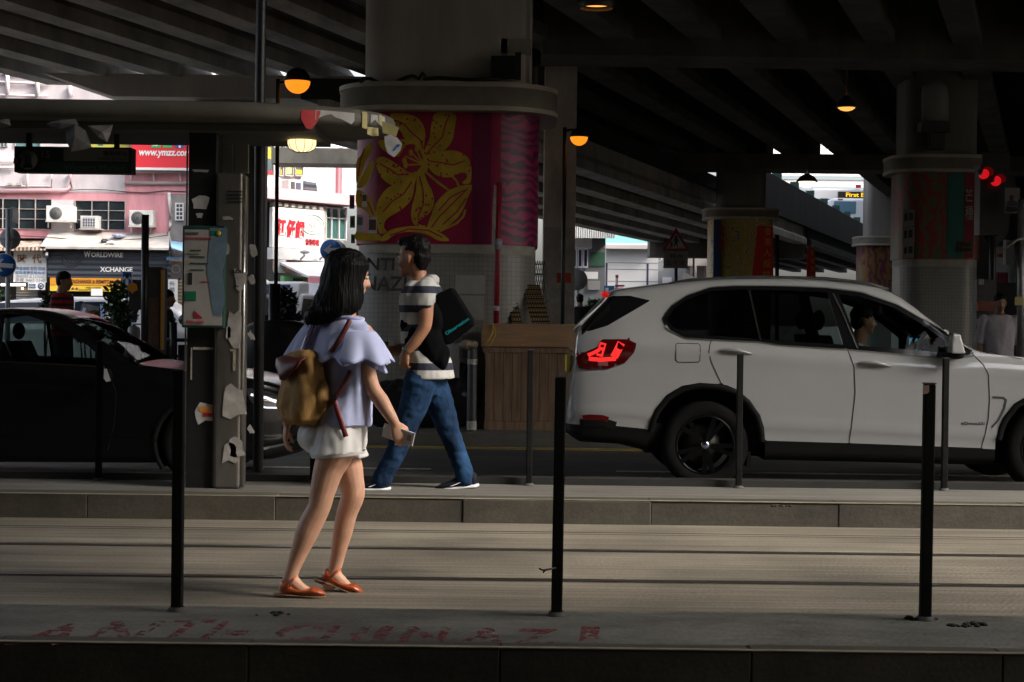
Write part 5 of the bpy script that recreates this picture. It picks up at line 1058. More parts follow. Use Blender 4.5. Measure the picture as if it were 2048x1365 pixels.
part('green_panel', rect(1180, 505, 1209, 532, Yr - 4.05, .04), mat('green_glass', (.05, .12, .08), .25, var=.3, scale=.6), gb_)
part('canopy', MB().hexa([W(1120, 476, Yr - 8), W(1230, 477, Yr - 8), W(1230, 474, Yr - 4), W(1120, 474, Yr - 4)], [W(1120, 436, Yr - 8), W(1230, 469, Yr - 8), W(1230, 460, Yr - 4), W(1120, 436, Yr - 4)]), add_wave_bump(mat('corrugated_white', (.60, .60, .59), .5), 3.6, 'X', 1., .06), gb_)
part('white_block', rect(1146, 476, 1184, 496, Yr - 5, .8), M_wht, gb_)
part('light_box', rect(1160, 544, 1196, 558, Yr - 5, .5), mat('light_box', (.85, .85, .85), .4), gb_); part('panel_grey', rect(1176, 562, 1200, 580, Yr - 4.1, .05), mat('glass_reflection', (.32, .31, .30), .3), gb_)
for i in range(3):
    x0 = 1144 + i * 11.2
    z = part('numeral', rect(x0, 497, x0 + 10, 536, Yr - 5.2, .15), mat('numeral_navy', (.035, .03, .14), .5), gb_); bevel(z, .06, 3)
    rgm = join(rect(x0, 497, x0 + 2.2, 536, Yr - 5.24, .03), rect(x0 + 7.8, 497, x0 + 10, 536, Yr - 5.24, .03), rect(x0 + 2.2, 497, x0 + 7.8, 500, Yr - 5.24, .03), rect(x0 + 2.2, 533, x0 + 7.8, 536, Yr - 5.24, .03)); part('numeral_outline', rgm, M_wht, z)
part('star', join(*[MB().prism([(.1 * math.cos(R(90 + a * 36)) * (1 if a % 2 == 0 else .45), .1 * math.sin(R(90 + a * 36)) * (1 if a % 2 == 0 else .45)) for a in range(10)], W(x, 540, Yr - 5.2), (1, 0, 0), (0, 0, 1), (0, .02, 0)) for x in (1156, 1168)]), mat('numeral_navy', (.035, .03, .14), .5), gb_)
bsn = thing('blue_street_sign', 'blue information board with pictures far behind the tailgate of the white car', 'sign', W(1220, 600, 60)); part('board', rect(1208, 572, 1229, 592, 60, .1), mat('info_blue', (.04, .16, .34), .5), bsn); part('picture', join(rect(1211, 576, 1217, 583, 59.98, .02), rect(1214, 585, 1224, 600, 59.97, .02)), M_wht, bsn); part('post', MB().tube([W(1218, 592, 60.1), W(1218, 700, 60.1)], .05, 8), M_dk, bsn)
pks = thing('pink_street_sign', 'pink finger post with small square sign far behind the tailgate of the white car', 'sign', W(1236, 600, 58)); islands('board', join(rect(1230, 570, 1249, 574, 58, .05), rect(1230, 575.5, 1246, 581, 58, .05), rect(1231, 550, 1237, 556, 58, .04)), mat('sign_pinkred', (.55, .08, .16), .5), pks); part('post', MB().tube([W(1233, 556, 58.1), W(1233, 700, 58.1)], .05, 8), M_wht, pks)
dsc = thing('round_sign', 'grey back of a round road sign at the right edge of the bare concrete pier', 'road sign', W(1155, 690, 40)); part('disc', MB().lathe([(.001, 0), (.25, 0), (.25, .02), (.001, .02)], W(1154, 560, 40), 'Y', 28), mat('sign_back', (.33, .34, .36), .5), dsc); part('post', MB().tube([W(1155, 540, 40.1), W(1155, 700, 40.1)], .04, 8), M_wht, dsc)
# bus and minibus glimpsed on the ramp beyond the parapet
bu = thing('bus', 'bus with amber First Bus destination display glimpsed over the ramp parapet', 'bus', W(1715, 440, 92))
Yq = 92; bb = part('body', rect(1625, 378, 1800, 440, Yq, 3), mat('bus_white', (.60, .60, .62), .4), bu); bevel(bb, .1, 3)
part('display', rect(1676, 384, 1760, 396, Yq - .02, .03), M_black, bu)
part('display_lettering', ptext('First Bus', 1692, 386, 1742, 394.5, Yq - .03, thick=.02, bold=.02), mat('amber_led', (.9, .5, .02), .5, emit=(1, .55, .02), es=.3), bu)
part('windscreen', rect(1630, 399, 1796, 424, Yq - .02, .03), M_win, bu); part('red_stripe', rect(1712, 370, 1722, 376, Yq - .02, .1), M_red, bu)
mn = thing('minibus', 'white minibus with blue rear window just behind the ramp parapet', 'minibus', W(1690, 430, 86)); bb = part('body', rect(1662, 397, 1734, 450, 86, 3), mat('bus_white2', (.66, .68, .72), .4), mn); bevel(bb, .15, 3); part('rear_window', rect(1668, 403, 1712, 428, 85.98, .03), mat('blue_pane', (.10, .2, .28), .2), mn); part('tail_lamp', rect(1676, 398, 1686, 400, 85.97, .03), M_red, mn)
tw = thing('tower_block', 'white tower block glimpsed in the gap above the ramp parapet', 'building', W(1650, 300, 140)); part('wall', rect(1480, 100, 1800, 420, 140, 6), mat('tower_white', (.70, .69, .68), .7, var=.04, scale=.2), tw); part('window_strip', join(*[rect(1480, 330 + i * 22, 1800, 338 + i * 22, 139.9, .08) for i in range(3)]), mat('tower_glass', (.28, .32, .34), .3), tw)
# things seen through the opening on the far right
sb = thing('lit_shop', 'bright shop with orange sign and red white striped railing glimpsed at the far right', 'shop', W(2010, 640, 66)); part('wall', rect(1960, 470, 2060, 700, 66, 1), M_wht, sb); part('orange_sign', rect(1994, 508, 2014, 515, 65.95, .04), mat('orange_sign2', (.6, .22, .03), .5), sb); part('lettering', ptext('大牌檔', 1997, 509, 2012, 514, 65.93, thick=.02), mat('sign_tan', (.33, .14, .08), .6), sb)
part('striped_rail', join(*[rect(1990 + i * 6, 545, 1993 + i * 6, 575, 65.9, .05) for i in range(10)]), mat('stripe_maroon', (.35, .03, .06), .6), sb)
# ================================================================== PLANTS, ROAD SIGNS ON THE LEFT, SMALL THINGS ON THE MEDIAN
M_leaf = mat('leaf_green', (.035, .085, .022), .5, var=.5, scale=9, spec=.4)
M_leaf2 = mat('leaf_dark', (.02, .045, .018), .5, var=.5, scale=9, spec=.4)
M_stem = mat('plant_stem', (.07, .055, .04), .8)
def shrub(name, label, Y, cl, n, size, base_px, seed, m, pot=None):
    rng = random.Random(seed); b = W(base_px[0], base_px[1], Y)
    t = thing(name, label, 'plant', b)
    cs = [(W(x, y, Y), (rx / S(Y), rx / S(Y) * .8, ry / S(Y))) for x, y, rx, ry in cl]
    part('foliage', leaf_cloud(rng, cs, n, size), m, t)
    st = MB()
    for c, r in cs: st.tube([b + Vector((rng.uniform(-.05, .05), 0, 0)), b.lerp(c, .5) + Vector((rng.uniform(-.04, .04), 0, 0)), c], [.018, .013, .005], 6)
    part('stem', st, M_stem, t)
    if pot: part('pot', MB().lathe([(pot[0] * .75, 0), (pot[0], pot[1]), (pot[0] * .9, pot[1])], b - Vector((0, 0, .02)), n=20), M_dk, t)
shrub('tall_bush', 'tall leafy green bush standing against the white van behind the black car', 24, [(235, 585, 20, 22), (228, 615, 22, 20), (250, 625, 24, 22), (230, 650, 26, 20), (248, 660, 22, 18), (235, 685, 20, 22), (240, 710, 12, 20)], 1500, .085, (240, 765), 1, M_leaf)
shrub('low_bush', 'low leafy shrub below the man in the red striped shirt', 23.5, [(168, 662, 14, 10), (180, 668, 18, 9), (195, 672, 10, 9), (160, 672, 8, 10)], 420, .09, (178, 765), 2, M_leaf)
shrub('small_bush', 'sparse leafy plant left of the man in the red striped shirt', 25, [(95, 600, 8, 14), (88, 625, 10, 16), (100, 640, 10, 12)], 260, .09, (93, 745), 3, M_leaf2)
shrub('lamp_post_bush', 'dark shrub growing around the slim lamp post beside the white truck', 22.6, [(572, 592, 16, 14), (578, 615, 18, 16), (590, 640, 14, 16), (560, 640, 24, 16), (535, 650, 16, 10), (590, 660, 10, 14)], 900, .085, (565, 760), 4, M_leaf2)
shrub('far_bush', 'distant palm-like bush behind the standing man in black', 42, [(1190, 612, 14, 10), (1205, 622, 14, 12), (1180, 628, 10, 10), (1208, 640, 10, 10)], 420, .16, (1195, 690), 5, M_leaf)
shrub('shop_plant', 'dim green plant at the dark shop entrance on the far left', 43.5, [(6, 596, 8, 14), (2, 615, 8, 12)], 160, .14, (4, 730), 6, M_leaf2)
hd = thing('planter_box', 'black rounded planter mound behind the woman, under the dark shrub', 'planter', W(552, 780, 21.6))
mb = MB(); c = W(552, 745, 21.6)
mb.rings([((c.x, 21.9, z), (r, 0, 0), (0, .4, 0)) for r, z in ((.62, .0), (.60, .9), (.52, W(550, 660, 21.6).z), (.3, W(550, 643, 21.6).z), (.02, W(550, 640, 21.6).z))], 24); part('tub', mb, M_black, hd)
# blue arrow sign on a tall pole, left edge
ks = thing('keep_left_sign', 'tall pole with blue keep left arrow disc and grey sign back at the left edge', 'road sign', (W(15, 700, 27).x, 27, .02))
M_bl = mat('sign_blue_face', (.015, .13, .48), .4); M_alu = mat('aluminium_grey', (.42, .44, .46), .45, metal=.3)
part('pole', MB().tube([W(14.5, 760, 27), W(16.5, 418, 27)], .04, 12), M_alu, ks)
def disc(px, py, Y, rpx, m, name, par, t=.02): return part(name, MB().lathe([(.001, 0), (rpx / S(Y), 0), (rpx / S(Y), t), (.001, t)], W(px, py, Y), 'Y', 32), m, par)
disc(20, 478, 27.1, 21, mat('sign_back', (.33, .34, .36), .5), 'sign_back', ks)
df = disc(8, 531, 26.9, 24, M_wht, 'disc_rim', ks); disc(8, 531, 26.89, 22.5, M_bl, 'disc_face', ks)
def arrow(px, py, Y, s, ang, m, name, par):
    P = [(-1, 0), (-.25, .62), (.05, .62), (-.3, .22), (1, .22), (1, -.22), (-.3, -.22), (.05, -.62), (-.25, -.62)]; ca, sa = math.cos(ang), math.sin(ang)
    return part(name, MB().prism([(x * ca - y * sa, x * sa + y * ca) for x, y in P], W(px, py, Y), (s / S(Y), 0, 0), (0, 0, s / S(Y)), (0, .004, 0)), m, par)
arrow(6, 531, 26.88, 20, R(-4), M_wht, 'arrow', ks)
part('bracket', rect(3, 476.5, 38, 478.5, 27.06, .03), M_alu, ks); part('street_plate', rect(21, 415, 25, 445, 26.9, .3), M_alu, ks)
k2 = thing('keep_left_sign', 'blue arrow disc with grey backing above the head of the woman walking', 'road sign', (W(672, 720, 33).x, 33, .02))
disc(670, 506, 33.1, 25, M_alu, 'backing_disc', k2); disc(662, 501, 32.95, 22, M_wht, 'disc_rim', k2); disc(662, 501, 32.93, 21, M_bl, 'disc_face', k2); arrow(664, 500, 32.91, 17, R(2), M_wht, 'arrow', k2); part('pole', MB().tube([W(676, 720, 33.15), W(676, 490, 33.15)], .04, 10), M_alu, k2)
ow = thing('one_way_sign', 'blue square sign with a white upward arrow in front of the slate shop front', 'road sign', (W(254, 700, 30).x, 30, .02))
part('board', rect(245, 544, 263, 574, 30, .02), M_bl, ow); part('board_rim', join(rect(244.3, 543.2, 263.7, 544.6, 29.99, .03), rect(244.3, 573.4, 263.7, 574.8, 29.99, .03), rect(244.2, 544.6, 245.3, 573.4, 29.99, .03), rect(262.7, 544.6, 263.8, 573.4, 29.99, .03)), M_wht, ow)
arrow(254, 560, 29.98, 13, R(-90), M_wht, 'arrow', ow); part('sticker', MB().prism([(-5, 1), (-1, 6), (5, 4), (3, -2), (0, -6)], W(254, 553, 29.97), (1 / S(30), 0, 0), (0, 0, 1 / S(30)), (0, .004, 0)), M_ink, ow); part('post', MB().tube([W(254, 700, 30.06), W(254, 545, 30.06)], .03, 8), M_alu, ow)
# meter box with yellow edge and dark posts
mt = thing('ticket_machine', 'dark ticket machine with a yellow edge and small emblem left of the tram shelter', 'machine', (W(310, 720, 22).x, 22, .02))
bevel(part('cabinet', rect(283, 534, 324, 715, 22, .35), mat('machine_dark', (.035, .028, .02), .6, var=.4, scale=4), mt), .03, 3); part('yellow_edge', rect(321, 540, 326, 700, 21.97, .1), mat('machine_yellow', (.42, .22, .02), .5), mt)
part('front_panel', rect(296, 596, 318, 690, 21.985, .012), mat('machine_brown', (.075, .04, .025), .6, var=.3, scale=5), mt)
c = W(264.5, 588, 21.97); part('emblem', MB().prism([(.07 * math.cos(R(a)) * k, .05 + .09 * math.sin(R(a)) * k) for a, k in ((0, 1), (45, 1.1), (90, 1.1), (135, 1.1), (180, 1), (220, .4), (270, .6), (320, .4))], c, (1, 0, 0), (0, 0, 1), (0, .01, 0)), M_or, mt); part('emblem_arm', rect(258, 583, 284, 620, 21.99, .02), M_dk, mt); part('lettering', join(*[ptext(ch, 305, 698 + i * 8, 311, 704 + i * 8, 21.975, thick=.004) for i, ch in enumerate('電車')]), mat('dim_letter', (.2, .2, .2), .6), mt)
tag(part('signal_post', MB().tube([W(289, 760, 21.5), W(290.5, 430, 21.5)], .048, 12), M_black), 'thick black post rising in front of the slate shop front, beside the ticket machine', 'post')
rl_ = thing('railing', 'black pedestrian railing between the ticket machine and the tram shelter', 'railing', W(360, 760, 23)); 
for x in (331, 347, 363, 379): part('post', MB().tube([W(x, 762, 23), W(x, 690 - (x == 347) * 45, 23)], .05, 8), M_black, rl_)
part('rail', MB().tube([W(325, 680, 23), W(384, 681, 23)], .025, 8).tube([W(325, 712, 23), W(384, 713, 23)], .02, 8), M_black, rl_)
tag(part('rubbish_bag', displace(remesh(MB().ball(W(265, 735, 22.5), (.13, .12, .33), 16, 10).ball(W(255, 755, 22.5), (.2, .15, .15), 16, 10), .025, 2), lambda c: .03 * noise.noise(c * 8)), M_black), 'tall black plastic bag slumped between the bush and the ticket machine', 'bag')
# the street front behind the camera and an unseen block added at the right hand end (they shade the underpass)
bk = thing('street_block', 'plain dark street block closing the street opposite the tram stop', 'building', (0, -12, 0))
M_blk = mat('block_render', (.09, .085, .08), .85, var=.2, scale=.6)
part('wall', MB().box((-60, -22, -.3), (14, -12, 18)), M_blk, bk); 
wn = MB()
for i in range(14):
    for j in range(3): wn.box((-50 + i * 4.5, -11.998, 2.6 + j * 4), (-47.6 + i * 4.5, -11.94, 4.6 + j * 4))
part('window_band', wn, M_win, bk)
bk2 = thing('light_block', 'plain dark block, unseen and added to cut light entering from the right', 'building', (34, 30, 0))
part('wall', MB().box((34, 17, -.4), (44, 112, 16)), M_blk, bk2)
# ================================================================== VEHICLES
def glass_mat(name, tint, refl=1.):
    if name in MATS: return MATS[name]
    m = bpy.data.materials.new(name); m.use_nodes = True; MATS[name] = m; nt = m.node_tree; nt.nodes.clear(); N = nt.nodes.new; L = nt.links
    o = N('ShaderNodeOutputMaterial'); mx = N('ShaderNodeMixShader'); t = N('ShaderNodeBsdfTransparent'); g = N('ShaderNodeBsdfGlossy'); fz = N('ShaderNodeFresnel')
    t.inputs['Color'].default_value = (*tint, 1); g.inputs['Roughness'].default_value = .02; g.inputs['Color'].default_value = (refl,) * 3 + (1,); fz.inputs['IOR'].default_value = 1.5
    L.new(fz.outputs[0], mx.inputs[0]); L.new(t.outputs[0], mx.inputs[1]); L.new(g.outputs[0], mx.inputs[2]); L.new(mx.outputs[0], o.inputs[0]); return m
M_tyre = mat('tyre_rubber', (.008, .008, .008), .85, var=.3, scale=12, spec=.15)
M_rim = mat('black_alloy', (.012, .012, .013), .22, metal=.6)
M_chrome = mat('chrome', (.62, .62, .62), .12, metal=1.)
M_clad = mat('black_plastic', (.006, .006, .006), .7, var=.2, scale=9, spec=.2)
M_seam = mat('panel_gap', (.006, .006, .006), .8)
M_int = mat('car_interior', (.012, .012, .013), .8)
M_gblk = mat('gloss_black', (.008, .008, .009), .08)
def lerp_pts(P, x):
    if x <= P[0][0]: return P[0][1]
    for (x0, z0), (x1, z1) in zip(P, P[1:]):
        if x <= x1: 
            return z0 + (z1 - z0) * (x - x0) / max(x1 - x0, 1e-6)
    return P[-1][1]
def smooth_pts(P, n=6):
    """monotone cubic resampling"""
    m = [0] * len(P); d = [(P[i + 1][1] - P[i][1]) / max(P[i + 1][0] - P[i][0], 1e-6) for i in range(len(P) - 1)]
    m[0], m[-1] = d[0], d[-1]
    for i in range(1, len(P) - 1): m[i] = 0 if d[i - 1] * d[i] <= 0 else 2 * d[i - 1] * d[i] / (d[i - 1] + d[i])
    out = []
    for i in range(len(P) - 1):
        h = P[i + 1][0] - P[i][0]
        for k in range(n):
            t = k / n; out.append((P[i][0] + h * t, P[i][1] * (2*t**3 - 3*t*t + 1) + h * m[i] * (t**3 - 2*t*t + t) + P[i + 1][1] * (-2*t**3 + 3*t*t) + h * m[i + 1] * (t**3 - t*t)))
    return out + [P[-1]]
def inside(x, z, poly):
    r = False; n = len(poly); j = n - 1
    for i in range(n):
        xi, zi = poly[i]; xj, zj = poly[j]
        if (zi > z) != (zj > z) and x < (xj - xi) * (z - zi) / (zj - zi) + xi: r = not r
        j = i
    return r
def nearest_on(poly, x, z):
    best = None
    for (ax, az), (bx, bz) in zip(poly, poly[1:] + poly[:1]):
        dx, dz = bx - ax, bz - az; t = max(0, min(1, ((x - ax) * dx + (z - az) * dz) / max(dx * dx + dz * dz, 1e-9)))
        qx, qz = ax + dx * t, az + dz * t; d = (qx - x) ** 2 + (qz - z) ** 2
        if best is None or d < best[0]: best = (d, qx, qz)
    return best
class Car:
    def __init__(s, Yn, hw, top, bot, sill, belt, width, tumble=.36, top_off=.3, dx=.02, shoulder=.06):
        s.Yn, s.hw, s.cy, s.tumble, s.sh = Yn, hw, Yn + hw, tumble, shoulder
        cv = lambda L, off=0: sorted([(W(x, y, Yn).x, W(x, y, Yn + off).z) for x, y in L])
        s.top = smooth_pts(cv(top, top_off)); s.bot = cv(bot); s.sl = cv(sill); s.bl = smooth_pts(cv(belt)); s.wd = smooth_pts(sorted((W(x, 700, Yn).x, w) for x, w in width))
        x0, x1 = s.top[0][0], s.top[-1][0]; s.x0, s.x1 = x0, x1
        xs = []; x = x0
        while x < x1:
            xs.append(x); e = min(x - x0, x1 - x); x += max(.004, min(dx, .003 + e * .18))
        xs.append(x1); s.xs = xs
        rows = [s.section(x) for x in xs]; s.rows = rows; n = len(rows[0]); s.n = n
        # vertices: near side (sign -1) then far side
        V = []; F = []; s.meta = []
        for sg in (-1, 1):
            o = len(V)
            for x, r in zip(xs, rows):
                for y, z in r: V.append(Vector((x, s.cy + sg * y, z)))
            for i in range(len(xs) - 1):
                for k in range(n - 1):
                    f = (o + i * n + k, o + (i + 1) * n + k, o + (i + 1) * n + k + 1, o + i * n + k + 1); F.append(f if sg < 0 else f[::-1]); s.meta.append((sg, k))
        s.V, s.F = V, F; s.left = set(range(len(F))); s.cen = [sum((V[i] for i in f), Vector()) / 4 for f in F]
    def section(s, x):
        zt, zl, zs, zb, w = lerp_pts(s.top, x), lerp_pts(s.bot, x), lerp_pts(s.sl, x), lerp_pts(s.bl, x), lerp_pts(s.wd, x)
        if zl > zt - .06: zl = zt - .06
        zs = min(max(zs, zl + .02), zt - .035); zb = min(max(zb, zs + .01), zt - .02)
        P = [(0, zl), (w * .5, zl), (w - .10, zl), (w - .035, zl + min(.04, (zs - zl) * .4))]
        for i in range(1, 4): t = i / 3; P.append((w - .035 + .015 * t, P[3][1] + (zs - P[3][1]) * t))
        H = zb - zs; sh = s.sh * min(1, H / .3)
        prof = [(0, -.034), (.07, -.022), (.13, -.004), (.17, .0), (.22, -.008), (.5, -.012), (.74, -.018), (.82, -.008), (.86, -.009), (.92, -.032), (1, -.066)]
        for i in range(1, 19):
            t = i / 18; P.append((w + lerp_pts(prof, t) * sh / .06, zs + H * t))
        y0 = P[-1][0]; ze = max(zt - .07 - .03 * (zt - zb), zb + (zt - zb) * .4); hgt = ze - zb; ye = y0 - s.tumble * hgt
        for i in range(1, 19): t = i / 18; P.append((y0 + (ye - y0) * (t + .10 * t * (1 - t)), zb + hgt * t))
        rr = min(.14, ye * .3)
        for i in range(1, 5): a = R(90 * i / 4 * .8); P.append((ye - rr * (1 - math.cos(a)) - .02 * i / 4, ze + (zt - .015 - ze) * math.sin(a) / math.sin(R(72))))
        yl, zl2 = P[-1]
        for i in range(1, 8): t = i / 7; P.append((yl * (1 - t), zl2 + (zt - zl2) * (1 - (1 - t) ** 2)))
        return P
    def y_at(s, x, z):
        r = s.section(x)[2:46]
        for (ya, za), (yb, zb) in zip(r, r[1:]):
            if min(za, zb) - 1e-6 <= z <= max(za, zb) + 1e-6 and abs(zb - za) > 1e-6: return ya + (yb - ya) * (z - za) / (zb - za)
        return r[-1][0] if z > r[-1][1] else r[0][0]
    def px(s, pts): return [(lambda p: (p.x, p.z))(W(x, y, s.Yn)) for x, y in pts]
    def proj(s, x, z, off=0, sg=-1): return Vector((x, s.cy + sg * (s.y_at(x, z) + off), z))
    def take(s, test): 
        g = [i for i in s.left if test(i)]; s.left -= set(g); return g
    def region(s, poly, sides=(-1, 1), kmin=2, kmax=46, snap=.022):
        g = s.take(lambda i: s.meta[i][0] in sides and kmin <= s.meta[i][1] < kmax and inside(s.cen[i].x, s.cen[i].z, poly))
        gs = set(g); ed = {}
        for i in g:
            f = s.F[i]
            for a, b in zip(f, f[1:] + f[:1]): k = (min(a, b), max(a, b)); ed[k] = ed.get(k, 0) + 1
        bd = {v for k, c in ed.items() if c == 1 for v in k}
        for v in bd:
            p = s.V[v]; d, qx, qz = nearest_on(poly, p.x, p.z)
            if d < snap ** 2:
                sg = -1 if p.y < s.cy else 1; y = abs(p.y - s.cy); dy = s.y_at(qx, qz) - s.y_at(p.x, p.z)
                s.V[v] = Vector((qx, s.cy + sg * (y + dy), qz))
        return g
    def mesh(s, faces, off=0., sides=(-1, 1)):
        mb = MB(); mp = {}
        for i in faces:
            if s.meta[i][0] not in sides: continue
            f = []
            for v in s.F[i]:
                if v not in mp:
                    mp[v] = len(mb.v); p = s.V[v]; mb.v.append(p + Vector((0, off * (-1 if p.y < s.cy else 1), 0)))
                f.append(mp[v])
            mb.f.append(tuple(f)); mb.s.append(True)
        return mb
    def strip(s, pts, w, off=.004, closed=False, sg=-1, raw=False, wpx=None):
        P = pts if raw else s.px(pts); n = len(P); Q = []
        if closed: P = P + [P[0]]
        for (ax, az), (bx, bz) in zip(P, P[1:]):
            m = max(1, int(math.hypot(bx - ax, bz - az) / .04))
            for k in range(m): Q.append((ax + (bx - ax) * k / m, az + (bz - az) * k / m))
        Q.append(P[-1]); vs = []; L = len(Q)
        for i, (x, z) in enumerate(Q):
            xa, za = Q[max(i - 1, 0)]; xb, zb = Q[min(i + 1, L - 1)]
            if closed and i in (0, L - 1): xa, za = Q[-2]; xb, zb = Q[1]
            l = math.hypot(xb - xa, zb - za) or 1; nx, nz = -(zb - za) / l * w / 2, (xb - xa) / l * w / 2
            for e in (-1, 1):
                p = s.proj(x + nx * e, z + nz * e, off, sg); vs.append(p); 
            for e in (1, -1): vs.append(s.proj(x + nx * e, z + nz * e, off - .012, sg))
        fs = []
        for i in range(L - 1):
            for k in range(4): fs.append((i * 4 + k, i * 4 + (k + 1) % 4, i * 4 + 4 + (k + 1) % 4, i * 4 + 4 + k))
        fs += [(0, 1, 2, 3), tuple(len(vs) - 4 + k for k in (3, 2, 1, 0))]
        return MB().add(vs, fs)
def both(fn): return join(fn(-1), fn(1))
def wheel(parent, c, r, w, rim_r, side, spokes=5, style='double'):
    """c: centre of the outer face, side -1 faces the camera"""
    y = lambda d: d * -side  # depth into the wheel
    sgn = -side
    t = part('wheel', MB().lathe([(rim_r * .98, .012 * sgn), (rim_r * 1.02, 0), (r * .86, -.006 * sgn), (r * .95, .01 * sgn), (r * .99, .035 * sgn), (r, .06 * sgn), (r, (w - .06) * sgn), (r * .95, w * sgn), (rim_r, w * sgn), (rim_r * .97, w * .9 * sgn), (rim_r * .97, .02 * sgn)], c, 'Y', 48), M_tyre, parent)
    rm = MB().lathe([(rim_r * 1.0, .004 * sgn), (rim_r * .95, -.004 * sgn), (rim_r * .9, .02 * sgn), (rim_r * .88, .10 * sgn)], c, 'Y', 48)
    for i in range(spokes):
        a0 = 2 * math.pi * i / spokes + R(-90 + 8)
        for da in ((-.17, .17) if style == 'double' else (0,)):
            a = a0 + da; p = c + Vector((math.cos(a0) * .05, .022 * sgn, math.sin(a0) * .05)); q = c + Vector((math.cos(a) * rim_r * .93, .008 * sgn, math.sin(a) * rim_r * .93))
            rm.bar(p, q, .04 if style == 'double' else .07, .03, up=(0, 1, 0))
    rim = part('rim', rm, M_rim, t); 
    part('brake_disc', MB().lathe([(.002, .09 * sgn), (rim_r * .72, .09 * sgn), (rim_r * .72, .11 * sgn)], c, 'Y', 32), mat('brake_disc', (.10, .098, .09), .4, metal=.8), t)
    part('hub_cap', MB().lathe([(.001, -.004 * sgn), (.03, -.004 * sgn), (.036, .004 * sgn), (.045, .03 * sgn)], c, 'Y', 20), M_chrome, t)
    for k in range(4):
        a = R(45 + 90 * k)
    part('hub_emblem', MB().add([c + Vector((0, -.006 * sgn, 0)), c + Vector((.018, -.006 * sgn, 0)), c + Vector((.013, -.006 * sgn, .013)), c + Vector((0, -.006 * sgn, .018)), c + Vector((-.018, -.006 * sgn, 0)), c + Vector((-.013, -.006 * sgn, -.013)), c + Vector((0, -.006 * sgn, -.018))], [(0, 1, 2, 3), (0, 4, 5, 6)]), mat('emblem_blue', (.03, .10, .30), .4), t)
    return t
def arch(car, root, hub, rr, poly=None, trim=.05):
    P = car.px(poly) if poly else [(hub.x + rr * math.cos(R(a)), hub.z + rr * math.sin(R(a))) for a in range(-35, 216, 10)]
    g = car.region(P + [(P[-1][0], P[-1][1] - .5), (P[0][0], P[0][1] - .5)] if poly is None else P + [(P[-1][0], P[-1][1] - .5), (P[0][0], P[0][1] - .5)], kmin=1, snap=.03)
    for sg in (-1, 1):
        vs = []; n = len(P)
        for x, z in P:
            k = 1 - trim / max(math.hypot(x - hub.x, z - hub.z), .1); xi, zi = hub.x + (x - hub.x) * k, hub.z + (z - hub.z) * k
            y = car.y_at(x, max(z, lerp_pts(car.bot, x) + .06))
            vs += [Vector((x, car.cy + sg * (y + .012), z)), Vector((xi, car.cy + sg * (y + .016), zi)), Vector((xi, car.cy + sg * (y - .32), zi)), Vector((x, car.cy + sg * (y - .02), z))]
        fs = [(i * 4 + k, i * 4 + k + 1, i * 4 + 5 + k, i * 4 + 4 + k) for i in range(n - 1) for k in (0, 1)] + [(i * 4 + 3, i * 4, i * 4 + 4, i * 4 + 7) for i in range(n - 1)]
        part('wheel_arch', MB().add(vs, fs, True), M_clad, root)
    part('arch_wall', MB().box((P[0][0], car.cy - car.hw + .36, lerp_pts(car.bot, hub.x)), (P[-1][0], car.cy + car.hw - .36, hub.z + rr * .95)), M_seam, root)

# ------------------------------------------------------------------ the white car
Yn = 14.40
suv = Car(Yn, .97,
  [(1131,866),(1134,830),(1139,785),(1147,740),(1152,700),(1154,672),(1160,656),(1172,642),(1200,614),(1222,590),(1226,583),(1242,577),(1285,571),(1328,566),(1394,559),(1500,554),(1600,554),(1701,561),(1771,571),(1806,584),(1841,608),(1876,636),(1912,662),(1957,694),(1985,702),(2048,711),(2150,722),(2230,741),(2280,775),(2305,820),(2312,860),(2314,885)],
  [(1131,868),(1160,886),(1240,890),(1300,905),(1500,921),(1930,931),(2000,931),(2200,926),(2290,912),(2314,890)],
  [(1131,850),(1226,852),(1296,859),(1531,880),(1699,886),(2005,900),(2150,905),(2314,890)],
  [(1131,700),(1250,664),(1326,668),(1426,677),(1697,697),(1897,714),(1950,712),(2000,714),(2100,724),(2314,800)],
  [(1131,.60),(1136,.74),(1143,.84),(1155,.895),(1175,.93),(1210,.955),(1280,.967),(1400,.97),(2050,.97),(2150,.955),(2230,.90),(2290,.76),(2314,.55)])
sv = thing('suv', 'white sport utility vehicle with glowing red tail light driving right behind the tram platform', 'car', (W(1410, 980, Yn).x, Yn + .97, -.12))
hubR = W(1411, 891, Yn); hubF = hubR + Vector((2.93, 0, .0)); hubF.z = hubR.z - .005
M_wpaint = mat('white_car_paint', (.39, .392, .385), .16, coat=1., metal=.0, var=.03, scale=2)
M_glass_f = glass_mat('front_side_glass', (.72, .82, .78), .22); M_glass_r = glass_mat('rear_tint_glass', (.10, .11, .11)); M_ws = glass_mat('windscreen_glass', (.65, .75, .72), .15)
M_tl = mat('tail_lamp_red', (.085, .003, .004), .10, coat=.6)
dlo = [(1326,637),(1332,626),(1346,612),(1378,591),(1426,575),(1475,571.5),(1540,571.5),(1600,573),(1665,576),(1736,585),(1806,609),(1859,641),(1901,666),(1952,706),(1950,711),(1897,715.5),(1806,708.5),(1697,699),(1560,690.5),(1520,684),(1426,679),(1371,676),(1342,661)]
pane_r = [(1337,638),(1352,617),(1380,598),(1428,582),(1478,579),(1503,579),(1520,678),(1426,672),(1374,668),(1348,655)]
pane_m = [(1509,579),(1600,581),(1664,584),(1690,690),(1560,682),(1526,679)]
pane_f = [(1688,587),(1736,594),(1802,617),(1852,648),(1895,681),(1897,706),(1806,699),(1722,692)]
gr_ = suv.region(suv.px(pane_r)); gm_ = suv.region(suv.px(pane_m)); gf_ = suv.region(suv.px(pane_f))
gd_ = suv.region(suv.px(dlo))
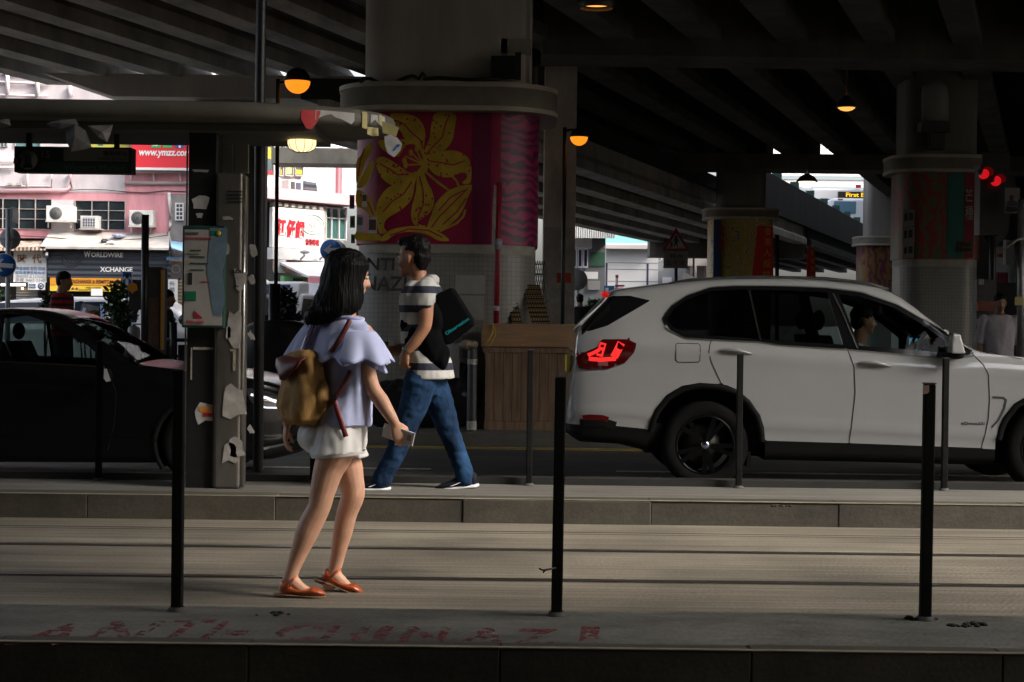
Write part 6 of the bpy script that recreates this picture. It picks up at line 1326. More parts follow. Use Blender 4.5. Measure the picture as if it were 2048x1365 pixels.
xw0, xw1 = W(1806, 600, Yn).x, W(1957, 690, Yn).x; xr0, xr1 = W(1164, 690, Yn).x, W(1222, 600, Yn).x
gws = suv.take(lambda i: xw0 < suv.cen[i].x < xw1 and suv.meta[i][1] >= 45)
grw = suv.take(lambda i: xr0 < suv.cen[i].x < xr1 and suv.meta[i][1] >= 38)
gsp = suv.region(suv.px([(1170,646),(1224,592),(1262,591),(1304,601),(1284,613),(1216,652),(1180,663),(1162,662)]), kmin=0, kmax=60)
tl = suv.region(suv.px([(1150,708),(1172,704),(1199,693),(1201,679),(1255,679),(1273,687),(1270,704),(1249,727),(1217,738),(1181,740),(1158,738)]), kmin=0, kmax=60)
arch_poly = [(1296,862),(1302,838),(1310,820),(1333,791),(1365,772),(1400,766),(1442,769),(1475,780),(1500,801),(1520,830),(1528,855),(1531,884)]
arch(suv, sv, hubR, .5, arch_poly[::1], .05)
fa = [(x - 1411 + 1411 + 692 + (0 if x > 1411 else 4), y + 17) for x, y in arch_poly]
arch(suv, sv, hubF, .5, fa, .05)
cl_ = suv.take(lambda i: suv.meta[i][1] < 6)
flap = suv.region(suv.px([(1352,690),(1355,687),(1398,688),(1401,692),(1400,722),(1397,725),(1356,725),(1352,721)]), sides=(-1,))
door_r = [(1425,670),(1425,679),(1420,692),(1418,704),(1422,722),(1442,766),(1475,780),(1500,801),(1520,830),(1528,855),(1531,882),(1699,887),(1704,846),(1711,786),(1709,737),(1697,698),(1697,660)]
door_f = [(1697,660),(1697,698),(1709,737),(1711,786),(1704,846),(1699,887),(1964,897),(1977,839),(1980,800),(1978,751),(1968,730),(1950,709),(1950,660)]
dr = suv.region(suv.px(door_r)); df_ = suv.region(suv.px(door_f))
rest = list(suv.left)
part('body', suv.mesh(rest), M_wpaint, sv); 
for sg in (-1, 1):
    d1 = part('door', suv.mesh(dr, 0, (sg,)), M_wpaint, sv); d2 = part('door', suv.mesh(df_, 0, (sg,)), M_wpaint, sv)
    for d, cx, cyy in ((d1, 1472, 703), (d2, 1750, 728)):
        P = suv.px([(cx - 32, cyy - 2), (cx, cyy - 3), (cx + 32, cyy + 5)]); pts = [suv.proj(P[0][0], P[0][1], .012, sg), suv.proj(P[0][0] * .6 + P[1][0] * .4, P[1][1], .042, sg), suv.proj(P[1][0], P[1][1], .048, sg), suv.proj(P[2][0] * .5 + P[1][0] * .5, P[1][1] * .5 + P[2][1] * .5, .036, sg), suv.proj(P[2][0], P[2][1], .008, sg)]
        part('handle', MB().tube(pts, [.008, .016, .017, .014, .006], 10, dome=True), M_wpaint, d)
        q = suv.px([(cx - 4, cyy + 3)])[0]; mb = MB().rings([(suv.proj(q[0], q[1], o, sg), (.055 * k, 0, 0), (0, 0, .026 * k)) for o, k in ((.0015, 1), (.0025, .8), (.003, .02))], 20, False); part('handle_recess', mb, mat('recess_shade', (.30, .295, .28), .4), d)
part('fuel_flap', suv.mesh(flap, .001), M_wpaint, sv)
part('cladding', suv.mesh(cl_), M_clad, sv)
for g_, m_, n_ in ((gr_, M_glass_r, 'quarter_window'), (gm_, M_glass_r, 'rear_door_window'), (gf_, M_glass_f, 'front_door_window')):
    for sg in (-1, 1): part(n_, suv.mesh(g_, -.006, (sg,)), m_ if sg < 0 or m_ is M_glass_f else M_glass_r, sv)
islands('tailgate_trim', suv.mesh(gsp), M_gblk, sv)
islands('window_surround', suv.mesh(gd_), M_gblk, sv); part('windscreen', suv.mesh(gws), M_ws, sv); part('rear_window', suv.mesh(grw), mat('rear_screen', (.012, .013, .014), .06), sv)
tlm = part('tail_light', suv.mesh(tl, .012, (-1,)), M_tl, sv); part('tail_light', suv.mesh(tl, .012, (1,)), M_tl, sv)
M_tlit = mat('tail_lamp_lit', (.8, .02, .015), .3, emit=(1, .03, .03), es=.26); M_tdim = mat('tail_lamp_half_lit', (.5, .01, .01), .3, emit=(1, .02, .015), es=.12)
islands('lit_bar', join(suv.strip([(1207,686),(1199,713)], .056, .016), suv.strip([(1243,686),(1236,700),(1228,715)], .066, .016), suv.strip([(1178,718),(1200,720),(1232,718)], .036, .016), suv.strip([(1176,711),(1188,706),(1199,700)], .03, .016)), M_tlit, tlm)
part('lit_bar', suv.strip([(1196,728),(1216,728)], .035, .016), mat('reverse_lens', (.30, .12, .10), .3), tlm)
part('far_tail_light', MB().box((suv.x0 + .085, suv.cy + .50, W(1150, 738, Yn + 1.5).z), (suv.x0 + .12, suv.cy + .84, W(1150, 706, Yn + 1.5).z)), M_tdim, sv)
part('brake_light', MB().tube([Vector((xr1 - .005, suv.cy - .22, W(1226, 588, Yn + .9).z)), Vector((xr1 - .005, suv.cy + .22, W(1226, 588, Yn + .9).z))], .022, 8), M_tdim, sv)
part('reflector', suv.strip([(1166,837),(1180,835),(1205,836),(1217,840)], .045, .008), mat('reflector_red', (.16, .004, .005), .15), sv)
bp_ = W(1180, 860, Yn); part('exhaust', MB().lathe([(.05, -.02), (.055, 0), (.045, .02), (.04, .2)], Vector((bp_.x - .02, Yn + .30, bp_.z - .03)), 'X', 20), M_chrome, sv)
part('bumper_recess', suv.strip([(1160,848),(1210,846),(1232,853)], .07, .005), M_clad, sv)
pl_ = MB().box((suv.x0 - .004 + .03, suv.cy - .26, W(1150, 750, Yn).z), (suv.x0 + .05, suv.cy + .26, W(1150, 714, Yn).z)); part('number_plate', pl_, mat('plate_yellow', (.55, .40, .02), .5), sv)
seams = [[(1425,679),(1420,692),(1418,704),(1422,722),(1442,766)], [(1697,698),(1709,737),(1711,786),(1704,846),(1699,887)], [(1950,709),(1968,730),(1978,751),(1980,800),(1977,839),(1964,897)], [(1328,569),(1330,578),(1322,590),(1300,602)], [(1150,757),(1187,757)]]
islands('panel_gap', join(*[both(lambda sg, q=q: suv.strip(q, .007, .0035, sg=sg)) for q in seams[:3]], suv.strip([(1352,690),(1355,687),(1398,688),(1401,692),(1400,722),(1397,725),(1356,725),(1352,721)], .006, .0035, closed=True)), M_seam, sv)
islands('window_trim', both(lambda sg: join(suv.strip([(1330,655),(1342,663),(1371,677.5),(1426,680.5),(1520,685.5),(1560,691.5),(1697,700.5),(1806,710),(1897,717),(1950,713)], .012, .006, sg=sg), suv.strip([(1326,637),(1346,610.5),(1378,589.5),(1426,573.5),(1475,570),(1600,571.5),(1665,574.5),(1736,583),(1806,607.5),(1859,639.5),(1901,664.5)], .008, .005, sg=sg))), mat('satin_trim', (.20, .19, .17), .3, metal=.8), sv)
islands('bright_pillar_strip', both(lambda sg: join(suv.strip([(1505.5,581),(1523,682)], .012, .008, sg=sg), suv.strip([(1676,586),(1690,618),(1718.5,697)], .012, .008, sg=sg), suv.strip([(1333,652),(1328,637),(1340,619)], .012, .008, sg=sg))), M_chrome, sv)
islands('roof_rail', both(lambda sg: MB().tube([Vector((W(x, y, Yn + .3).x, suv.cy + sg * .60, W(x, y, Yn + .3).z + dz)) for x, y, dz in ((1340,566,-.01),(1380,562,.005),(1500,556,.008),(1650,559,.008),(1740,568,.005),(1780,577,-.01))], .016, 8)), mat('rail_dark', (.05, .05, .05), .35), sv)
part('antenna_fin', MB().hexa([Vector((W(x, 562, Yn + .97).x, suv.cy + dy, W(x, 557, Yn + .97).z - .03)) for x, dy in ((1362, -.03), (1405, -.02), (1405, .02), (1362, .03))], [Vector((W(x, 562, Yn + .97).x, suv.cy + dy, W(1372, y, Yn + .97).z)) for x, y, dy in ((1366, 545, -.008), (1374, 547, -.008), (1374, 547, .008), (1366, 545, .008))]), M_wpaint, sv)
part('fender_vent', join(suv.strip([(1986,795),(2008,796),(2013,800),(2009,818),(1998,840),(1984,855)], .016, .006)), mat('vent_shade', (.05, .05, .05), .5), sv)
part('badge', (lambda q: text_mb('xDrive35i', suv.proj(q[0], q[1], .004), .20, .026, thick=.003, bold=.01))(suv.px([(1922, 850)])[0]), M_chrome, sv)
part('bonnet_shut_line', suv.strip([(1990,704),(2010,711),(2048,719)], .006, .004), M_seam, sv)
part('mud_flap', MB().box((W(1496, 930, Yn).x, Yn + .08, W(1500, 936, Yn).z), (W(1504, 930, Yn).x, Yn + .3, W(1500, 905, Yn).z)), M_clad, sv)
# mirror
mc_ = W(1912, 690, Yn - .12)
mm = MB().hexa([(mc_.x - .06, Yn - .22, mc_.z - .075), (mc_.x + .065, Yn - .20, mc_.z - .075), (mc_.x + .075, Yn - .03, mc_.z - .075), (mc_.x - .055, Yn - .03, mc_.z - .075)], [(mc_.x - .045, Yn - .20, mc_.z + .095), (mc_.x + .02, Yn - .19, mc_.z + .085), (mc_.x + .03, Yn - .04, mc_.z + .095), (mc_.x - .04, Yn - .04, mc_.z + .105)]); me = remesh(mm, .010, 4)
part('door_mirror', me, M_wpaint, sv); part('mirror_base', MB().ball((mc_.x + .01, Yn - .06, mc_.z - .09), (.075, .12, .035), 16, 8).bar((mc_.x + .02, Yn - .1, mc_.z - .09), (mc_.x + .05, Yn + .06, mc_.z - .085), .07, .04), M_clad, sv)
part('mirror_trim', suv.strip([(1902,694),(1945,706)], .04, .006), M_clad, sv)
wheel(sv, hubR + Vector((0, .02, 0)), .372, .29, .255, -1); wheel(sv, hubF + Vector((0, .02, 0)), .372, .27, .255, -1)
wheel(sv, Vector((hubR.x, Yn + 1.92, hubR.z)), .372, .29, .255, 1); wheel(sv, Vector((hubF.x, Yn + 1.92, hubF.z)), .372, .27, .255, 1)
# cabin
xin = lambda px: W(px, 700, Yn).x; zb_ = W(1700, 705, Yn).z
it = MB().box((xin(1260), Yn + .16, .25), (xin(1950), Yn + 1.78, .42)); 
part('cabin_floor', it, M_int, sv)
def seat(px, yy):
    x = xin(px); mb = MB().box((x, yy - .24, .4), (x + .5, yy + .24, .62)).hexa([(x - .12, yy - .23, .6), (x + .06, yy - .23, .6), (x + .06, yy + .23, .6), (x - .12, yy + .23, .6)], [(x - .24, yy - .2, 1.2), (x - .12, yy - .2, 1.2), (x - .12, yy + .2, 1.2), (x - .24, yy + .2, 1.2)]).ball((x - .2, yy, 1.33), (.05, .13, .09), 12, 8)
    o = part('seat', mb, M_int, sv); bevel(o, .03)
for px in (1705, 1530): 
    for yy in (Yn + .5, Yn + 1.4): seat(px, yy)
part('dashboard', MB().hexa([(xin(1880), Yn + .14, .6), (xin(1960), Yn + .14, .6), (xin(1960), Yn + 1.8, .6), (xin(1880), Yn + 1.8, .6)], [(xin(1890), Yn + .14, zb_ - .02), (xin(1955), Yn + .14, zb_ - .06), (xin(1955), Yn + 1.8, zb_ - .06), (xin(1890), Yn + 1.8, zb_ - .02)]), M_int, sv)
swc = Vector((xin(1862), Yn + .52, W(1862, 690, Yn + .5).z)); ring = [swc + Vector((.19 * math.sin(a) * .42, .19 * math.cos(a), .19 * math.sin(a) * .9)) for a in [2 * math.pi * k / 28 for k in range(29)]]
part('steering_wheel', MB().tube(ring, .014, 8, caps=False).bar(swc - Vector((0, .18, 0)), swc + Vector((0, .18, 0)), .03, .02), M_gblk, sv)
part('interior_mirror', MB().box((xin(1800), Yn + .85, W(1800, 628, Yn + .9).z), (xin(1806), Yn + 1.08, W(1800, 612, Yn + .9).z)), M_int, sv)
part('screen', MB().box((xin(1876), Yn + .8, zb_ - .02), (xin(1880), Yn + 1.05, zb_ + .12)), mat('screen_blue', (.02, .2, .35), .3, emit=(.05, .45, .75), es=.1), sv)
# ------------------------------------------------------------------ the black saloon on the left
M_bpaint = mat('black_car_paint', (.006, .006, .0065), .2, coat=.1, spec=.25)
sal = Car(14.4, .92,
  [(-562,860),(-558,800),(-548,745),(-520,716),(-400,702),(-350,682),(-260,648),(-160,627),(-60,617),(0,614),(60,617),(100,625),(130,639),(170,662),(205,683),(240,706),(275,724),(300,727),(380,736),(440,742),(498,753),(540,764),(570,780),(588,806),(596,840),(598,885)],
  [(-562,862),(-540,905),(-300,925),(300,928),(420,928),(540,922),(590,912),(598,890)],
  [(-562,860),(-540,890),(300,905),(540,905),(598,888)],
  [(-562,740),(-380,714),(-200,716),(0,722),(120,728),(200,734),(280,738),(420,758),(560,790),(598,830)],
  [(-562,.55),(-550,.78),(-520,.88),(-440,.92),(300,.92),(420,.915),(500,.88),(550,.78),(580,.62),(598,.40)], tumble=.42, dx=.03)
sd_ = thing('saloon_car', 'glossy black saloon car passing behind the tram shelter post on the left', 'car', (W(0, 970, 14.4).x, 14.4 + .92, -.12))
hF = W(396, 891, 14.4); hF.z = -.12 + .335; hB = hF - Vector((2.85, 0, 0)); 
M_sg = glass_mat('saloon_glass', (.45, .52, .50))
p1 = sal.region(sal.px([(-190,640),(-100,630),(-15,628),(-12,718),(-190,712)])); p2 = sal.region(sal.px([(-6,628),(40,632),(85,645),(130,668),(170,694),(196,716),(203,730),(120,724),(-4,718)]))
gd2 = sal.region(sal.px([(-300,680),(-250,655),(-160,633),(-60,622),(0,621),(50,626),(95,639),(145,666),(190,697),(214,732),(120,728),(0,722),(-200,716),(-290,712)]))
x0_, x1_ = W(120, 640, 14.4).x, W(272, 720, 14.4).x; gws2 = sal.take(lambda i: x0_ < sal.cen[i].x < x1_ and sal.meta[i][1] >= 45)
hl = sal.region(sal.px([(488,776),(530,783),(566,800),(583,822),(540,820),(500,806)]), kmin=0, kmax=60, sides=(-1, 1))
for h in (hF, hB): arch(sal, sd_, h, .39, None, .03)
part('body', sal.mesh(list(sal.left)), M_bpaint, sd_)
for sg in (-1, 1): part('rear_window', sal.mesh(p1, -.005, (sg,)), M_sg, sd_); part('front_window', sal.mesh(p2, -.005, (sg,)), M_sg, sd_)
islands('window_surround', sal.mesh(gd2), M_gblk, sd_); part('windscreen', sal.mesh(gws2), M_ws, sd_)
hd_ = islands('headlight', sal.mesh(hl, .004), mat('headlight_chrome', (.35, .35, .36), .12, metal=.9), sd_)[0]
islands('headlight_glint', join(sal.strip([(500,790),(530,797),(556,810)], .02, .012), sal.strip([(505,812),(530,817),(552,818)], .014, .012)), mat('headlight_glint', (.9, .9, .95), .3, emit=(.8, .85, 1), es=.3), hd_)  # glowing strips added for the bright reflections on the headlight chrome
islands('waist_trim', both(lambda sg: sal.strip([(-290,714),(-200,718),(0,724),(120,730),(206,735)], .012, .006, sg=sg)), mat('dark_chrome', (.12, .11, .10), .3, metal=.9), sd_)
part('bumper_trim', sal.strip([(520,900),(560,893),(585,885)], .02, .008), M_chrome, sd_)
part('bonnet_edge', MB().tube([Vector((W(x, y, 15.2).x, 15.25, W(x, y, 15.25).z)) for x, y in ((440,741),(500,751),(540,763),(562,776))], .006, 6), M_chrome, sd_)
islands('panel_gap', both(lambda sg: join(sal.strip([(-12,720),(-4,800),(-16,898)], .006, .003, sg=sg), sal.strip([(216,736),(232,790),(228,850),(214,902)], .006, .003, sg=sg))), M_seam, sd_)
part('door_mirror', remesh(MB().ball(W(213, 752, 14.25), (.055, .09, .065), 16, 10), .014, 2), M_bpaint, sd_); part('mirror_repeater', MB().prism([(-.02, .05), (.0, .05), (.035, -.05), (.0, -.06), (-.025, -.03)], W(213, 750, 14.155), (1, 0, 0), (0, 0, 1), (0, .01, 0)), mat('repeater', (.5, .48, .48), .25), sd_)
wheel(sd_, hF + Vector((0, .03, 0)), .335, .24, .23, -1, 5, 'single'); wheel(sd_, hB + Vector((0, .03, 0)), .335, .24, .23, -1, 5, 'single')
wheel(sd_, Vector((hF.x, 14.4 + 1.82, hF.z)), .335, .24, .23, 1, 5, 'single'); wheel(sd_, Vector((hB.x, 14.4 + 1.82, hB.z)), .335, .24, .23, 1, 5, 'single')
sx = W(30, 700, 14.4).x
for yy in (14.9, 15.75): part('seat', MB().box((sx - .1, yy - .24, .3), (sx + .4, yy + .24, .5)).hexa([(sx - .2, yy - .22, .5), (sx - .05, yy - .22, .5), (sx - .05, yy + .22, .5), (sx - .2, yy + .22, .5)], [(sx - .42, yy - .2, 1.05), (sx - .3, yy - .2, 1.05), (sx - .3, yy + .2, 1.05), (sx - .42, yy + .2, 1.05)]).ball((sx - .36, yy, 1.14), (.05, .12, .08), 10, 6), M_int, sd_)
part('dashboard', MB().box((W(185, 700, 14.4).x, 14.55, .5), (W(270, 700, 14.4).x, 16.1, .86)), M_int, sd_)
# ------------------------------------------------------------------ the white people carrier in the far street
van = Car(32.5, .85,
  [(-42,725),(-40,660),(-30,618),(0,601),(60,596),(140,593),(250,594),(300,596),(322,601),(340,613),(358,631),(374,646),(400,652),(424,664),(434,690),(436,730)],
  [(-42,727),(-30,755),(200,757),(420,757),(436,735)], [(-42,725),(-30,742),(420,745),(436,733)],
  [(-42,660),(0,647),(140,645),(340,650),(400,662),(436,700)], [(-42,.6),(-30,.8),(20,.85),(360,.85),(410,.76),(436,.5)], tumble=.25, dx=.05)
vn_ = thing('people_carrier', 'white people carrier parked in front of the slate shop front', 'car', (W(200, 780, 32.5).x, 33.35, -.13))
vp = [van.region(van.px(q)) for q in ([(-10,606),(132,604),(132,644),(-10,645)], [(146,604),(207,604),(207,644),(144,644)], [(222,604),(272,605),(272,646),(218,645)], [(282,605),(318,608),(352,640),(340,648),(282,646)])]
part('body', van.mesh(list(van.left)), mat('van_white', (.80, .80, .80), .3, coat=.6), vn_)
for g in vp: islands('window', van.mesh(g, -.004), mat('van_glass', (.02, .03, .05), .08), vn_)
part('window_trim', van.strip([(-12,646),(140,646),(345,650)], .02, .006), M_gblk, vn_)
part('curtain', join(van.strip([(178,610),(172,640)], .35, .006), ), mat('van_curtain', (.10, .095, .085), .8, var=.5, scale=12), vn_); islands('papers', join(van.strip([(166,616),(160,636)], .06, .01), van.strip([(200,608),(203,640)], .07, .01)), mat('van_paper', (.30, .40, .60), .6), vn_)
for px in (15, 345):
    h = W(px, 748, 32.5); h.z = .19; wheel(vn_, h + Vector((0, .0, 0)), .31, .2, .2, -1, 5, 'single'); wheel(vn_, Vector((h.x, 34.15, h.z)), .31, .2, .2, 1, 5, 'single')
part('door_mirror', MB().ball(W(366, 640, 32.4), (.09, .08, .1), 12, 8), M_gblk, vn_)
part('tail_pillar', van.strip([(139,600),(138,645)], .08, .006), mat('van_white', (.62, .62, .62), .3), vn_)
# ------------------------------------------------------------------ the white truck facing the camera
c0_ = W(596, 700, 33); c0_.z = 0; fT = Vector((-.30, -.954, 0)); rT = Vector((.954, -.30, 0))
tk = thing('truck', 'white light truck with navy striped visor and box body behind the slim lamp post', 'truck', (c0_.x, c0_.y, -.13))
def tp_(r, f, z): return c0_ + rT * r + fT * f + Vector((0, 0, z))
def tbox(r0, r1, f0, f1, z0, z1, fz=0.): return MB().hexa([tp_(r0, f0, z0), tp_(r1, f0, z0), tp_(r1, f1, z0), tp_(r0, f1, z0)], [tp_(r0, f0 - fz, z1), tp_(r1, f0 - fz, z1), tp_(r1, f1, z1), tp_(r0, f1, z1)])
M_twh = mat('truck_white', (.82, .82, .83), .35, coat=.5)
zt_ = W(590, 575, 33).z
o = part('cab', join(tbox(-1.7, 0, 0, -1.3, .45, 1.25), tbox(-1.68, -.02, -.02, -1.3, 1.25, zt_ - .12, .28)), M_twh, tk); bevel(o, .05, 3)
part('windscreen', MB().hexa([tp_(-1.6, .012, 1.26), tp_(-.1, .012, 1.26), tp_(-.1, -.02, 1.26), tp_(-1.6, -.02, 1.26)], [tp_(-1.55, -.2, 1.66), tp_(-.13, -.2, 1.66), tp_(-.13, -.25, 1.66), tp_(-1.55, -.25, 1.66)]), M_win, tk)
part('side_window', MB().hexa([tp_(-.012, -.12, 1.28), tp_(.004, -.12, 1.28), tp_(.004, -.9, 1.28), tp_(-.012, -.9, 1.28)], [tp_(-.03, -.28, 1.66), tp_(-.012, -.28, 1.66), tp_(-.012, -.9, 1.66), tp_(-.03, -.9, 1.66)]), M_win, tk)
o = part('visor', tbox(-1.6, -.1, -.2, -.75, zt_ - .2, zt_ + .12, .15), M_twh, tk); bevel(o, .06, 3)
part('visor_stripe', join(tbox(-1.55, -.32, -.19 + .02, -.22, zt_ - .12, zt_ - .04, .03), tbox(-1.55, -.32, -.23 + .02, -.3, zt_ + .0, zt_ + .06, .03)), mat('navy_stripe', (.03, .03, .10), .5), tk)
part('cargo_box', tbox(-1.75, .06, -1.34, -4.2, .55, zt_ + .12), mat('box_white', (.76, .77, .78), .5, var=.06, scale=2), tk)
part('box_edge', join(tbox(.062, .075, -1.36, -1.42, .56, zt_ + .1), tbox(.062, .075, -2.0, -2.06, .56, zt_ + .1)), M_alu, tk)
part('box_lettering', join(*[text_mb(ch, tp_(.066, -1.62, zt_ - .25 - i * .16), .13, .12, u=-fT, v=(0, 0, 1), n=rT, thick=.005) for i, ch in enumerate('鮮果批發')]), mat('dim_ink', (.2, .2, .22), .6), tk)
part('box_opening', tbox(.062, .07, -2.2, -3.9, .8, zt_ - .05), mat('box_dark', (.10, .105, .11), .6), tk)
for r_, f_ in ((-.02, -.65), (-.02, -3.3), (-1.5, -.65), (-1.5, -3.3)):
    c = tp_(r_, f_, .2); rm = MB()
    n = 24; prof = [(.18, 0), (.30, 0), (.33, -.05), (.33, -.18), (.18, -.2)]
    vs = [c + (fT * math.cos(2 * math.pi * k / n) + Vector((0, 0, 1)) * math.sin(2 * math.pi * k / n)) * a + rT * h for a, h in prof for k in range(n)]
    rm.add(vs, [(i * n + k, i * n + (k + 1) % n, (i + 1) * n + (k + 1) % n, (i + 1) * n + k) for i in range(4) for k in range(n)] + [tuple(range(n))], True); part('wheel', rm, M_tyre, tk)
part('wiper', MB().tube([tp_(-1.0, .03, 1.27), tp_(-.5, -.03, 1.36)], .014, 6), M_black, tk)
part('headlight', tbox(-.38, -.1, .01, -.04, .75, .95), M_chrome, tk)
# ================================================================== PEOPLE
def skin_mat(name, c, sss=.12):
    m = mat(name, c, .48, var=.10, scale=14, spec=.4); b = m.node_tree.nodes['Principled BSDF']; b.inputs['Subsurface Weight'].default_value = sss; b.inputs['Subsurface Radius'].default_value = (.02, .008, .004); b.inputs['Subsurface Scale'].default_value = .3; return m
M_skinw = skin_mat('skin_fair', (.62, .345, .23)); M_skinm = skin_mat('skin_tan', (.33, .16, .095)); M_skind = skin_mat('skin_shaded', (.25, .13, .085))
def hair_mat(name, c):
    m = mat(name, c, .5, spec=.13); nt = m.node_tree; b = nt.nodes['Principled BSDF']; tc = nt.nodes.new('ShaderNodeTexCoord'); mp = nt.nodes.new('ShaderNodeMapping'); mp.inputs['Scale'].default_value = (90, 90, 5); n = nt.nodes.new('ShaderNodeTexNoise'); n.inputs['Scale'].default_value = 1.4; n.inputs['Detail'].default_value = 3
    nt.links.new(tc.outputs['Object'], mp.inputs[0]); nt.links.new(mp.outputs[0], n.inputs['Vector']); bp = nt.nodes.new('ShaderNodeBump'); bp.inputs['Strength'].default_value = .7; bp.inputs['Distance'].default_value = .01; nt.links.new(n.outputs['Fac'], bp.inputs['Height']); nt.links.new(bp.outputs['Normal'], b.inputs['Normal']); return m
M_hair = hair_mat('black_hair', (.004, .0035, .0035))
def frame(fwd, up=(0, 0, 1)):
    f = Vector(fwd).normalized(); l = Vector(up).cross(f).normalized(); u = f.cross(l).normalized()
    return f, l, u, Matrix((f, l, u)).transposed()
def head(mb, c, fwd, up=(0, 0, 1), k=1.):
    f, l, u, M = frame(fwd, up); P = lambda a, b, d: c + (f * a + l * b + u * d) * k
    B = lambda a, b, d, ra, rb, rd: mb.ball(P(a, b, d), (ra * k, rb * k, rd * k), 18, 12, M)
    B(-.012, 0, .032, .094, .076, .088); B(.022, 0, -.02, .068, .064, .085); B(.045, 0, -.075, .042, .046, .036); B(.068, 0, -.098, .022, .026, .02)
    B(.074, 0, .022, .016, .05, .012); B(.05, .035, -.035, .035, .026, .03); B(.05, -.035, -.035, .035, .026, .03)
    mb.tube([P(.086, 0, .015), P(.098, 0, -.008), P(.108, 0, -.028)], [.009 * k, .011 * k, .013 * k], 10, dome=True); B(.096, .012, -.032, .011, .008, .008); B(.096, -.012, -.032, .011, .008, .008)
    B(.086, 0, -.056, .012, .024, .008); B(.084, 0, -.068, .012, .022, .009)
    for s in (-1, 1): B(-.008, s * .076, -.012, .020, .008, .032)
def eyes(parent, c, fwd, up=(0, 0, 1), k=1.):
    f, l, u, M = frame(fwd, up)
    for s in (-1, 1):
        e = part('eye', MB().ball(c + (f * .079 + l * s * .031 + u * .002) * k, .0105 * k, 12, 8), mat('eye_white', (.55, .53, .5), .2), parent)
        part('iris', MB().ball(c + (f * .0855 + l * s * .031 + u * .002) * k, .0055 * k, 10, 6), M_ink, e)
        part('eyebrow', MB().tube([c + (f * .088 + l * s * a + u * b) * k for a, b in ((.014, .018), (.03, .024), (.046, .018))], .0022 * k, 6), M_hair, parent)
def hand(mb, wrist, d, n, k=1., curl=.6, thumb=1, spread=.12):
    """d: direction wrist->knuckles, n: out of the back of the hand; thumb: +1/-1 side"""
    d = Vector(d).normalized(); n = Vector(n); n = (n - d * n.dot(d)).normalized(); s = d.cross(n) * thumb; wrist = Vector(wrist)
    mb.rings([(wrist + d * a * k, s * b * k, n * c_ * k) for a, b, c_ in ((-.015, .022, .018), (.01, .026, .017), (.04, .037, .016), (.075, .040, .014), (.088, .036, .011))], 16)
    for i, (off, L, r) in enumerate(((.029, .070, .0085), (.010, .078, .0088), (-.010, .073, .0084), (-.028, .058, .0074))):
        p = wrist + (d * .082 + s * off) * k; a = curl * (1 + .12 * i); dd = (d + s * spread * off * 20 * .3).normalized(); pts = [p - d * .02 * k, p]; ang = 0
        for seg, fr_ in ((L * .45, .75), (L * .31, 1.1), (L * .24, .8)):
            ang += a * fr_; v = dd * math.cos(ang) - n * math.sin(ang); pts.append(pts[-1] + v * seg * k)
        mb.tube(pts, [r * k * 1.05, r * k * 1.05, r * k, r * k * .92, r * k * .8], 8, dome=True)
    p = wrist + (d * .022 + s * .026) * k; pts = [p - s * .012 * k, p, p + (d * .028 + s * .022 - n * .012) * k, p + (d * .055 + s * .026 - n * .026 * (1 + curl)) * k, p + (d * .075 + s * .018 - n * .036 * (1 + curl)) * k]
    mb.tube(pts, [.013 * k, .014 * k, .0115 * k, .0095 * k, .0075 * k], 8, dome=True)
def limb(mb, pts, rad, n=16, flat=1., up=(0, 1, 0)):
    # Catmull resampled tapering tube
    P = [Vector(p) for p in pts]; Q = []; Rr = []
    for i in range(len(P) - 1):
        a, b, c, d = P[max(i - 1, 0)], P[i], P[i + 1], P[min(i + 2, len(P) - 1)]
        for t in (0, .25, .5, .75):
            Q.append(.5 * (2 * b + (c - a) * t + (2 * a - 5 * b + 4 * c - d) * t * t + (3 * b - a - 3 * c + d) * t ** 3)); Rr.append(rad[i] * (1 - t) + rad[i + 1] * t)
    Q.append(P[-1]); Rr.append(rad[-1]); return mb.tube(Q, Rr, n, flat=flat, up=up, dome=True)
def torso(mb, rings, n=28): return mb.rings([(c, Vector(a), Vector(b)) for c, a, b in rings], n)
def fold_noise(amp, fx, fz, seed=0): return lambda c: amp * noise.noise(Vector((c.x * fx + seed, c.y * fx, c.z * fz))) + amp * .4 * noise.noise(Vector((c.x * fx * 2.3, c.y * fx * 2.3 + seed, c.z * fz * 2.1)))
# ------------------------------------------------------------------ the woman walking
Yw = 7.96
def J(px, py, d=0.): return W(px, py, Yw + d)
wm = thing('person', 'woman with long black hair, pale blue ruffled top, white shorts and orange shoes walking right', 'person', (J(650, 1195).x, Yw, 0))
th = R(38); Fw = Vector((math.cos(th), math.sin(th), 0)); Lw = Vector((-math.sin(th), math.cos(th), 0))
th2 = R(22); Fp = Vector((math.cos(th2), math.sin(th2), 0)); Lp = Vector((-math.sin(th2), math.cos(th2), 0))
px2m = 1 / S(Yw)
mb = MB()
hc = J(699, 550, .03)
Fh = Vector((.88, .45, -.20)); head(mb, hc, Fh, (.15, .15, 1), .96)
limb(mb, [hc + Vector((-.005, -.005, -.05)), J(690, 620, .03), J(688, 645, .03)], [.052, .050, .07])
torso(mb, [(J(688, 640, .03), Lw * .08, Fw * .06), (J(687, 655, .03), Lw * .155, Fw * .075), (J(690, 690, .03), Lw * .165, Fw * .092), (J(691, 740, .02), Lw * .145, Fw * .098), (J(688, 795, .01), Lw * .125, Fw * .092), (J(682, 830, 0), Lp * .14, Fp * .105), (J(674, 868, 0), Lp * .16, Fp * .12), (J(672, 892, 0), Lp * .155, Fp * .11), (J(674, 908, 0), Lp * .10, Fp * .07)])
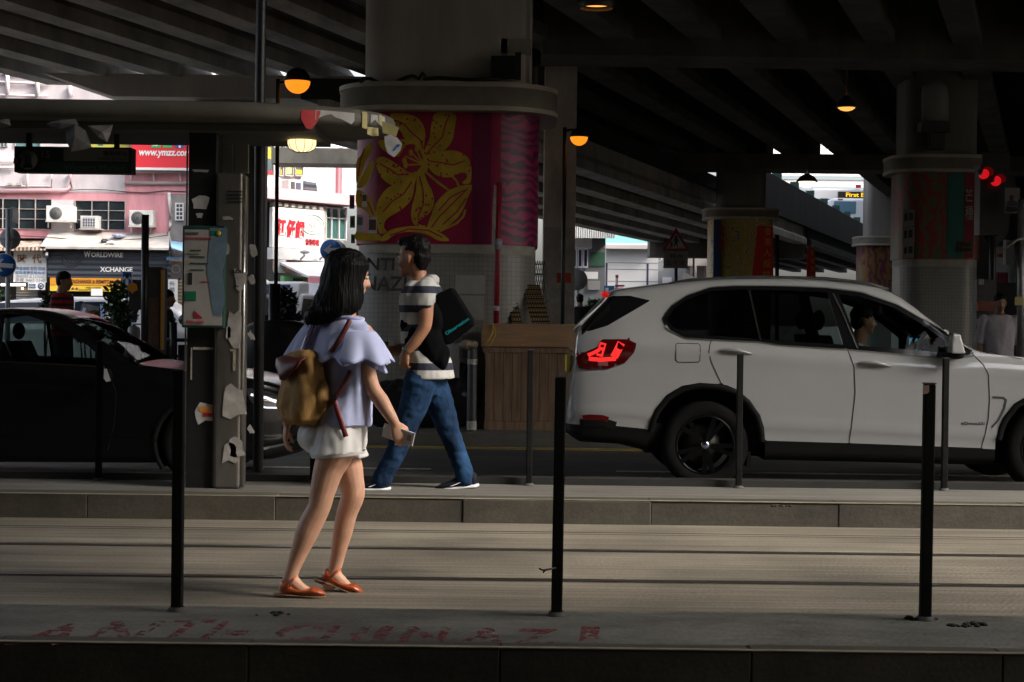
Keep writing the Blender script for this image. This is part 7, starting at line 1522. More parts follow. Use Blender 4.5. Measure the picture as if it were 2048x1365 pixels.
# legs (right leg is the near one, planted behind; left leg swings forward)
leg_r = [J(684, 868, -.075), J(668, 915, -.085), J(657, 940, -.09), J(645, 985, -.09), J(638, 1015, -.09), J(623, 1045, -.085), J(612, 1070, -.085), J(598, 1106, -.08), J(586, 1138, -.08), J(580, 1158, -.08)]
limb(mb, leg_r, [.090, .082, .071, .059, .053, .056, .053, .041, .033, .031])
limb(mb, [J(666, 868, .085), J(692, 925, .08), J(702, 962, .07), J(706, 990, .06), J(694, 1026, .07), J(686, 1062, .08), J(678, 1100, .09), J(671, 1132, .10), J(667, 1150, .10)], [.088, .075, .062, .056, .050, .047, .037, .032, .032])
for a, b_, c_ in (((580, 1158, -.08), (604, 1180, -.085), (634, 1190, -.09)), ((667, 1150, .10), (690, 1172, .10), (712, 1188, .10))):
    limb(mb, [J(*a) , J(*b_), J(*c_)], [.036, .030, .016], flat=.9); mb.ball(J(a[0] - 8, a[1] + 20, a[2]), (.035, .03, .028), 14, 8)
# arms
ra = [J(727, 668, -.02), J(730, 700, -.07), J(734, 740, -.09), J(746, 778, -.10), J(762, 802, -.11), J(778, 828, -.12), J(789, 846, -.12)]
limb(mb, ra, [.050, .046, .040, .036, .037, .030, .024])
hand(mb, ra[-1], J(800, 874, -.12) - ra[-1], (.25, -1, .1), .92, .55, -1)
la = [J(640, 672, .13), J(618, 725, .12), J(600, 775, .09), J(586, 815, .05), J(575, 846, .02)]
limb(mb, la, [.048, .041, .036, .031, .024]); hand(mb, la[-1], (-.12, -.05, -1), (-.95, -.25, .1), .92, .35, 1)
me = remesh(mb, .0055, 4, .5)
part('body', me, M_skinw, wm); eyes(wm, hc, Fh, (.15, .15, 1), .96)
# hair
mb = MB(); hr = []
for y, x, hw_, dp, dd in ((497, 693, 8, .03, .04), (503, 692, 27, .062, .04), (513, 692, 38, .085, .035), (530, 694, 43.5, .105, .03), (552, 687, 44, .10, .02), (577, 682, 45, .092, .005), (598, 678, 50, .085, -.01), (615, 672, 51, .078, -.02), (624, 662, 50, .070, -.03), (634, 650, 42, .058, -.03), (643, 638, 28, .04, -.03), (650, 628, 12, .02, -.03)):
    hr.append((J(x, y, dd), Vector((hw_ * px2m, .02, 0)), Vector((-.02, dp, 0))))
mb.rings(hr, 32); 
# open the hair in front of the face
me = remesh(mb, .007, 3); displace(me, lambda c: .006 * noise.noise(Vector((c.x * 38, c.y * 38, c.z * 3.2))) + .004 * noise.noise(Vector((c.x * 90, c.y * 90, c.z * 5))))
hair = part('hair', me, M_hair, wm)
lk = MB(); rng = random.Random(4)
for i in range(80):
    t = i / 79; xa = 655 + 72 * t; xe = 614 + 92 * t + rng.uniform(-4, 4); ye = 650 - 26 * t + rng.uniform(-3, 7); d = -.055 + rng.uniform(-.01, .02) + .05 * abs(t - .5)
    q = rng.uniform(-5, 5); z_ = rng.uniform(.6, 1.2); lk.tube([J(xa - 3, 545, d + .012), J(xa * .6 + xe * .4 + q * .3, 585, d), J(xa * .3 + xe * .7 + q, 612, d), J(xe, ye - 16, d), J(xe - 2, ye - 6, d - .004), J(xe - 4 + q * .4, ye + rng.uniform(-2, 8), d)], [.004, .0055 * z_, .006 * z_, .0045 * z_, .003, .0008], 6)
part('hair_lock', lk, M_hair, hair)
# blouse: body of the top and the two fluttering tiers
M_blouse = mat('pale_blue_cotton', (.50, .54, .80), .8, var=.06, scale=9, sheen=.2)
mb = MB()
torso(mb, [(J(687, 648, .03), Lw * .17, Fw * .088), (J(690, 690, .03), Lw * .182, Fw * .108), (J(692, 740, .02), Lw * .165, Fw * .118), (J(690, 790, .01), Lw * .158, Fw * .122), (J(686, 825, 0), Lp * .168, Fp * .132), (J(682, 850, 0), Lp * .178, Fp * .142)])
me = remesh(mb, .008, 3); displace(me, fold_noise(.014, 14, 3)); part('blouse', me, M_blouse, wm)
def flounce(name, cx, cy, d, z_top, r0, r1, lat0, lat1, drop, nf, amp, a0, a1, seed, sag=0., fl=None):
    """cape-like tier: angles measured from the walking direction"""
    rg = random.Random(seed); c = J(cx, cy, d); n = 120; m = 12; vs = []
    f, l = fl or (Fw, Lw)
    for i in range(m + 1):
        t = i / m
        for k in range(n + 1):
            a = R(a0 + (a1 - a0) * k / n); fold = math.cos(nf * a + seed) * .6 + .4 * math.cos(nf * 1.7 * a + seed * 2)
            ra_, rb_ = r0[0] + (r1[0] - r0[0]) * t ** .8, r0[1] + (r1[1] - r0[1]) * t ** .8
            kf = 1 + amp * fold * t ** 1.2
            p = c + f * (ra_ * math.cos(a) * kf) + l * (rb_ * math.sin(a) * kf) + Vector((0, 0, -drop * (t ** 1.15) * (1 + sag * math.sin(a) ** 2 + .10 * fold * t)))
            vs.append(p)
    fs = [(i * (n + 1) + k, i * (n + 1) + k + 1, (i + 1) * (n + 1) + k + 1, (i + 1) * (n + 1) + k) for i in range(m) for k in range(n)]
    o = part(name, MB().add(vs, fs, True), M_blouse, wm, fix=False); s = o.modifiers.new('solid', 'SOLIDIFY'); s.thickness = .004; return o
flounce('ruffle', 686, 638, .03, 0, (.07, .11), (.165, .25), 0, 0, .19, 9, .11, 0, 360, 1.3, .12)
flounce('ruffle', 706, 662, -.02, 0, (.08, .12), (.165, .215), 0, 0, .13, 6, .13, -150, 70, 2.1, .15)
flounce('ruffle', 722, 694, .05, 0, (.05, .06), (.125, .13), 0, 0, .115, 5, .10, -60, 90, .4, .1)
flounce('ruffle', 652, 646, .06, 0, (.07, .10), (.17, .20), 0, 0, .15, 7, .14, 50, 190, .7, .1)
part('neck_trim', MB().tube([J(687, 637, .03) + Fw * (.078 * math.cos(a)) + Lw * (.118 * math.sin(a)) + Vector((0, 0, .004 * math.cos(3 * a))) for a in [2 * math.pi * k / 32 for k in range(33)]], .009, 8, caps=False), M_blouse, wm)
# shorts
M_shorts = mat('white_linen', (.74, .72, .70), .85, var=.08, scale=9, sheen=.1)
mb = MB()
torso(mb, [(J(684, 834, 0), Lp * .152, Fp * .116), (J(678, 855, 0), Lp * .166, Fp * .132), (J(671, 885, 0), Lp * .172, Fp * .142), (J(672, 900, 0), Lp * .15, Fp * .12)])
mb.rings([(J(684, 852, -.07), Vector((.10, .03, 0)), Vector((-.03, .09, 0))), (J(678, 885, -.08), Vector((.112, .03, .01)), Vector((-.03, .10, 0))), (J(674, 908, -.09), Vector((.122, .03, .012)), Vector((-.03, .108, 0)))], 28)
mb.rings([(J(672, 852, .08), Vector((.10, .03, 0)), Vector((-.03, .09, 0))), (J(676, 885, .08), Vector((.118, .03, -.006)), Vector((-.03, .10, 0))), (J(682, 909, .08), Vector((.138, .03, -.012)), Vector((-.03, .11, 0)))], 28)
mb.ball(J(634, 872, .0), (.085, .12, .085), 16, 10)
me = remesh(mb, .008, 2); displace(me, fold_noise(.016, 13, 6, 3)); sh_ = part('shorts', me, M_shorts, wm)
part('hem', MB().rings([(J(676, 911, -.088), Vector((.121, .03, .012)), Vector((-.03, .107, 0))), (J(676, 905, -.088), Vector((.125, .031, .012)), Vector((-.031, .111, 0)))], 28, False), M_shorts, sh_)
part('waistband', MB().rings([(J(684, 833, 0), Lp * .160, Fp * .124), (J(683, 840, 0), Lp * .166, Fp * .130)], 32, False), M_shorts, sh_)
# shoes
M_shoe = mat('orange_leather', (.42, .085, .025), .28, coat=.3, var=.12, scale=14)
M_sole = mat('tan_sole', (.20, .11, .06), .6)
def maryjane(heel, toe, d, lift=0.):
    H, T = J(*heel, d), J(*toe, d); ax = (T - H); L = ax.length; ax.normalize(); sd2 = ax.cross(Vector((0, 0, 1))).normalized(); up = sd2.cross(ax).normalized()
    P = lambda a, b, c_: H + ax * (a * L) + sd2 * b + up * c_
    mb = MB()
    # closed shell: heel counter, low vamp opening, rounded toe
    secs = [(-.02, .006, .02, .040), (.04, .028, .0, .062), (.16, .034, 0, .056), (.30, .032, 0, .034), (.45, .033, 0, .026), (.6, .039, 0, .030), (.72, .042, 0, .040), (.86, .036, 0, .032), (.95, .022, 0, .02), (1.0, .006, .004, .010)]
    mb.rings([(P(a, 0, (lo + hi) / 2), sd2 * w, up * ((hi - lo) / 2)) for a, w, lo, hi in secs], 24)
    me = remesh(mb, .006, 2); s = part('shoe', me, M_shoe, wm)
    so = MB().rings([(P(a, 0, -.005), sd2 * w, up * .005) for a, w in ((-.025, .01), (.03, .032), (.15, .036), (.4, .033), (.65, .043), (.85, .038), (.97, .018), (1.01, .006))], 16); part('sole', so, M_sole, s)
    part('shoe_heel', MB().box((0, 0, 0), (0, 0, 0)) if False else MB().rings([(P(.0, 0, -.004), sd2 * .03, ax * .03), (P(.0, 0, -.02), sd2 * .028, ax * .028)], 16), M_sole, s)
    st = [P(.20, -.040, .035), P(.24, -.038, .060), P(.30, -.015, .082), P(.31, .012, .082), P(.26, .037, .062), P(.21, .040, .035)]
    part('strap', MB().tube(st, .0085, 8, flat=.5, up=tuple(up)), M_shoe, s)
    part('buckle', MB().tube([P(.27, -.038, .062), P(.25, -.040, .074)], .008, 6), mat('brass', (.5, .3, .1), .3, metal=1), s)
maryjane((560, 1186), (652, 1192), -.085); maryjane((642, 1158), (727, 1192), .10)
# backpack (worn, but a thing of its own)
M_canvas = mat('tan_canvas', (.36, .20, .062), .8, var=.18, scale=7, bump=.15, bscale=90); M_lea = mat('maroon_leather', (.12, .024, .022), .45, var=.2, scale=9)
bk_ = thing('backpack', 'tan canvas backpack with maroon leather flap on the back of the woman walking', 'backpack', J(608, 850, -.02))
Bf = -Fw; bc_ = J(607, 778, -.03)
mb = MB()
for y, x, hx, hd in ((706, 606, .085, .05), (716, 606, .105, .065), (740, 607, .115, .075), (775, 608, .122, .09), (810, 606, .125, .095), (838, 604, .118, .085), (850, 604, .095, .06)):
    c = J(x, y, -.03); mb.rings([], 4); 
    hr_ = None
rs_ = [(J(x, y, -.03), Lw * hx, Bf * hd) for y, x, hx, hd in ((704, 608, .08, .045), (712, 607, .105, .062), (740, 608, .118, .075), (775, 608, .126, .092), (810, 606, .130, .098), (838, 604, .120, .085), (852, 606, .09, .05))]
# superelliptic sections for a boxier bag
vs = []; n = 36
for c, A, B in rs_:
    for k in range(n):
        a = 2 * math.pi * k / n; ca, sa = math.cos(a), math.sin(a); e = .62
        vs.append(c + A * (abs(ca) ** e * (1 if ca > 0 else -1)) + B * (abs(sa) ** e * (1 if sa > 0 else -1)))
mb = MB().add(vs, [(i * n + k, i * n + (k + 1) % n, (i + 1) * n + (k + 1) % n, (i + 1) * n + k) for i in range(len(rs_) - 1) for k in range(n)] + [tuple(range(n))[::-1], tuple((len(rs_) - 1) * n + k for k in range(n))], True)
mb.ball(J(642, 800, -.10), (.045, .045, .085), 14, 10)
me = remesh(mb, .007, 2); displace(me, fold_noise(.018, 11, 9, 5)); bagm = part('bag', me, M_canvas, bk_)
fp = bc_ + Bf * .095
fv = []
def flp(s, z, o): return J(605, 708, -.03) + Lw * s + Bf * o + Vector((0, 0, -z))
flap = MB()
rowsf = [(-.095, .115, .0, .0), (-.1, .12, .02, .055), (-.108, .122, .03, .085), (-.09, .10, .06, .098), (-.05, .06, .088, .108), (-.006, .012, .118, .112)]
for k in range(9):
    pass
vs = []
for (a, b_, z, o) in rowsf:
    for k in range(11): vs.append(flp(a + (b_ - a) * k / 10, z, o - .02 * abs(k / 5 - 1) ** 2))
flap.add(vs, [(i * 11 + k, i * 11 + k + 1, i * 11 + 12 + k, i * 11 + 11 + k) for i in range(5) for k in range(10)], True)
fo = part('flap', flap, M_lea, bk_, fix=False); fo.modifiers.new('s', 'SOLIDIFY').thickness = -.008
part('top_handle', MB().tube([J(628, 705, -.0), J(624, 690, .0), J(634, 682, .0), J(645, 690, .0), J(646, 705, .0)], .009, 8), M_lea, bk_)
def ribbon(name, pts, w, m, parent, nrm=(0, -1, 0), t=.006):
    mb = MB(); P = [Vector(p) for p in pts]
    for i in range(len(P) - 1): mb.bar(P[i], P[i + 1], t, w, up=(P[i + 1] - P[i]).cross(Vector(nrm)))
    return part(name, mb, m, parent)
def rib(name, pts, w, m, parent): 
    P = [J(*p) for p in pts]; Q = []
    for i in range(len(P) - 1):
        for t in (0, .33, .66):
            a, b, c, d = P[max(i - 1, 0)], P[i], P[i + 1], P[min(i + 2, len(P) - 1)]; Q.append(.5 * (2 * b + (c - a) * t + (2 * a - 5 * b + 4 * c - d) * t * t + (3 * b - a - 3 * c + d) * t ** 3))
    Q.append(P[-1]); vs = []
    for i, p in enumerate(Q):
        tdir = (Q[min(i + 1, len(Q) - 1)] - Q[max(i - 1, 0)]).normalized(); s = tdir.cross(Vector((0, -1, 0))).normalized() * w / 2
        vs += [p + s, p - s, p - s + Vector((0, .006, 0)), p + s + Vector((0, .006, 0))]
    mb = MB().add(vs, [(i * 4 + k, i * 4 + (k + 1) % 4, i * 4 + 4 + (k + 1) % 4, i * 4 + 4 + k) for i in range(len(Q) - 1) for k in range(4)] + [(0, 1, 2, 3), tuple(len(vs) - 4 + k for k in range(4))], True)
    return part(name, mb, m, parent)
rib('strap', [(700, 640, -.135), (690, 660, -.155), (672, 690, -.16), (655, 712, -.12)], .024, M_lea, bk_)
rib('strap', [(702, 742, -.142), (695, 756, -.15), (686, 770, -.155), (668, 797, -.15), (650, 815, -.12)], .024, M_lea, bk_)
rib('strap_tail', [(667, 797, -.152), (674, 820, -.165), (684, 850, -.18), (692, 874, -.19)], .023, mat('red_brown_strap', (.20, .022, .02), .5), bk_)
part('strap_buckle', MB().box(J(662, 790, -.16), J(673, 802, -.15)), M_black, bk_)
# phone in her right hand
ph = thing('phone', 'white mobile phone held in the right hand of the woman walking', 'phone', J(797, 875, -.12))
A, B = J(766, 860, -.098), J(828, 880, -.132); ax = (B - A).normalized(); pu = Vector((0, -.25, 1)); pu = (pu - ax * pu.dot(ax)).normalized(); pn = ax.cross(pu)
c = (A + B) / 2; hw_ = (B - A).length / 2; ph_h = .034
bd = part('phone_body', MB().hexa([c - ax * hw_ - pu * ph_h - pn * .004, c + ax * hw_ - pu * ph_h - pn * .004, c + ax * hw_ - pu * ph_h + pn * .004, c - ax * hw_ - pu * ph_h + pn * .004], [c - ax * hw_ + pu * ph_h - pn * .004, c + ax * hw_ + pu * ph_h - pn * .004, c + ax * hw_ + pu * ph_h + pn * .004, c - ax * hw_ + pu * ph_h + pn * .004]), mat('phone_white', (.80, .80, .82), .15, coat=.5), ph); bevel(bd, .003, 2)
q = c + ax * (hw_ - .022) - pn * .0045 * (1 if pn.y > 0 else -1); part('phone_label', MB().hexa([q - ax * .012 - pu * .012, q + ax * .008 - pu * .012, q + ax * .008 - pu * .012 + Vector((0, .002, 0)), q - ax * .012 - pu * .012 + Vector((0, .002, 0))], [q - ax * .012 + pu * .02, q + ax * .008 + pu * .02, q + ax * .008 + pu * .02 + Vector((0, .002, 0)), q - ax * .012 + pu * .02 + Vector((0, .002, 0))]), mat('phone_pink', (.50, .28, .30), .4), ph)
# ------------------------------------------------------------------ the man in the striped shirt
Ym = 11.45
def K(px, py, d=0.): return W(px, py, Ym + d)
mn_ = thing('person', 'man in navy and white striped shirt and blue jeans walking left behind the woman', 'person', (K(840, 985).x, Ym, .15))
Fm = Vector((-.9, .43, 0)).normalized(); Lm = Vector((-Fm.y, Fm.x, 0))
mb = MB(); hm = K(826, 515, .02); Fhm = Vector((-.88, .47, -.05)); head(mb, hm, Fhm, (-.05, 0, 1), 1.10)
limb(mb, [hm + Vector((.02, -.01, -.06)), K(838, 552, .02), K(842, 572, .02)], [.058, .056, .075])
tm = [(565, 843, .10, .07), (580, 843, .185, .085), (610, 842, .19, .105), (660, 846, .17, .11), (705, 850, .16, .108), (740, 852, .165, .115), (765, 850, .15, .11), (782, 848, .10, .08)]
torso(mb, [(K(x, y, .02), Lm * a, Fm * b_) for y, x, a, b_ in tm])
arm_n = [K(852, 582, -.14), K(852, 612, -.16), K(851, 645, -.17), K(845, 662, -.17), K(830, 684, -.17), K(812, 704, -.16)]
limb(mb, arm_n, [.058, .052, .046, .044, .040, .030]); hand(mb, arm_n[-1], K(808, 728, -.15) - arm_n[-1], (-.5, -.85, .1), 1.02, .7, 1)
arm_f = [K(826, 584, .19), K(818, 640, .21), K(812, 690, .20), K(796, 700, .16), K(782, 702, .12)]
limb(mb, arm_f, [.056, .048, .044, .038, .030]); hand(mb, arm_f[-1], (-.9, -.1, .4), (.3, -.8, -.5), 1.0, .8, -1)
limb(mb, [K(840, 765, -.06), K(828, 810, -.07), K(808, 862, -.07), K(792, 905, -.06), K(770, 950, -.05)], [.09, .08, .058, .045, .04]); limb(mb, [K(862, 765, .08), K(882, 815, .09), K(898, 862, .09), K(914, 905, .10), K(926, 950, .10)], [.09, .075, .055, .045, .04])
me = remesh(mb, .007, 4); part('body', me, M_skinm, mn_); eyes(mn_, hm, Fhm, (-.05, 0, 1), 1.1)
mb = MB(); f, l, u, M = frame(Fhm, (-.05, 0, 1)); Q = lambda a, b_, c_: hm + (f * a + l * b_ + u * c_) * 1.1
mb.ball(Q(-.026, 0, .056), (.108, .083, .092), 20, 14, M).ball(Q(-.060, 0, .0), (.062, .074, .078), 18, 12, M).ball(Q(.045, 0, .098), (.055, .06, .035), 16, 10, M).ball(Q(-.06, 0, -.05), (.035, .055, .045), 14, 10, M)
me = remesh(mb, .009, 2); displace(me, lambda c: .008 * noise.noise(c * 30) + .005 * noise.noise(c * 70)); part('hair', me, M_hair, mn_)
# striped shirt
M_str = bpy.data.materials.new('striped_jersey'); M_str.use_nodes = True; nt = M_str.node_tree; b = nt.nodes['Principled BSDF']; b.inputs['Roughness'].default_value = .85
tc = nt.nodes.new('ShaderNodeTexCoord'); sp = nt.nodes.new('ShaderNodeSeparateXYZ'); md = nt.nodes.new('ShaderNodeMath'); md.operation = 'MULTIPLY_ADD'; md.inputs[1].default_value = 1 / .128; md.inputs[2].default_value = .32; fr_ = nt.nodes.new('ShaderNodeMath'); fr_.operation = 'FRACT'; rp = nt.nodes.new('ShaderNodeValToRGB'); rp.color_ramp.interpolation = 'CONSTANT'; e = rp.color_ramp.elements; e[0].color = (.36, .355, .34, 1); e[1].position = .62; e[1].color = (.012, .013, .03, 1)
nt.links.new(tc.outputs['Object'], sp.inputs[0]); nt.links.new(sp.outputs['Z'], md.inputs[0]); nt.links.new(md.outputs[0], fr_.inputs[0]); nt.links.new(fr_.outputs[0], rp.inputs[0]); nt.links.new(rp.outputs[0], b.inputs['Base Color'])
mb = MB(); torso(mb, [(K(x, y, .02), Lm * (a + .022), Fm * (b_ + .024)) for y, x, a, b_ in ((562, 846, .085, .06), (572, 845, .15, .08), (590, 844, .185, .105), (640, 845, .18, .115), (700, 852, .17, .115), (735, 860, .172, .122), (757, 864, .175, .125))])
limb(mb, [K(852, 578, -.12), K(849, 592, -.155), K(847, 604, -.165)], [.080, .076, .072]); limb(mb, [K(828, 580, .17), K(824, 610, .19)], [.078, .072])
mb.ball(K(862, 560, .0), (.06, .07, .04), 14, 10)
me = remesh(mb, .009, 3); displace(me, fold_noise(.012, 12, 7, 2)); part('shirt', me, M_str, mn_)
M_jean = mat('blue_denim', (.007, .017, .042), .9, spec=.15, var=.35, scale=6, stretch=(1, 1, .5), col2=(.014, .04, .092), bump=.1, bscale=120)
mb = MB(); torso(mb, [(K(852, 738, .02), Lm * .165, Fm * .115), (K(848, 765, .02), Lm * .17, Fm * .125), (K(846, 790, .02), Lm * .15, Fm * .11)])
limb(mb, [K(840, 765, -.07), K(828, 810, -.07), K(808, 862, -.07), K(792, 905, -.06), K(772, 942, -.05), K(763, 960, -.05)], [.112, .098, .078, .069, .066, .068])
limb(mb, [K(862, 765, .09), K(882, 815, .09), K(898, 862, .09), K(914, 905, .10), K(927, 942, .10), K(930, 957, .10)], [.112, .094, .075, .064, .063, .066])
me = remesh(mb, .009, 3); displace(me, fold_noise(.007, 16, 26, 8)); part('jeans', me, M_jean, mn_)
M_trn = mat('trainer_navy', (.006, .007, .014), .8, spec=.2); M_tsole = mat('trainer_sole', (.62, .62, .64), .6)
def trainer(heel, toe, d):
    H, T = K(*heel, d), K(*toe, d); ax = T - H; L = ax.length; ax.normalize(); s2 = ax.cross(Vector((0, 0, 1))).normalized(); up = s2.cross(ax).normalized(); P = lambda a, b_, c_: H + ax * (a * L) + s2 * b_ + up * c_
    mb = MB().rings([(P(a, 0, (lo + hi) / 2), s2 * w, up * ((hi - lo) / 2)) for a, w, lo, hi in ((-.01, .015, .03, .09), (.06, .037, .01, .11), (.22, .04, .01, .115), (.40, .042, .01, .09), (.6, .046, .01, .065), (.8, .044, .01, .05), (.94, .03, .01, .035), (1, .01, .012, .022))], 20)
    s = part('shoe', remesh(mb, .007, 2), M_trn, mn_)
    so = MB().rings([(P(a, 0, (lo + .022) / 2), s2 * w, up * ((.022 - lo) / 2)) for a, w, lo in ((-.04, .02, .006), (.03, .042, -.006), (.25, .044, -.006), (.6, .05, -.004), (.85, .046, .0), (1.0, .018, .008))], 18); part('sole', so, M_tsole, s)
    side = -1 if s2.y > 0 else 1
    sw_ = [(.18, .058), (.30, .034), (.42, .032), (.78, .075), (.40, .046), (.32, .046), (.24, .062)]
    part('side_mark', MB().prism([(a * L - .0, z) for a, z in ((.62, .030), (.56, .034), (.36, .050), (.14, .074), (.38, .043), (.56, .027))], H + s2 * side * .047 , ax, up, s2 * side * .003), M_tsole, s)
trainer((779, 981), (712, 982), -.05); trainer((955, 974), (868, 984), .10)
tb_ = thing('shoulder_bag', 'black shoulder bag with teal lettering on the back of the man in the striped shirt', 'bag', K(890, 690, -.1))
pl4 = [(869, 590), (904, 574), (948, 643), (945, 652), (898, 690), (884, 690)]
P4 = [K(x, y, -.10) for x, y in pl4]; c4 = sum(P4, Vector()) / len(P4); vs = [p for p in P4] + [p + Vector((.01, .16, 0)) for p in P4]; n = len(P4)
bm_ = part('bag', MB().add(vs, [tuple(range(n)), tuple(range(2 * n - 1, n - 1, -1))] + [(i, (i + 1) % n, n + (i + 1) % n, n + i) for i in range(n)]), mat('black_nylon', (.0035, .0035, .004), .9, spec=.04), tb_); bevel(bm_, .03, 4)
p0, p1 = K(893, 671, -.103), K(939, 640, -.103); ud = (p1 - p0).normalized(); vd = Vector((0, -1, 0)).cross(ud) * -1; vd = Vector((-ud.z, 0, ud.x))
part('teal_lettering', text_mb('Observation', p0, (p1 - p0).length, .022, u=ud, v=vd, thick=.003, bold=.01), mat('teal_print', (.01, .30, .32), .5), tb_)
mb = MB().ball(K(880, 712, -.10), (.07, .06, .10), 16, 10).ball(K(840, 676, -.11), (.11, .07, .15), 16, 10).ball(K(862, 690, -.13), (.09, .06, .13), 16, 10).ball(K(818, 650, -.08), (.06, .08, .07), 14, 10).ball(K(868, 640, -.12), (.06, .05, .12), 14, 10)
me = remesh(mb, .01, 3); displace(me, fold_noise(.01, 16, 10)); part('front_pouch', me, mat('black_nylon', (.010, .010, .011), .6), tb_)
part('strap', MB().tube([K(872, 600, -.12), K(864, 580, -.14), K(852, 568, -.12), K(838, 572, -.02)], [.016, .017, .017, .015], 8, flat=.4), mat('black_nylon', (.01, .01, .011), .6), tb_)
mp_ = thing('small_camera', 'small black and white gadget in the far hand of the man in stripes', 'gadget', K(775, 690, .1)); part('gadget_body', MB().box(K(764, 684, .10), K(778, 700, .16)), M_black, mp_); part('gadget_face', MB().box(K(777, 682, .085), K(788, 692, .095)), M_wht, mp_)
part('wristwatch', MB().tube([arm_n[-1] + Vector((.012, 0, .02)), arm_n[-1] + Vector((.0, 0, .0))], .034, 14), mat('watch_grey', (.2, .2, .2), .3, metal=.8), mn_)
# ------------------------------------------------------------------ driver of the white car
dv = thing('person', 'driver in a pale blue shirt with both hands at the wheel inside the white car', 'person', Vector((W(1725, 700, 14.9).x, 14.92, .6)))
def Dp(px, py, d=0.): return W(px, py, 14.92 + d)
mb = MB(); hd4 = Dp(1727, 642); head(mb, hd4, (1, .12, -.03), (0, 0, 1), 1.02)
limb(mb, [hd4 + Vector((-.02, 0, -.06)), Dp(1718, 690)], [.056, .06])
torso(mb, [(Dp(1716, 688), Vector((.07, 0, 0)), Vector((0, .10, 0))), (Dp(1714, 700), Vector((.10, 0, 0)), Vector((0, .20, 0))), (Dp(1712, 740), Vector((.12, 0, 0)), Vector((0, .2, 0))), (Dp(1722, 800), Vector((.12, 0, 0)), Vector((0, .17, 0))), (Dp(1730, 830), Vector((.12, 0, 0)), Vector((0, .17, 0)))])
for d, hy in ((-.19, 676), (.19, 676)):
    A_ = [Dp(1716, 700, d), Dp(1755, 735, d * 1.1), Dp(1790, 722, d), Dp(1838, 686, d * .75)]; limb(mb, A_, [.055, .045, .038, .028]); hand(mb, A_[-1], (.5, 0, .8), (.6, 0, -.3) if False else (-.5, 0, .6), .95, 1.1, 1 if d > 0 else -1)
limb(mb, [Dp(1735, 835, -.1), Dp(1825, 815, -.12), Dp(1880, 860, -.12)], [.08, .065, .05]); limb(mb, [Dp(1735, 835, .1), Dp(1825, 815, .12), Dp(1880, 860, .12)], [.08, .065, .05])
part('body', remesh(mb, .010, 3), M_skinm, dv); eyes(dv, hd4, (1, .12, -.03), (0, 0, 1), 1.02)
f, l, u, M = frame((1, .12, -.03)); mb = MB().ball(hd4 + f * -.02 + u * .055, (.105, .085, .085), 18, 12, M).ball(hd4 + f * -.055 - u * .01, (.06, .078, .075), 16, 10, M); me = remesh(mb, .011, 2); displace(me, lambda c: .007 * noise.noise(c * 28)); part('hair', me, M_hair, dv)
mb = MB(); torso(mb, [(Dp(1716, 692), Vector((.085, 0, 0)), Vector((0, .13, 0))), (Dp(1714, 703), Vector((.118, 0, 0)), Vector((0, .225, 0))), (Dp(1712, 745), Vector((.14, 0, 0)), Vector((0, .22, 0))), (Dp(1722, 812), Vector((.14, 0, 0)), Vector((0, .19, 0)))])
for d in (-.2, .2): limb(mb, [Dp(1716, 702, d), Dp(1745, 728, d * 1.08)], [.072, .062])
me = remesh(mb, .012, 2); displace(me, fold_noise(.008, 12, 8)); part('shirt', me, mat('driver_shirt', (.42, .50, .52), .8), dv)
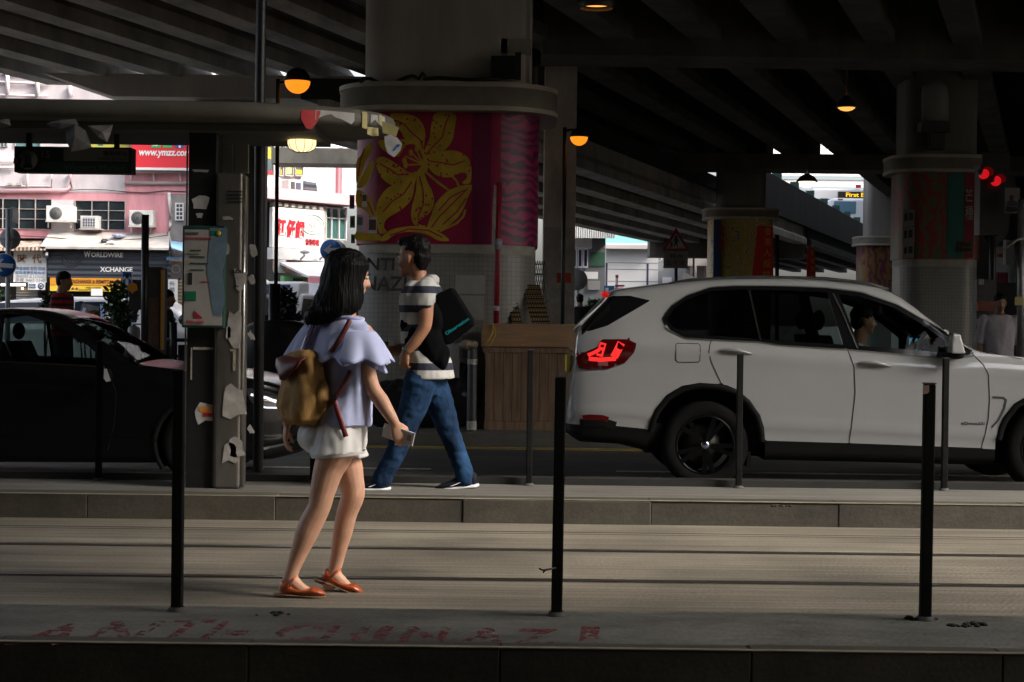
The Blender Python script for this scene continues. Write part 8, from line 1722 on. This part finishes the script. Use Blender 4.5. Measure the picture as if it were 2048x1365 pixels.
# ------------------------------------------------------------------ people in the background
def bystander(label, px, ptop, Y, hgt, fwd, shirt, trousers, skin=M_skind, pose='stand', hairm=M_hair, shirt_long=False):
    t0 = W(px, ptop, Y); z0 = t0.z - hgt; t = thing('person', label, 'person', (t0.x, Y, z0))
    f, l, u, M = frame(fwd); k = hgt / 1.72; B = Vector((t0.x, Y, z0)); P = lambda a, b_, c_: B + (f * a + l * b_ + u * c_) * k
    mb = MB(); hc_ = P(.03, 0, 1.60); head(mb, hc_, fwd + Vector((0, 0, -.15)), (0, 0, 1), k); limb(mb, [P(0, 0, 1.55), P(-.01, 0, 1.42)], [.054 * k, .065 * k])
    torso(mb, [(P(-.01, 0, 1.45), l * .10 * k, f * .06 * k), (P(-.01, 0, 1.40), l * .19 * k, f * .085 * k), (P(0, 0, 1.25), l * .18 * k, f * .11 * k), (P(0, 0, 1.05), l * .155 * k, f * .105 * k), (P(0, 0, .92), l * .17 * k, f * .115 * k), (P(0, 0, .82), l * .12 * k, f * .09 * k)])
    arms = []
    for s in (-1, 1):
        if pose == 'phone': a = [P(0, s * .20, 1.38), P(-.02, s * .25, 1.12), P(.18, s * .20, 1.10), P(.36, s * .10, 1.17)]; dr_ = f + u * .4
        else: a = [P(0, s * .20, 1.38), P(-.02, s * .25, 1.10), P(.03, s * .25, .98), P(.06, s * .24, .86)]; dr_ = -u + f * .15
        limb(mb, a, [.052 * k, .043 * k, .038 * k, .027 * k]); hand(mb, a[-1], dr_, l * s, k, .5, -s); arms.append(a)
        limb(mb, [P(0, s * .09, .88), P(.03, s * .10, .48), P(-.01, s * .10, .09)], [.085 * k, .058 * k, .042 * k]); limb(mb, [P(-.03, s * .10, .05), P(.16, s * .11, .035)], [.045 * k, .032 * k])
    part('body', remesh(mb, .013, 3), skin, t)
    mb = MB().ball(hc_ - f * .018 * k + u * .05 * k, (.102 * k, .085 * k, .085 * k), 16, 10, M).ball(hc_ - f * .05 * k - u * .0 * k, (.062 * k, .078 * k, .08 * k), 14, 10, M); me = remesh(mb, .013, 2); displace(me, lambda c: .007 * noise.noise(c * 26)); part('hair', me, hairm, t)
    mb = MB(); torso(mb, [(P(-.01, 0, 1.445), l * .12 * k, f * .08 * k), (P(-.01, 0, 1.40), l * .21 * k, f * .105 * k), (P(0, 0, 1.25), l * .205 * k, f * .132 * k), (P(0, 0, 1.05), l * .185 * k, f * .13 * k), (P(0, 0, .88), l * .195 * k, f * .138 * k)])
    for a in arms: limb(mb, a[:2] if not shirt_long else a, [.07 * k, .06 * k] if not shirt_long else [.07 * k, .06 * k, .05 * k, .04 * k])
    me = remesh(mb, .014, 2); displace(me, fold_noise(.012, 10, 7)); part('shirt', me, shirt, t)
    mb = MB(); torso(mb, [(P(0, 0, .95), l * .175 * k, f * .122 * k), (P(0, 0, .80), l * .18 * k, f * .12 * k)])
    for s in (-1, 1): limb(mb, [P(0, s * .09, .86), P(.03, s * .10, .48), P(-.01, s * .10, .08)], [.105 * k, .08 * k, .065 * k])
    part('trousers', remesh(mb, .014, 3), trousers, t)
    sm = MB()
    for s in (-1, 1): sm = MB(); limb(sm, [P(-.04, s * .10, .05), P(.17, s * .11, .04)], [.055 * k, .042 * k]); part('shoe', remesh(sm, .012, 2), M_black, t)
    return t
def stripe_mat(name, c1, c2, period, frac):
    m = bpy.data.materials.new(name); m.use_nodes = True; nt = m.node_tree; b = nt.nodes['Principled BSDF']; b.inputs['Roughness'].default_value = .85
    tc = nt.nodes.new('ShaderNodeTexCoord'); sp = nt.nodes.new('ShaderNodeSeparateXYZ'); a = nt.nodes.new('ShaderNodeMath'); a.operation = 'MULTIPLY'; a.inputs[1].default_value = 1 / period; fr = nt.nodes.new('ShaderNodeMath'); fr.operation = 'FRACT'; rp = nt.nodes.new('ShaderNodeValToRGB'); rp.color_ramp.interpolation = 'CONSTANT'; e = rp.color_ramp.elements; e[0].color = (*c1, 1); e[1].position = frac; e[1].color = (*c2, 1)
    nt.links.new(tc.outputs['Object'], sp.inputs[0]); nt.links.new(sp.outputs['Z'], a.inputs[0]); nt.links.new(a.outputs[0], fr.inputs[0]); nt.links.new(fr.outputs[0], rp.inputs[0]); nt.links.new(rp.outputs[0], b.inputs['Base Color']); return m
M_drk = mat('dark_trousers', (.012, .012, .015), .85); M_bshirt = mat('black_shirt', (.014, .014, .016), .85)
bystander('man in a red and black striped shirt looking at a phone beyond the black car', 125, 544, 22.5, 1.78, Vector((1, -.15, 0)), stripe_mat('red_black_stripes', (.28, .012, .02), (.012, .01, .012), .085, .55), M_drk, pose='phone')
tag(part('phone', MB().box(W(158, 607, 22.42), W(167, 603, 22.5)), M_black), 'dark phone held out by the man in the red and black striped shirt', 'phone')
bystander('man in black seen from behind, far off left of the white car tailgate', 1160, 589, 38, 1.70, Vector((-.3, 1, 0)), M_bshirt, M_drk, shirt_long=True)
bystander('man in a white shirt standing at the far right beside the steel post', 2000, 588, 22.0, 1.70, Vector((-.1, -1, 0)), mat('dim_white_shirt', (.40, .37, .40), .85), M_drk)
bystander('dark silhouetted person in profile between the ticket machine and the tram shelter', 333, 581, 24.0, 1.66, Vector((1, .1, 0)), M_bshirt, M_drk, shirt_long=True)
bystander('dark haired person far off at the shop fronts, just above the black car roof', 73, 602, 38.5, 1.60, Vector((.2, -1, 0)), mat('grey_shirt', (.2, .2, .22), .85), M_drk, M_skinm)
bystander('person whose head shows far off beside the tailgate of the white car', 1205, 606, 40, 1.60, Vector((-1, .4, 0)), M_bshirt, M_drk)
